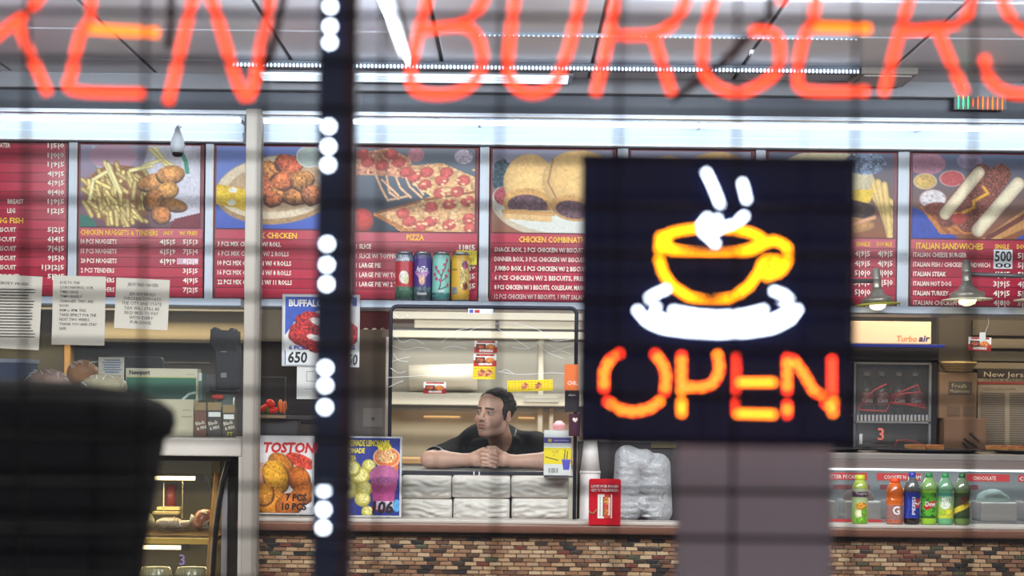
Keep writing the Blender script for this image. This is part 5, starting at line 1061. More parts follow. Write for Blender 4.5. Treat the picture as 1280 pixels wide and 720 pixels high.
mb = MB(); mb.rect(322, 424, 412, 427, 9.38, 0.4); mb.build('top_edge', M('oven_edge', (96, 92, 88), 0.4), t)
t = thing('hot_case', 'small glass hot case with red peppers, left of the strip post', 'food warmer', tuple(P(340, 520, 8.75)))
mb = MB(); q0, q1 = P(320, 519, 8.75), P(359, 516, 8.75); mb.bx(q0.x, q1.x, 8.7, 8.9, q0.z - 0.008, q0.z); mb.bx(q0.x, q1.x, 8.69, 8.70, q0.z - 0.012, q0.z + 0.002, 1); mb.build('tray', [M('tray_steel', (130, 130, 130), 0.35, 0.5), M('tray_tan', (150, 120, 90), 0.5)], t)
mb = MB(); 
for xx in (q0.x + 0.004, q1.x - 0.004): mb.bx(xx - 0.002, xx + 0.002, 8.7, 8.704, q0.z, q0.z + 0.18)
mb.bx(q0.x, q1.x, 8.7, 8.704, q0.z + 0.178, q0.z + 0.182); mb.build('frame', M('thin_frame', (96, 92, 90), 0.4, 0.5), t)
mb = MB(); mb.rect(322, 520, 424, 524, 8.72, 0.2); mb.build('stand', M('oven_grey'), t); mb = MB(); mb.bx(q0.x + 0.02, q1.x + 0.05, 8.74, 8.88, 1.0 - 0.4, q0.z - 0.02); mb.build('pedestal', M('oven_grey'), t)
pr = M('pepper_red', (232, 48, 36), 0.3)
for k, (x, y, w_, h_, tl, m_, lb) in enumerate(((330, 510, 7, 4, 0.7, 'r', 'red pepper leaning left in the hot case'), (338, 504, 6, 5, -0.6, 'r', 'bright red pepper standing mid in the hot case'), (341, 513, 8, 4, 0.2, 'r', 'red pepper lying low in the hot case'), (351, 508, 3.4, 9, 0.1, 'o', 'upright orange pepper at the right of the hot case'), (355.5, 509, 3, 8, -0.1, 'o', 'thin orange pepper beside the case edge'), (335, 513, 3, 5, 0, 'g', 'small green pepper among red ones in the hot case'))):
    c = P(x, y, 8.78); mb = MB(); mb.ell(c, (S(w_, 8.78), 0.02, S(h_, 8.78)), 12, tilt=tl, wob=0.04, seed=k); m = {'r': pr, 'o': M('pepper_orange', (232, 110, 50), 0.3), 'g': M('pepper_green', (70, 110, 50), 0.4)}[m_]
    o = mb.build('pepper', m, smooth=True); tag(o, lb, 'pepper', 'peppers in the hot case')

# ================================================================ left side: white frame, glass screen and papers
t = thing('white_rail', 'thick white horizontal rail under the glass screen, left of the post', 'rail', tuple(P(150, 570, 8.0)))
wf = M('frame_white', (206, 198, 190), 0.45, var=0.05)
a_, b_ = P(-110, 560, 8.0).x, P(304, 560, 8.0).x
z0, z1 = P(250, 570, 7.98).z, P(250, 547.5, 7.98).z
mb = MB(); mb.bx(a_, b_, 7.95, 8.5, z0, z1); mb.build('rail', wf, t, bevel=0.006)
mb = MB(); mb.bx(a_, b_, 8.0, 8.005, z1, P(150, 382, 8.0).z + 0.01); o = mb.build('front_screen', M_glass('screen_glass', gloss=0.05, haze=0.01)); tag(o, 'clear glass screen with notices taped on it, left of the post', 'screen')
mb = MB(); x = P(302, 640, 7.9).x; mb.bx(x - 0.018, x, 7.92, 8.3, 0, z0); struct('trim_30', mb, wf, 'white upright below the rail')
mb = MB(); mb.bx(-2.9, P(296, 640, 8.95).x, 8.95, 9.2, 0, z1); tag(mb.build('low_cabinet', M('low_cab', (60, 56, 52), 0.5, var=0.1), bevel=0.004), 'dark low cabinet behind the white rail, carrying the dark screen', 'cabinet')
ZS = z1
def paper(x0, y0, x1, y1, Y, label, lines, size=5.0, align='c', rot=0.0, curl=0.004, lh=None, top=8, bold=0.01):
    c = P((x0 + x1) / 2, (y0 + y1) / 2, Y); w, h = S(x1 - x0, Y), S(y1 - y0, Y)
    t = thing('paper_notice', label, 'notice', tuple(c), 'paper notices taped to the glass')
    R = Matrix.Rotation(rot, 3, 'Y'); f = lambda X, Z: c + R @ Vector((X, -curl * (2 * Z / h) ** 2 * (1 if Z < 0 else 0.2), Z))
    mb = MB(); nz = 8; vs = []
    for j in range(nz + 1):
        for i in (0, 1): vs.append(f((i - 0.5) * w, (0.5 - j / nz) * h))
    n = len(vs); vs += [v + Vector((0, 0.0006, 0)) for v in vs]
    fs = [(2 * j, 2 * j + 2, 2 * j + 3, 2 * j + 1) for j in range(nz)] + [(n + 2 * j, n + 2 * j + 1, n + 2 * j + 3, n + 2 * j + 2) for j in range(nz)] + [(0, 1, n + 1, n), (2 * nz, n + 2 * nz, n + 2 * nz + 1, 2 * nz + 1)]
    mb.add(vs, fs); mb.build('sheet', M('notice_paper', (194, 187, 176), 0.75, var=0.03), t)
    mb = MB(); lh = lh or (y1 - y0 - top - 6) / max(1, len(lines))
    for k, l in enumerate(lines):
        if not l: continue
        s, wd = (l, None) if isinstance(l, str) else l
        v, fc = text_mesh(s, 1, bold); xa, xb = v[:, 0].min(), v[:, 0].max(); sc = S(size, Y) / 0.7; sx = (S(wd, Y) / (xb - xa)) if wd else sc * 0.86
        ox = {'c': -(xa + xb) / 2 * sx, 'l': -w / 2 + S(9, Y) - xa * sx}[align]; zb = h / 2 - S(top + lh * (k + 0.75), Y)
        mb.add([f(ox + p[0] * sx, zb + p[1] * sc) - Vector((0, 0.0012, 0)) for p in v], fc)
    mb.build('lettering', M('notice_ink', (70, 68, 66), 0.7), t)
    for sx in (-0.4, 0.4): pass
    return t
paper(65.5, 345, 131.5, 431.5, 7.985, 'white notice with a left aligned paragraph, second from the left on the glass', ["DUE TO THE", "CORONAVIRUS, OUR", "TIMES HAVE", "TEMPORARILY", "CHANGED. THEY ARE", "NOW:", "8AM to 8PM. THIS", "TAKES EFFECT FOR THE", "NEXT TWO WEEKS.", "THANK YOU AND STAY", "SAFE."], 3.5, 'l', 0.01, lh=5.75, top=6)
paper(144, 348.5, 211, 411.5, 7.985, 'white notice with a centred paragraph and underlined heading, right on the glass', [("JERSEY FRIED CHICKEN", 38), "", ("JERSEY FRIED", 34), ("CHICKEN SUPPORTS", 47), ("THE CITY AND STATE.", 51), ("TAX WILL STILL BE", 44), ("REQUIRED TO PAY", 42), ("WITH EVERY", 30), ("PURCHASE.", 27)], 3.9, 'c', 0.035, lh=5.9, top=5)
t = paper(-22, 344, 51, 436, 7.985, 'white notice packed with small print, cut by the left edge of the photo', [("JERSEY FRIED", 40)], 3.4, 'c', 0.04, lh=8, top=6)
mb = MB(); c = t.location; r = random.Random(2)
for k in range(17): 
    z = c.z + S(28 - k * 3.7, 7.985); wd = S(r.uniform(42, 60), 7.98) / 2; mb.bx(c.x - wd, c.x + wd, 7.9805, 7.981, z, z + S(1.0, 8))
mb.build('print_lines', M('notice_ink'), t)

# behind the screen: wall, cabinets
t = thing('back_counter_cabinet', 'dark wall cabinet with a beige upper panel behind the notices', 'cabinet', tuple(P(180, 560, 9.6)))
mb = MB(); mb.rect(86, 386, 316, 426, 9.6, 0.2); mb.build('beige_panel', M('panel_beige', (176, 162, 136), 0.6, var=0.08, scale=2), t); mb = MB(); mb.rect(86, 424, 316, 428, 9.58, 0.2); mb.build('dark_edge', M('oven_edge'), t)
mb = MB(); mb.rect(86, 428, 316, 548, 9.7, 0.2); mb.build('dark_back', M('back_dark', (42, 42, 46), 0.5, var=0.2, scale=4), t); mb = MB(); mb.rect(-130, 386, 80, 548, 9.7, 0.2); mb.build('olive_back', M('back_olive', (82, 78, 62), 0.5, var=0.2, scale=3), t)
mb = MB(); mb.rect(-130, 382, 318, 387, 9.5, 0.3); mb.build('top_rail', M('top_rail', (150, 146, 140), 0.4, 0.3), t); mb = MB(); mb.rect(80, 428, 87, 548, 9.6, 0.1); mb.build('wood_strip', M('wood_strip', (190, 146, 84), 0.5, var=0.15), t)
mb = MB(); mb.rect(-130, 548, 318, 900, 9.6, 0.2); mb.build('lower_wall', M('back_dark'), t); mb = MB(); mb.rect(86, 452, 262, 453.2, 9.69, 0.01); mb.build('shelf_edge', M('thin_silver', (140, 140, 138), 0.4, 0.5), t)
t = thing('dark_screen', 'dark flat screen with rounded corners behind the green box', 'screen', tuple(P(178, 500, 9.0))); mb = MB(); q0, q1 = P(136, 500, 9.0), P(204, 446, 9.0)
mb.rbox(q0.x, q1.x, 9.0, 9.03, q0.z, q1.z, 0.02); mb.build('shell', M('screen_edge', (52, 62, 66), 0.3), t, bevel=0.002); mb = MB(); mb.rbox(q0.x + 0.004, q1.x - 0.004, 8.998, 9.0, q0.z + 0.004, q1.z - 0.004, 0.018); mb.build('panel', M('screen_dark', (28, 30, 34), 0.25), t); mb = MB(); mb.bx((q0.x + q1.x) / 2 - 0.02, (q0.x + q1.x) / 2 + 0.02, 9.01, 9.03, ZS, q0.z); mb.build('stand', black, t)

# black dispenser, green cigarette box, cards, wrapped buns, cigar boxes
Yi = 8.42
t = thing('black_dispenser', 'tall black plastic dispenser beside the post', 'dispenser', tuple(P(279, 492, Yi)))
mb = MB(); q = lambda x, y: P(x, y, Yi); pts = [(263, 411), (266, 411), (266, 409), (270, 409), (271, 412), (286, 413), (287, 410), (292, 410), (293, 413), (296, 413), (296, 430), (298, 440), (298, 486), (270, 486), (269, 440), (262, 430)]
mb.prism([(q(x, y).x, q(x, y).z) for x, y in pts], Yi, Yi + 0.12); mb.build('body', M('dispenser_black', (26, 26, 34), 0.35, var=0.15), t, bevel=0.004)
mb = MB(); mb.rect(276, 439, 283, 440.2, Yi - 0.002, 0.003); mb.rect(276, 466, 283, 472, Yi - 0.002, 0.003); mb.build('silver_mark', M('thin_silver'), t); c = P(281, 490, Yi + 0.05); mb = MB(); mb.lathe([(0.062, -0.004), (0.07, 0.002), (0.066, 0.01), (0.03, 0.016)], c, 28); mb.build('base_plate', M('dispenser_black'), t, smooth=True)
mb = MB(); mb.lathe([(0.05, 0), (0.05, c.z - 0.004 - ZS)], (c.x, c.y, ZS), 20); mb.build('clear_drum', M('drum_smoke', (86, 96, 92), 0.15), t, smooth=True)
mb = MB(); c3 = P(272, 496, 8.40); mb.ell((c3.x, 8.405, c3.z), (0.03, 0.012, 0.012), 12); tag(mb.build('red_bowl', M('lid_red', (206, 60, 40), 0.4), smooth=True), 'small red bowl under the black dispenser', 'bowl')
t = thing('cigarette_carton', 'green and white cigarette display carton with black name on top', 'box', tuple(P(203, 500, 8.3)))
mb = MB(); mb.rect(157, 460.5, 246.5, 500, 8.3, 0.1); bxx = mb.build('carton', M('carton_ivory', (214, 204, 180), 0.6, var=0.03), t, bevel=0.002)
p = Print(90, 30, (38, 110, 84)); p.grad((40, 116, 88), (26, 60, 52)); p.rect(0, 0, 90, 1.5, (206, 196, 140)); p.line([(72, 29), (80, 22), (88, 20)], 3, (190, 206, 196)); p.sheet('green_front', 158, 470.5, 245, 499, 8.297, t)
MB().text('Newport', 161.5, 467.8, 8.298, 5.4, 26, bold=0.03, res=2).text('BOX 100s', 234, 468.6, 8.298, 1.6, 9).build('lettering', tn, t)
mb = MB(); mb.rect(247, 466, 252.5, 500, 8.34, 0.1); mb.build('side_carton', M('side_teal', (90, 120, 112), 0.6), t); mb = MB(); mb.rect(246.5, 466, 252, 476, 8.337, 0.004); mb.build('white_corner', M('paper_white'), t)
mb = MB(); mb.rect(253, 468, 270, 490, 8.5, 0.05); tag(mb.build('grey_box', M('grey_box', (108, 108, 112), 0.5), bevel=0.003), 'small dull grey box between the green carton and the dispenser', 'box')
t = thing('small_sign', 'small white card with blue lines, leaning left of the green carton', 'sign', tuple(P(139, 482, 8.26)))
mb = MB(); mb.rect(123, 446.5, 155, 486, 8.26, 0.003); mb.build('card', M('card_cream', (214, 210, 198), 0.6, var=0.03), t); mb = MB()
for k, (a1, b1) in enumerate(((131, 150), (128, 152), (129, 151), (130, 150), (129, 152), (131, 149))): mb.rect(a1, 449.5 + 3 * k, b1, 450.8 + 3 * k, 8.258, 0.001, 0)
mb.rect(128, 469, 151, 474, 8.258, 0.001, 1); mb.build('print_lines', [M('blue_print', (110, 130, 176), 0.6), M('tan_print', (170, 156, 126), 0.6)], t)
wrapm = M('bun_wrap', (176, 160, 140), 0.25, var=0.3, scale=30, bump=0.8)
for k, (x0, y0, x1, y1, lab, col) in enumerate(((83, 450, 124, 482, 'round bun in shiny wrap behind the black bin', (190, 132, 80)), (36, 461, 86, 494, 'pale wrapped sandwich left of the round bun', (176, 140, 126)), (100, 468, 160, 500, 'long wrapped roll just above the bin lid', (168, 156, 128)))):
    c = P((x0 + x1) / 2, (y0 + y1) / 2, 8.4 - 0.1 * k); t = thing('wrapped_bun', lab, 'bun', tuple(c), 'wrapped buns on the left counter')
    mb = MB(); mb.ell(c, (S(x1 - x0, 8.4) / 2, 0.06, S(y1 - y0, 8.4) / 2), 20, wob=0.04, seed=k); mb.build('bun', M('bun_%d' % k, col, 0.35, var=0.25, scale=40, bump=0.6), t, smooth=True)
    mb = MB(); rr = random.Random(k)
    for _ in range(9):
        a1 = rr.uniform(0.3, 2.8); p0 = c + Vector((math.cos(a1) * S(x1 - x0, 8.4) * 0.46, -0.035, math.sin(a1) * S(y1 - y0, 8.4) * 0.46)); p1 = p0 + Vector((rr.uniform(-0.03, 0.03), -0.01, rr.uniform(-0.03, 0.005))); mb.tube([p0, (p0 + p1) / 2 + Vector((0, -0.008, 0.004)), p1], 0.0018, 5)
    mb.build('wrap_fold', wr, t, smooth=True)
    mb = MB(); mb.bx(c.x - 0.04, c.x + 0.04, c.y - 0.03, c.y + 0.04, ZS, c.z - S(y1 - y0, 8.4) * 0.4); mb.build('tray_riser', M('riser', (96, 88, 78), 0.6), t)
t = thing('blue_tray', 'blue and white flat tray at the left edge of the photo', 'tray', tuple(P(5, 500, 8.35)))
mb = MB(); mb.rect(-60, 452, 33, 486, 8.35, 0.2); mb.build('side', M('tray_blue', (52, 76, 120), 0.4, var=0.2), t, bevel=0.004); mb = MB(); mb.rect(-62, 448, 34, 453, 8.34, 0.22); mb.build('lid', M('tray_white', (176, 186, 214), 0.4), t, bevel=0.003); mb = MB(); mb.bx(P(-50, 0, 8.4).x, P(20, 0, 8.4).x, 8.38, 8.5, ZS, P(0, 486, 8.35).z); mb.build('stand', M('riser'), t)
t = thing('cream_box', 'plain cream box half hidden by the bin lid', 'box', tuple(P(222, 546, 8.2))); mb = MB(); mb.rect(188, 499, 242, 545.5, 8.2, 0.12); mb.build('carton', M('cream_carton', (196, 186, 160), 0.7, var=0.06), t, bevel=0.003); mb = MB(); mb.rect(226, 520, 240, 521.5, 8.198, 0.003); mb.rect(228, 512, 238, 513, 8.198, 0.003); mb.build('print_lines', M('tan_print'), t)
for k, (x0, x1, y0, col, lab, ft) in enumerate(((243, 258, 508, (110, 72, 54), 'brown small cigar pack, left of three', None), (259, 277, 508, (66, 58, 54), 'dark cigar pack with a white stamp, middle of three', 'w'), (278, 294, 511, (70, 62, 50), 'dark cigar pack with yellow letters, right of three', 'ft'))):
    t = thing('cigar_pack', lab, 'box', tuple(P((x0 + x1) / 2, 546, 8.18)), 'small cigar packs on the white rail')
    mb = MB(); mb.rect(x0, y0, x1, 547, 8.18, 0.05); mb.build('pack', M('pack_%d' % k, col, 0.4, var=0.12), t, bevel=0.0015)
    mb = MB(); mb.rect(x0 + 0.5, y0 - 5, x1 - 0.5, y0 + 5, 8.176, 0.004); mb.build('tan_band', M('pack_tan', (142, 120, 80), 0.5, var=0.2), t)
    if ft: mb = MB(); mb.rect(x0 + 1.5, y0 + 7, x1 - 1.5, y0 + 13, 8.176, 0.004); mb.build('white_stamp', M('paper_white'), t)
    mb = MB(); mb.text('Black', x0 + 2, 532, 8.175, 4.5, 12, bold=0.03, rot=0.25); mb.text('& Mild', x0 + 3.5, 538, 8.175, 4.2, 12, bold=0.03, rot=0.25)
    if ft == 'ft': mb.text('FT', x0 + 6, 544.5, 8.175, 4.4, 7, mi=1, bold=0.03)
    mb.build('lettering', [M('pack_letter', (206, 196, 180), 0.5), M('pack_yellow', (180, 170, 60), 0.5)], t)

# ================================================================ warm display case low on the left
t = thing('display_case', 'glass display case with curved dark frame and warm tube lights, lower left', 'display case', tuple(P(230, 720, 8.2)))
gold = M('case_gold', (180, 130, 62), 0.4, 0.2, var=0.15); xr_ = P(292, 600, 8.1).x; xl_ = -2.9
zt = z0 - 0.002; zb = 0.55
mb = MB(); mb.bx(xl_, xr_, 8.02, 8.9, zt - 0.02, zt); mb.build('top', M('case_dark', (46, 42, 36), 0.4), t)
mb = MB(); zf = P(240, 583, 8.06).z; mb.bx(xl_, xr_ - 0.06, 8.1, 8.14, zf - 0.03, zt - 0.02); mb.build('upper_band', M('case_olive', (164, 154, 112), 0.35, 0.3, var=0.1, scale=4, stretch=(0.3, 1, 10)), t)
mb = MB(); fr = [P(x, y, 8.05) for x, y in ((287, 573), (285, 582), (280, 600), (275, 625), (271, 655), (268, 690), (266, 722), (265, 760), (265, 800))]; mb.tube(fr, 0.010, 8, flat=2.2); mb.build('curved_frame', M('case_black', (24, 22, 26), 0.3), t, smooth=True)
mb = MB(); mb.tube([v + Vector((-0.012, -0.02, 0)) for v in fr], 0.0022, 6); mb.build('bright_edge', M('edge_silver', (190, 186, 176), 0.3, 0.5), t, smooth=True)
mb = MB(); fr2 = [P(x, y, 8.12) for x, y in ((272, 590), (270, 610), (267, 640), (263, 690), (260, 740), (259, 800))]; mb.tube(fr2, 0.014, 6, flat=1.2); mb.build('gold_post', gold, t)
mb = MB(); mb.rect(276, 572, 283, 900, 8.14, 0.02); mb.build('grey_side', M('side_grey', (150, 146, 150), 0.4), t); mb = MB(); mb.rect(283, 572, 298, 900, 8.16, 0.5); mb.build('dark_side', M('case_dark'), t)
for k, (ya, xa1, xb1) in enumerate(((597.5, 150, 245), (684, 140, 227))):
    mb = MB(); q0, q1 = P(xa1, ya - 0.5, 8.3), P(xb1, ya + 0.5, 8.3); mb.tube([q0, q1], 0.009, 10); mb.build('tube_light', E_('warm_tube', (255, 226, 170), 5.0), t, smooth=True); mb = MB(); mb.bx(q1.x, q1.x + 0.03, 8.28, 8.33, q1.z - 0.013, q1.z + 0.013); mb.build('tube_cap', M('cap_dull', (120, 112, 92), 0.5), t)
for k, ya in enumerate((668, 726, 780)):
    q_ = P(200, ya, 8.3); mb = MB(); mb.bx(xl_, P(262, ya, 8.15).x, 8.15, 8.75, q_.z - 0.03, q_.z - 0.022 + 0.012); mb.build('shelf', M('shelf_brown', (120, 96, 60), 0.5, var=0.1), t, bevel=0.002); mb = MB(); q2 = P(200, ya + 8, 8.13); mb.bx(xl_, P(262, ya, 8.15).x, 8.13, 8.15, q2.z - 0.014, q2.z + 0.012); mb.build('shelf_edge', M('edge_gold', (206, 166, 74), 0.35, 0.2, var=0.1), t, bevel=0.002)
mb = MB(); mb.bx(xl_, xr_, 8.85, 8.88, 0.4, zt); mb.build('rear_panel', M('case_rear_olive', (92, 86, 62), 0.3, var=0.3, scale=2), t); mb = MB(); mb.bx(xl_, xr_, 8.1, 8.88, 0.0, 0.5); mb.build('base', M('case_dark'), t)
mb = MB(); mb.bx(xl_, P(264, 640, 8.1).x, 8.08, 8.084, 0.5, zt - 0.02); mb.build('front_glass', M_glass('case_pane', gloss=0.05, haze=0.015), t)
mb = MB(); mb.tube([P(x, y, 8.24) for x, y in ((258, 592), (262, 602), (266, 615), (268, 630), (268, 640))], 0.0045, 8); mb.build('cable', M('cable_cream', (196, 184, 150), 0.5), t, smooth=True)
mb = MB(); mb.rect(227, 602, 228.2, 648, 8.4, 0.006); mb.rect(204, 604, 205, 640, 8.5, 0.006); mb.build('divider_rod', M('cable_cream'), t)
mb = MB(); mb.rect(196, 634, 224, 637.5, 8.5, 0.08); mb.rect(190, 640, 222, 643, 8.45, 0.08); mb.build('slat', M('slat_cream', (176, 160, 112), 0.5), t)
mb = MB(); mb.text('3', 224, 706, 8.07, 13, 7, res=2, bold=0.01).build('purple_digit', M('digit_purple', (150, 130, 190), 0.4), t)
l_ = area('case_light', (P(190, 600, 8.4).x, 8.42, P(190, 600, 8.4).z), (0.9, 0.05), 6.0, (1, 0.80, 0.48)); area('case_light', (P(190, 690, 8.4).x, 8.42, P(190, 690, 8.4).z), (0.9, 0.05), 5.0, (1, 0.80, 0.45))
for k, (x, y, rx, ry, tl, col, lab) in enumerate(((214, 655, 20, 8, -0.05, (150, 132, 110), 'long sandwich in clear wrap on the top shelf of the display case'), (183, 652, 10, 11, 0.2, (170, 160, 124), 'pale round wrapped roll on the top shelf near the bin'), (253, 650, 11, 15, -0.5, (150, 84, 48), 'upright brown wrapped sandwich at the right of the top shelf'))):
    c = P(x, y, 8.35); t2 = thing('wrapped_sandwich', lab, 'sandwich', tuple(c), 'wrapped sandwiches in the display case')
    mb = MB(); mb.ell(c, (S(rx, 8.35), 0.05, S(ry, 8.35)), 22, wob=0.05, seed=10 + k, tilt=tl); mb.build('sandwich', M('sand_%d' % k, col, 0.3, var=0.35, scale=36, bump=0.9), t2, smooth=True)
    mb = MB(); rr = random.Random(20 + k)
    for _ in range(12):
        a1 = rr.uniform(0, 6.28); p0 = c + Vector((math.cos(a1) * S(rx, 8.35) * 0.7, -0.035, math.sin(a1) * S(ry, 8.35) * 0.7)); p1 = p0 + Vector((rr.uniform(-0.025, 0.025), -0.008, rr.uniform(-0.02, 0.02))); mb.tube([p0, (p0 + p1) / 2 + Vector((0, -0.008, 0.003)), p1], 0.0016, 5)
    if k == 0: mb.tube([c + Vector((S(rx, 8.35) * .8, 0, 0)), c + Vector((S(rx, 8.35) * 1.2, 0, 0.012)), c + Vector((S(rx, 8.35) * 1.45, 0, 0.03))], [0.02, 0.006, 0.022], 10)
    mb.build('clear_wrap', M('wrap_shine', (206, 196, 176), 0.25, var=0.2), t2, smooth=True)
for k, x in enumerate((195, 240)):
    c = P(x, 723, 8.3); t2 = thing('clamshell', ('left' if k == 0 else 'right') + ' ribbed clear clamshell box on the second shelf', 'container', tuple(c), 'clear clamshells in the display case'); w = S(20, 8.3)
    mb = MB()
    mb.lathe([(w, 0), (w * 1.02, .012), (w * 1.08, .016), (w * 1.02, .02), (w * 0.95, .042), (w * 0.86, .052), (0.0005, 0.054)], c, 26, sy=0.75); mb.build('shell', M('clam', (150, 142, 106), 0.15, var=0.3, scale=18), t2, smooth=True)
    mb = MB()
    for j in range(13): a1 = math.pi * (1.08 + 0.84 * j / 12); mb.tube([(c.x + w * 1.03 * math.cos(a1), c.y + w * 0.77 * math.sin(a1), c.z + 0.02), (c.x + w * 0.95 * math.cos(a1), c.y + w * 0.71 * math.sin(a1), c.z + 0.044)], 0.0014, 5)
    mb.build('rib', M('clam_rib', (196, 188, 150), 0.25), t2)
mb = MB(); q_ = P(214, 622, 8.7); mb.lathe([(0.025, -0.06), (0.025, 0.06), (0.0005, 0.062)], q_, 16); tag(mb.build('red_canister', M('canister_red', (140, 50, 40), 0.4), smooth=True), 'dim red canister at the back of the display case', 'canister')

# ================================================================ the man leaning on the sill
Lp = P(611, 588, 8.75); t = thing('person', 'man in a black polo shirt leaning on the sill with clasped hands', 'person', (Lp.x, 8.8, 0)); person = t
HC = P(617.5, 517.5, 8.72); HS = 0.232 / 0.232
yaw = math.radians(-36); Rh = (Matrix.Rotation(yaw, 3, 'Z') @ Matrix.Rotation(math.radians(-3), 3, 'X') @ Matrix.Rotation(math.radians(3), 3, 'Y'))
K = 0.97
def hp(x, y, z): return HC + Rh @ (Vector((x, y, z)) * K)
def hvec(v): return [c for c in v]
sh_l, sh_r = P(568, 565, 8.96), P(670, 555, 8.96)
el_l, el_r = P(537, 577, 8.70), P(704, 578, 8.70)
hn = P(611.5, 575, 8.60); wr_l, wr_r = P(584, 575, 8.635), P(640, 576.5, 8.635)
el_l.z = max(el_l.z, zsill + 0.043); el_r.z = max(el_r.z, zsill + 0.043); wr_l.z = max(wr_l.z, zsill + 0.033); wr_r.z = max(wr_r.z, zsill + 0.033); hn.z = max(hn.z, zsill + 0.05)
skin = SDF((el_l.x - 0.07, 8.44, zsill - 0.02), (el_r.x + 0.07, 9.1, HC.z + 0.15), 0.0028)
c_ = (Lp.x, 8.98, 1.28)
skin.ell((Lp.x + 0.01, 8.98, 1.30), (0.13, 0.07, 0.10), 0.02)
skin.cap(sh_l + Vector((0.02, 0, -0.02)), sh_r + Vector((-0.02, 0, -0.02)), 0.05, 0.05, 0.03)
for sh, el, wr_ in ((sh_l, el_l, wr_l), (sh_r, el_r, wr_r)):
    skin.cap(sh, el, 0.048, 0.04, 0.02); mid = el.lerp(wr_, 0.35) + Vector((0, 0, 0.001)); skin.cap(el, mid, 0.039, 0.0415, 0.015); skin.cap(mid, wr_, 0.0415, 0.028, 0.012)
# neck and head
nb = P(628, 552, 8.92); skin.cap(hp(0.0, 0.03, -0.06), nb + Vector((0, 0, -0.03)), 0.056, 0.058, 0.02)
def he(c, r, k=0.012, sub=False): skin.ell(tuple(hp(*c)), [q * K for q in r], k, Rh, sub)
def hc(a, b, ra, rb, k=0.008, sub=False): skin.cap(tuple(hp(*a)), tuple(hp(*b)), ra * K, rb * K, k, sub)
he((0, 0.018, 0.036), (0.076, 0.094, 0.080)); he((0, -0.022, 0.045), (0.064, 0.062, 0.056), 0.02); he((0, -0.018, -0.03), (0.062, 0.066, 0.083), 0.02)
for s in (-1, 1):
    hc((s * 0.060, 0.012, -0.04), (s * 0.054, -0.01, -0.074), 0.018, 0.020, 0.02); hc((s * 0.054, -0.01, -0.074), (s * 0.014, -0.060, -0.096), 0.020, 0.02, 0.02)
    he((s * 0.044, -0.047, -0.034), (0.027, 0.028, 0.030), 0.02); hc((s * 0.012, -0.080, 0.022), (s * 0.044, -0.068, 0.020), 0.0095, 0.009, 0.012)
he((0, -0.069, -0.095), (0.021, 0.016, 0.016), 0.014)
for s in (-1, 1): he((s * 0.031, -0.093, 0.0035), (0.017, 0.017, 0.0115), 0.010, True)
for s in (-1, 1):
    he((s * 0.0305, -0.0675, 0.0015), (0.0150, 0.0150, 0.0135), 0.004)
hc((0, -0.078, 0.016), (0, -0.104, -0.022), 0.0085, 0.0105, 0.010); he((0, -0.106, -0.027), (0.0115, 0.012, 0.0100), 0.006)
for s in (-1, 1): he((s * 0.0125, -0.094, -0.030), (0.0075, 0.011, 0.0075), 0.005)
he((0, -0.076, -0.060), (0.034, 0.018, 0.026), 0.012); he((0, -0.0895, -0.0545), (0.0225, 0.0075, 0.0048), 0.003); he((0, -0.0885, -0.0662), (0.0190, 0.0085, 0.0056), 0.003)
hc((-0.022, -0.0955, -0.0600), (0.022, -0.0955, -0.0600), 0.0022, 0.0022, 0.003, True); he((0, -0.088, -0.0785), (0.016, 0.008, 0.004), 0.008, True)
for s in (-1, 1):
    Re = Rh @ Matrix.Rotation(s * 0.35, 3, 'Z'); skin.ell(tuple(hp(s * 0.081, 0.012, -0.012)), (0.009, 0.0200, 0.0335), 0.006, Re); skin.ell(tuple(hp(s * 0.089, 0.006, -0.010)), (0.006, 0.011, 0.018), 0.004, Re, True)
# hands: palm, four bent fingers and a thumb each; the fingers interlace and wrap over the other hand
def hand(s, wrist):
    h = SDF(tuple(skin.lo), tuple(skin.lo + skin.h * (skin.n - 1)), skin.h) if False else None
    pc = hn + Vector((s * 0.052, 0.012, 0.0))
    skin.cap(wrist, pc + Vector((s * 0.02, 0.004, 0)), 0.029, 0.030, 0.012)
    skin.ell(tuple(pc + Vector((s * 0.004, 0, 0.002))), (0.036, 0.020, 0.037), 0.012)
    skin.cap(pc + Vector((-s * 0.022, -0.002, 0.026)), pc + Vector((-s * 0.022, -0.002, -0.026)), 0.0155, 0.0135, 0.008)
for s, w_ in ((-1, wr_l), (1, wr_r)): hand(s, w_)
ORD = []
for j in range(4):
    for s in (-1, 1):
        off = (0.031 - 0.0190 * j) + (0.0045 if s == 1 else -0.0050)
        b = hn + Vector((s * 0.036, 0.000, off + 0.002 - 0.009 * (s > 0))); ln = (0.92, 1.0, 0.96, 0.8)[j]
        k1 = hn + Vector((s * 0.026, -0.024, off + 0.006 - 0.007 * (s > 0))); k2 = hn + Vector((-s * 0.012 * ln, -0.036, off - s * 0.002 + 0.006 * (s > 0))); tip = hn + Vector((-s * 0.036 * ln, -0.028, off - 0.005 + 0.012 * (s > 0))); r0 = (0.0088, 0.0090, 0.0088, 0.0078)[j]
        skin.cap(b, k1, r0 * 1.12, r0 * 1.1, 0.004); skin.cap(k1, k2, r0 * 1.06, r0 * 0.98, 0.0025); skin.cap(k2, tip, r0 * 0.98, r0 * 0.82, 0.002); ORD.append((tip, s))
for s in (-1, 1):
    b = hn + Vector((s * 0.050, 0.002, 0.032)); m_ = hn + Vector((s * 0.026, -0.014 - 0.004 * s, 0.050 + 0.004 * s)); e_ = hn + Vector((-s * 0.006, -0.020 - 0.008 * s, 0.050 + 0.006 * s)); skin.cap(b, m_, 0.0140, 0.0110, 0.008); skin.cap(m_, e_, 0.0105, 0.0085, 0.003)
Rhi = Rh.transposed()
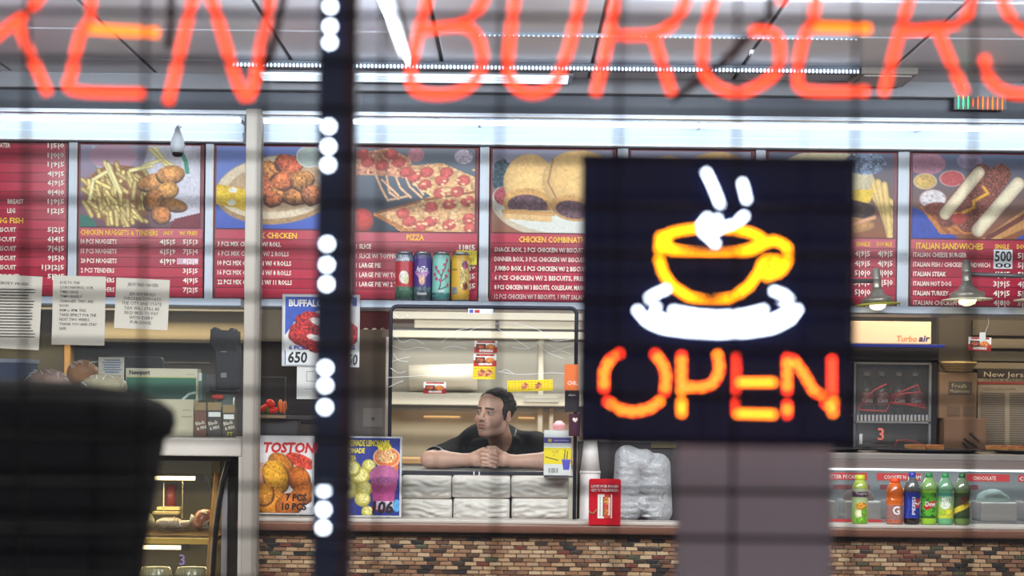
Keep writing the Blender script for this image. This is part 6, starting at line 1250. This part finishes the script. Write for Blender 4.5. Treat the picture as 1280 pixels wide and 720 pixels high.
def face_col(v):
    q = (v - np.array(HC)) @ np.array(Rhi).T / K; x, y, z = q[:, 0], q[:, 1], q[:, 2]
    ax = np.abs(x)
    c = np.tile(np.array([214., 168., 150.]), (len(v), 1)); head = (z > -0.13) & (np.sqrt(x ** 2 + (y) ** 2) < 0.13)
    n = RNG.normal(size=len(v))[:, None]; c = c * (1 + 0.03 * n)
    def mixin(m, col):
        nonlocal c; m = np.clip(m, 0, 1)[:, None] * head[:, None]; c = c * (1 - m) + np.array(col, float) * m
    beard = 1 / (1 + np.exp((z + 0.046 - 0.026 * np.clip((ax - 0.02) / 0.06, 0, 1)) / 0.011)); beard *= np.clip((0.03 - y) / 0.02, 0, 1)
    mixin(0.36 * beard, (104, 78, 70)); mixin(0.22 * np.exp(-((ax - 0.045) / 0.02) ** 2 - ((z + 0.03) / 0.016) ** 2), (190, 104, 92))
    mst = np.exp(-(ax / 0.026) ** 4 - ((z + 0.046) / 0.005) ** 2) * (y < -0.07); mixin(0.45 * mst, (70, 52, 50)); mixin(0.35 * np.exp(-(ax / 0.016) ** 4 - ((z + 0.084) / 0.008) ** 2) * (y < -0.07), (60, 46, 46))
    lips = np.exp(-(ax / 0.0215) ** 6 - ((z + 0.0605) / 0.0085) ** 4) * (y < -0.082); mixin(0.75 * lips, (150, 92, 86)); mixin(0.8 * np.exp(-(ax / 0.022) ** 6 - ((z + 0.0600) / 0.0018) ** 2) * (y < -0.080), (84, 48, 46))
    bz = 0.0215 - 0.10 * (ax - 0.03) * (ax > 0.03) + 0.04 * (ax - 0.03) * (ax < 0.03); brow = np.exp(-((z - bz - 0.002) / 0.0048) ** 4) * (ax > 0.010) * (ax < 0.052) * (y < -0.045); mixin(0.92 * brow, (38, 28, 28))
    sock = np.exp(-((ax - 0.031) / 0.019) ** 4 - ((z - 0.001) / 0.013) ** 4) * (y < -0.05); mixin(0.40 * sock, (112, 78, 70))
    mixin(0.85 * np.exp(-((ax - 0.031) / 0.0145) ** 6 - ((z - 0.0052) / 0.0020) ** 2) * (y < -0.05), (40, 28, 28)); eye = np.exp(-((ax - 0.031) / 0.0115) ** 6 - ((z - 0.0008) / 0.0034) ** 4) * (y < -0.05); mixin(0.9 * eye, (186, 176, 168)); mixin(0.95 * np.exp(-(((x - 0.031 * np.sign(x)) + 0.0030) / 0.0048) ** 4 - ((z - 0.0012) / 0.0042) ** 4) * (y < -0.05), (34, 22, 20))
    mixin(0.9 * np.exp(-((ax - 0.0070) / 0.0036) ** 4 - ((z + 0.0365) / 0.0022) ** 2) * (y < -0.085), (70, 40, 36))
    ear = np.exp(-((ax - 0.082) / 0.012) ** 4 - ((z) / 0.03) ** 4); mixin(0.25 * ear, (206, 120, 100))
    arm = (~head); hair_n = (np.sin(v[:, 0] * 260 + v[:, 2] * 900 + 3 * np.sin(v[:, 0] * 90)) * np.sin(v[:, 0] * 500 - v[:, 2] * 300)) > 0.5; rad = arm & (np.abs(v[:, 0] - hn.x) > 0.09)
    c[rad & hair_n] *= 0.86
    return c
skm = bpy.data.materials.new('skin'); skm.use_nodes = True; nt = skm.node_tree; b_ = nt.nodes['Principled BSDF']; a_n = nt.nodes.new('ShaderNodeVertexColor'); a_n.layer_name = 'print'; nt.links.new(a_n.outputs[0], b_.inputs['Base Color']); b_.inputs['Roughness'].default_value = 0.5; b_.inputs['Subsurface Weight'].default_value = 0.08; b_.inputs['Subsurface Radius'].default_value = (0.01, 0.004, 0.002)
nz = nt.nodes.new('ShaderNodeTexNoise'); nz.inputs['Scale'].default_value = 220; bp = nt.nodes.new('ShaderNodeBump'); bp.inputs['Strength'].default_value = 0.12; bp.inputs['Distance'].default_value = 0.002; nt.links.new(nz.outputs['Fac'], bp.inputs['Height']); nt.links.new(bp.outputs[0], b_.inputs['Normal'])
skin.build('body', skm, t, face_col)
# hair: short and dark, receding at the temples
hair = SDF((HC.x - 0.13, HC.y - 0.14, HC.z - 0.11), (HC.x + 0.13, HC.y + 0.15, HC.z + 0.15), 0.003)
def hh(c, r, k=0.01, sub=False): hair.ell(tuple(hp(*c)), [q * K for q in r], k, Rh, sub)
hh((0, 0.022, 0.041), (0.083, 0.100, 0.086)); rr = random.Random(8)
for _ in range(170):
    a1, e1 = rr.uniform(0, 6.28), rr.uniform(-0.2, 1.5); d = Vector((math.cos(e1) * math.cos(a1) * 0.080, 0.022 + math.cos(e1) * math.sin(a1) * 0.098, 0.040 + math.sin(e1) * 0.083)); hair.ell(tuple(hp(*d)), (0.009, 0.009, 0.005), 0.006)
cutn = Rh @ Vector((0, -1, -0.42)); hair.plane(hp(0, -0.050, 0.074), cutn)
hh((0, -0.085, 0.040), (0.052, 0.062, 0.052), 0.006, True)
for s in (-1, 1): hh((s * 0.050, -0.062, 0.046), (0.030, 0.046, 0.034), 0.006, True); hh((s * 0.092, 0.013, -0.018), (0.022, 0.021, 0.038), 0.003, True)
hair.plane(hp(0, 0.05, -0.072), Rh @ Vector((0, -0.1, -1)))
# sideburns come down before the ears
for s in (-1, 1): hair.cap(hp(s * 0.0735, -0.016, 0.03), hp(s * 0.0735, -0.010, -0.022), 0.0085, 0.005, 0.004)
hair.build('hair', M('hair_black', (26, 22, 24), 0.6, var=0.4, scale=260, bump=0.6), t)
# black polo shirt with a collar
shirt = SDF((el_l.x - 0.08, 8.60, 0.86), (el_r.x + 0.09, 9.16, 1.52), 0.0045)
shirt.ell((Lp.x + 0.01, 8.99, 1.24), (0.205, 0.125, 0.20), 0.03); shirt.ell((Lp.x + 0.01, 9.0, 1.02), (0.19, 0.125, 0.25), 0.04); shirt.cap(sh_l + Vector((0.015, 0.01, -0.015)), sh_r + Vector((-0.015, 0.01, -0.015)), 0.062, 0.062, 0.04)
shirt.cap(sh_l.lerp(sh_r, 0.35) + Vector((0, 0, 0.0)), nb + Vector((-0.03, 0.02, -0.01)), 0.06, 0.05, 0.03); shirt.cap(sh_l.lerp(sh_r, 0.75), nb + Vector((0.035, 0.02, -0.01)), 0.06, 0.05, 0.03)
for sh, el in ((sh_l, el_l), (sh_r, el_r)): e = sh.lerp(el, 0.80); shirt.cap(sh, e, 0.062, 0.054, 0.03)
for k in range(14):
    s_ = rr.choice((-1, 1)); base = Vector((Lp.x + s_ * rr.uniform(0.03, 0.15), 8.885, rr.uniform(1.10, 1.24))); shirt.cap(base, base + Vector((rr.uniform(-0.04, 0.04), 0.0, rr.uniform(0.03, 0.07))), 0.009, 0.005, 0.02)
for sh, el in ((sh_l, el_l), (sh_r, el_r)):      # the sleeve ends in a clean hem
    d = (el - sh).normalized(); h_ = sh.lerp(el, 0.84); shirt.ell(tuple(h_ + d * 0.055), (0.075, 0.075, 0.075), 0.003, None, True)
shirt.cap(hp(0.0, 0.02, -0.075), nb + Vector((0, -0.02, -0.0)), 0.050, 0.058, 0.006, True)
shirt.cap(P(598, 559, 8.876), P(641, 556, 8.882), 0.042, 0.046, 0.02); shirt.cap(P(634, 552, 8.93), P(655, 552, 8.96), 0.04, 0.05, 0.02)
shm = M('shirt_black', (11, 15, 22), 0.85, spec=0.2, var=0.25, scale=26, bump=0.12)
shirt.build('shirt', shm, t)
def ring(c, nrm, r, n=26, a0=0, a1=360, sq=1.0):
    nrm = Vector(nrm).normalized(); u = nrm.cross(Vector((0, 1, 0))).normalized(); w = nrm.cross(u); return [Vector(c) + (u * math.cos(math.radians(a0 + (a1 - a0) * k / n)) + w * math.sin(math.radians(a0 + (a1 - a0) * k / n)) * sq) * r for k in range(n + 1)]
mb = MB(); ncol = nb + Vector((0.000, -0.012, 0.012)); mb.tube(ring(ncol, (-0.1, -0.35, 1), 0.064, 30)[:-1], 0.0105, 8, True, flat=1.5); col_ = mb.build('collar', shm, t, smooth=True)
mb = MB(); mb.tube([P(x, y, 8.84) for x, y in ((645.3, 536), (644.8, 540), (643, 545))], 0.0026, 6); mb.build('collar_piping', M('piping_white', (206, 208, 212), 0.6), t, smooth=True)['label'] = 'white collar piping'
for sh, el in ((sh_l, el_l), (sh_r, el_r)):
    d = (el - sh).normalized(); 
    for off in (0.772, 0.80):
        mb = MB(); mb.tube(ring(sh.lerp(el, off), d, 0.0565, 26)[:-1], 0.0011, 5, True); mb.build('sleeve_piping', M('piping_white'), t, smooth=True)
# trousers and shoes down to the floor, hips set back
leg = SDF((Lp.x - 0.26, 8.92, 0.03), (Lp.x + 0.28, 9.32, 1.02), 0.01); leg.ell((Lp.x + 0.01, 9.1, 0.90), (0.18, 0.12, 0.12), 0.03)
for s in (-1, 1): leg.cap((Lp.x + s * 0.09, 9.11, 0.86), (Lp.x + s * 0.10, 9.09, 0.48), 0.088, 0.062, 0.02); leg.cap((Lp.x + s * 0.10, 9.09, 0.48), (Lp.x + s * 0.11, 9.13, 0.09), 0.062, 0.052, 0.01)
leg.build('trousers', M('trousers', (36, 36, 42), 0.8), t)
for s in (-1, 1): mb = MB(); x = Lp.x + s * 0.11; mb.ell((x, 9.08, 0.045), (0.048, 0.14, 0.045), 16); mb.build('shoe', black, t, smooth=True)

# ================================================================ in the shop window: lit sign, neon letters, strip post
YS = 3.4
t = thing('open_sign', 'black lit OPEN sign with a steaming coffee cup in the window', 'sign', tuple(P(897, 553, YS)))
navy = M('sign_navy', (20, 24, 74), 0.5, var=0.1, spec=0.2)
mb = MB(); mb.rect(725.5, 193, 1069.5, 553, YS, 0.03); mb.build('panel', navy, t, bevel=0.003)
w_l, o_l, r_l = E_('led_white', (225, 236, 255), 9.0), E_('led_amber', (255, 140, 6), 9.0), E_('led_red', (255, 54, 30), 7.0)
y_l = E_('led_orange', (255, 118, 24), 9.0)
led0 = {}
def led(x, y, m, r=0.0058):
    k = (m.name, r)
    c = P(x, y, YS - 0.001) - Vector(t['_org'])
    if k not in led0:
        mb = MB(); mb.lathe([(r, 0), (r * 0.9, r * 0.5), (r * 0.5, r * 0.87), (0.0002, r)], (0, 0, 0), 10); v = [(a, -c_, b) for a, b, c_ in mb.v]; mb.v = v; led0[k] = mb.build('led', m, t, local=True, smooth=True); o = led0[k]
        o['label'] = {'led_white': 'white led', 'led_amber': 'amber led', 'led_red': 'red led', 'led_orange': 'orange led'}[m.name]
    else: o = share(led0[k], parent=t)
    o.location = c
def path_leds(pts, step, m, closed=False, mm=None):
    pts = [Vector(p) for p in pts] + ([Vector(pts[0])] if closed else []); L_ = [0]
    for a, b in zip(pts[:-1], pts[1:]): L_.append(L_[-1] + (b - a).length)
    n = max(1, round(L_[-1] / step)); i = 0
    for k in range(n + (0 if closed else 1)):
        d = L_[-1] * k / n; i = max(j for j in range(len(L_)) if L_[j] <= d + 1e-6); i = min(i, len(pts) - 2); q = pts[i].lerp(pts[i + 1], (d - L_[i]) / max(1e-6, L_[i + 1] - L_[i]))
        led(q.x, q.y, m if (mm is None or k % 2) else mm)
def arcp(cx, cy, rx, ry, a0, a1, n=24): return [(cx + rx * math.cos(math.radians(a0 + (a1 - a0) * k / n)), cy + ry * math.sin(math.radians(a0 + (a1 - a0) * k / n))) for k in range(n + 1)]
path_leds([(883, 216), (890, 230), (895, 242), (900, 256)], 5.5, w_l)                       # steam
path_leds([(928, 229), (931, 240), (933, 249)], 5.5, w_l)
path_leds([(930, 270), (918, 280), (900, 286), (884, 292)], 6, w_l); path_leds([(884, 272), (876, 282), (878, 290), (886, 296), (894, 304)], 6, w_l); path_leds([(897, 274), (893, 290)], 7, w_l)
path_leds(arcp(889, 302, 65, 17, 8, 352, 30), 7.4, o_l, True); path_leds(arcp(889, 304, 58, 13, 12, 168, 20), 7.6, o_l); path_leds([(826, 296), (836, 300), (828, 306)], 7, o_l)                                # rim of the cup
path_leds([(824, 310), (824, 324), (829, 342), (841, 358), (861, 371), (888, 377), (916, 372), (936, 358), (949, 340)], 7.4, o_l)
path_leds([(952, 306), (968, 300), (984, 308), (985, 326), (976, 340), (958, 346), (950, 332), (960, 322), (974, 326), (966, 336)], 7.4, o_l)
path_leds([(812, 372), (822, 366), (832, 362)], 6.5, w_l); path_leds([(968, 364), (980, 368), (986, 374)], 6.5, w_l)      # saucer
path_leds([(797, 388), (808, 402), (828, 411), (860, 415), (896, 417), (932, 416), (966, 411), (988, 400), (997, 387)], 7.2, w_l)
path_leds([(842, 388), (870, 393), (896, 395), (930, 393), (954, 387)], 7.5, w_l); path_leds([(816, 394), (842, 403), (870, 406), (896, 408), (930, 406), (958, 402), (982, 392)], 7.5, w_l); path_leds([(820, 384), (812, 378)], 7, w_l); path_leds([(986, 384), (976, 378)], 7, w_l)
# letters O P E N
path_leds([(774, 442), (762, 450), (755, 464), (755, 485)], 6.4, y_l, mm=r_l); path_leds([(819, 443), (829, 455), (833, 470), (831, 490)], 6.4, y_l, mm=r_l); path_leds([(760, 502), (775, 512), (793, 515), (812, 511), (824, 502)], 6.4, y_l, mm=r_l)
path_leds([(852, 445), (852, 463), (852, 488)], 6.4, y_l, mm=r_l); path_leds([(852, 503), (852, 516)], 6.4, y_l); path_leds([(858, 484), (880, 484), (893, 478), (900, 462), (897, 444)], 6.4, y_l, mm=r_l)
path_leds([(919, 447), (920, 460), (919, 488)], 6.4, r_l); path_leds([(926, 478), (966, 478)], 6.6, y_l); path_leds([(918, 503), (918, 514)], 6.4, r_l); path_leds([(922, 517), (966, 518)], 6.6, y_l)
path_leds([(984, 448), (984, 488)], 6.4, y_l, mm=r_l); path_leds([(984, 506), (984, 518)], 6.4, y_l, mm=r_l); path_leds([(992, 450), (1004, 466), (1018, 490), (1026, 494)], 6.4, y_l, mm=r_l); path_leds([(1040, 450), (1040, 490)], 6.4, r_l); path_leds([(1032, 504), (1040, 510), (1041, 518), (1042, 502)], 6.4, y_l, mm=r_l)
# hanging hooks and chain of the sign
t = thing('sign_chain', 'pair of thin chains the lit sign hangs from', 'chain', tuple(P(897, 193, YS)))
for x in (781, 1005):
    mb = MB(); c = P(x, 190, YS + 0.045); mb.tube([c, (c.x, c.y, 2.88)], 0.0012, 5); mb.build('chain', M('chain_grey', (96, 98, 104), 0.4, 0.6), t)
# mauve paper taped below the sign
t = thing('paper_poster', 'plain mauve grey paper sheet below the lit sign', 'poster', tuple(P(943, 720, 3.32)))
mb = MB(); c = P(943, 640, 3.30); w = S(97.5, 3.3)
vs = []; n = 10
for j in range(n + 1):
    for i in range(9): vs.append((c.x - w + 2 * w * i / 8, 3.30 + 0.004 * math.sin(i * 1.3) + 0.003 * math.sin(j), P(943, 556 + 40 * j, 3.3).z))
mb.add(vs, [(j * 9 + i, (j + 1) * 9 + i, (j + 1) * 9 + i + 1, j * 9 + i + 1) for j in range(n) for i in range(8)]); o = mb.build('sheet', M('mauve_paper', (222, 198, 203), 0.85, var=0.06, scale=6), t, smooth=True); so = o.modifiers.new('thickness', 'SOLIDIFY'); so.thickness = 0.001

t = thing('neon_sign', 'large red neon letters KEN BURGERS across the top of the window', 'neon sign', tuple(P(640, 0, 3.42)))
neon = E_('neon_red', (255, 72, 40), 2.6); neon2 = E_('neon_orange', (255, 118, 34), 3.0)
def smooth_path(pts, n=5):
    out = []
    for i in range(len(pts) - 1):
        p0, p1, p2, p3 = [Vector(pts[min(max(j, 0), len(pts) - 1)]) for j in (i - 1, i, i + 1, i + 2)]
        for k in range(n):
            s = k / n; out.append(0.5 * (2 * p1 + (p2 - p0) * s + (2 * p0 - 5 * p1 + 4 * p2 - p3) * s * s + (3 * p1 - p0 - 3 * p2 + p3) * s ** 3))
    return out + [Vector(pts[-1])]
YN = 3.42; NR = S(6.0, YN)
def letter(lab, strokes, bright=()):
    for k, s in enumerate(strokes):
        mb = MB(); q = smooth_path(s) if len(s) > 2 else [Vector(a) for a in s]; mb.tube([P(a.x, a.y, YN + 0.006 * (k % 2)) for a in q], NR, 8); o = mb.build('letter_tube', neon2 if k in bright else neon, t, smooth=True)
letter('K', [[(-24, -60), (-34, 118)], [(76, -44), (40, 10), (12, 32), (-12, 52)], [(20, 24), (38, 68), (60, 117)]], ())
letter('E', [[(190, -52), (120, -50), (114, 0), (112, 26), (100, 44), (90, 90), (92, 113), (182, 117)], [(112, 36), (198, 41)]], (1,))
letter('N', [[(210, 129), (226, 60), (242, -4), (250, -30), (268, 10), (306, 122), (326, 60), (346, -50)]])
letter('B', [[(548, -55), (534, 0), (521, 50), (514, 105), (540, 118), (580, 112), (602, 84), (598, 48), (575, 33), (530, 38)], [(575, 32), (596, 14), (606, -12), (590, -50), (548, -55)]], ())
letter('U', [[(652, -55), (642, 10), (635, 80), (642, 106), (664, 117), (690, 108), (706, 74), (716, 40), (736, -50)]])
letter('R', [[(786, -55), (770, 0), (758, 60), (744, 118)], [(768, 44), (820, 42), (848, 20), (858, -14), (840, -50), (786, -55)], [(816, 44), (828, 80), (840, 117)]], ())
letter('G', [[(978, 4), (968, -30), (940, -50), (905, -30), (886, 18), (878, 60), (884, 98), (918, 116), (950, 106), (972, 86), (974, 52), (962, 40), (938, 39)]])
letter('E', [[(1100, -50), (1030, -50), (1020, 0), (1016, 26), (1004, 50), (997, 92), (1008, 113), (1085, 114)], [(1018, 34), (1088, 36)]], (1,))
letter('R', [[(1150, -55), (1136, 0), (1122, 50), (1104, 118)], [(1128, 39), (1172, 35), (1204, 24), (1218, -10), (1200, -50), (1150, -55)], [(1172, 38), (1188, 76), (1206, 117)]], ())
letter('S', [[(1330, -40), (1290, -55), (1256, -30), (1256, 8), (1276, 34), (1306, 50), (1316, 86), (1296, 114), (1262, 116), (1238, 100), (1230, 70)]])
# dark feed cables behind the letters
for k, (pts, lab) in enumerate((([(362, -40), (345, 40), (336, 78), (320, 90)], 'thick dark cable slanting behind the neon letter N'), ([(962, 20), (930, 52), (895, 85), (840, 124)], 'dark cable slanting behind the neon letter G'), ([(214, -40), (214, 30), (210, 60)], 'short dark cable left of the neon letter N'))):
    t2 = thing('neon_cable', lab, 'cable', tuple(P(*pts[1], 3.5))); mb = MB(); mb.tube([P(x, y, 3.5) for x, y in [(pts[0][0] + 10, -402)] + pts], S(5, 3.5), 8); mb.build('cable', M('cable_maroon', (30, 18, 26), 0.5), t2, smooth=True)

# strip post with triple light modules
YP = 3.4; t = thing('light_strip_post', 'dark vertical post carrying groups of three white lights', 'light strip', tuple(P(412, 720, YP)))
top_, bot_ = P(420.5, -60, YP), P(413, 860, YP); w = S(24, YP)
q = lambda y, dx, Y: P(423 - y * 0.0135 + dx, y, Y)
def strip(name, dx0, dx1, y0, y1, Y, d, m, bev=0.002):
    a, b, c, e = q(y0, dx0, Y), q(y0, dx1, Y), q(y1, dx1, Y), q(y1, dx0, Y)
    mb = MB(); mb.prism([(v.x, v.z) for v in (a, b, c, e)][::-1], Y, Y + d); return mb.build(name, m, t, bevel=bev)
strip('post', -24, 24, -80, 900, YP, 0.04, M('post_navy', (34, 44, 84), 0.35, var=0.15)); strip('neon_reflection_edge', 8, 24, -80, 900, YP - 0.003, 0.004, M('post_neon_reflection', (56, 20, 40), 0.4))  # maroon strip paints the neon's reflection onto the post
wl = E_('strip_led', (228, 238, 255), 9.0); fr_ = M('module_grey', (40, 60, 90), 0.4)
for g, ys in enumerate(((-36, 8, 33, 53), (158, 183, 206), (305, 331, 355), (460, 482, 509), (612, 637, 660), (762, 787))):
    for y in ys:
        c = q(y, -10.0, YP - 0.006); mb = MB(); mb.lathe([(S(6.8, YP), 0), (S(6.2, YP), 0.003), (0.0003, 0.0045)], (0, 0, 0), 14); mb.v = [(c.x + a, c.y - c2, c.z + b) for a, b, c2 in mb.v]; mb.build('lamp', wl, t, smooth=True)
    strip('module', -16, -4, min(ys) - 16, max(ys) + 16, YP - 0.005, 0.003, fr_, 0)

# black bin on the ledge, seen from just below its domed lid
t = thing('black_bin', 'large black tapered plastic bin with a domed lid, lower left corner', 'bin', (P(20, 600, 3.85).x, 3.85, 0.9))
c = Vector((P(22, 600, 3.75).x, 3.75, 0)); bm = M('bin_black', (9, 8, 11), 0.9, var=0.2, spec=0.08)
zz = lambda y: P(120, y, 3.75).z; rr_ = lambda x: S(x - 22, 3.75)
mb = MB(); mb.lathe([(0.0005, zz(474)), (rr_(90), zz(478)), (rr_(150), zz(486)), (rr_(196), zz(499)), (rr_(214), zz(512)), (rr_(217), zz(528)), (rr_(213), zz(540)), (rr_(206), zz(545)), (rr_(196), zz(545))], c, 48); mb.build('lid', bm, t, smooth=True)
mb = MB(); mb.lathe([(rr_(150), 0.9), (rr_(176), zz(722)), (rr_(190), zz(630)), (rr_(204), zz(546)), (rr_(200), zz(540))], c, 48); mb.build('tub', bm, t, smooth=True)

# security grille outside: thin horizontal rods and upright links
YG = 2.95; t = thing('security_grille', 'roll-down security grille of thin dark rods before the window', 'grille', tuple(P(640, 760, YG)))
gm = M('grille_dark', (16, 16, 19), 0.6, spec=0.2); xa, xb = -1.35, 1.35; rod0 = None
for k in range(14):
    y = 18 + 59.0 * k - 59 + 0; z = P(640, y + 3.0, YG).z
    if rod0 is None: mb = MB(); mb.tube([(xa, 0, 0), (0, 0, 0), (xb, 0, 0)], S(3.5, YG), 8); rod0 = mb.build('rod', gm, t, local=True, smooth=True); o = rod0
    else: o = share(rod0, parent=t)
    o.location = (-t.location.x, 0, z - t.location.z)
l0 = None
for k in range(-1, 10):
    x = P(30 + 148 * k, 400, YG).x
    if l0 is None: mb = MB(); mb.bx(-S(2.2, YG), S(2.2, YG), -0.003, 0.003, P(640, -50, YG).z, P(640, 780, YG).z); mb.v = [(a, b, c_ - t.location.z) for a, b, c_ in mb.v]; l0 = mb.build('upright_link', gm, t, local=True); o = l0
    else: o = share(l0, parent=t)
    o.location = (x - t.location.x, 0, 0)
mb = MB(); mb.bx(-1.8, 1.8, 2.9, 3.0, P(640, 790, YG).z, P(640, 780, YG).z); mb.build('bottom_bar', gm, t)
for s in (-1, 1): mb = MB(); mb.bx(s * 1.45 - 0.03, s * 1.45 + 0.03, 2.9, 3.0, 0, 2.9); mb.build('guide_rail', gm, t)
for o in list(bpy.data.objects):
    if '_org' in o: del o['_org']
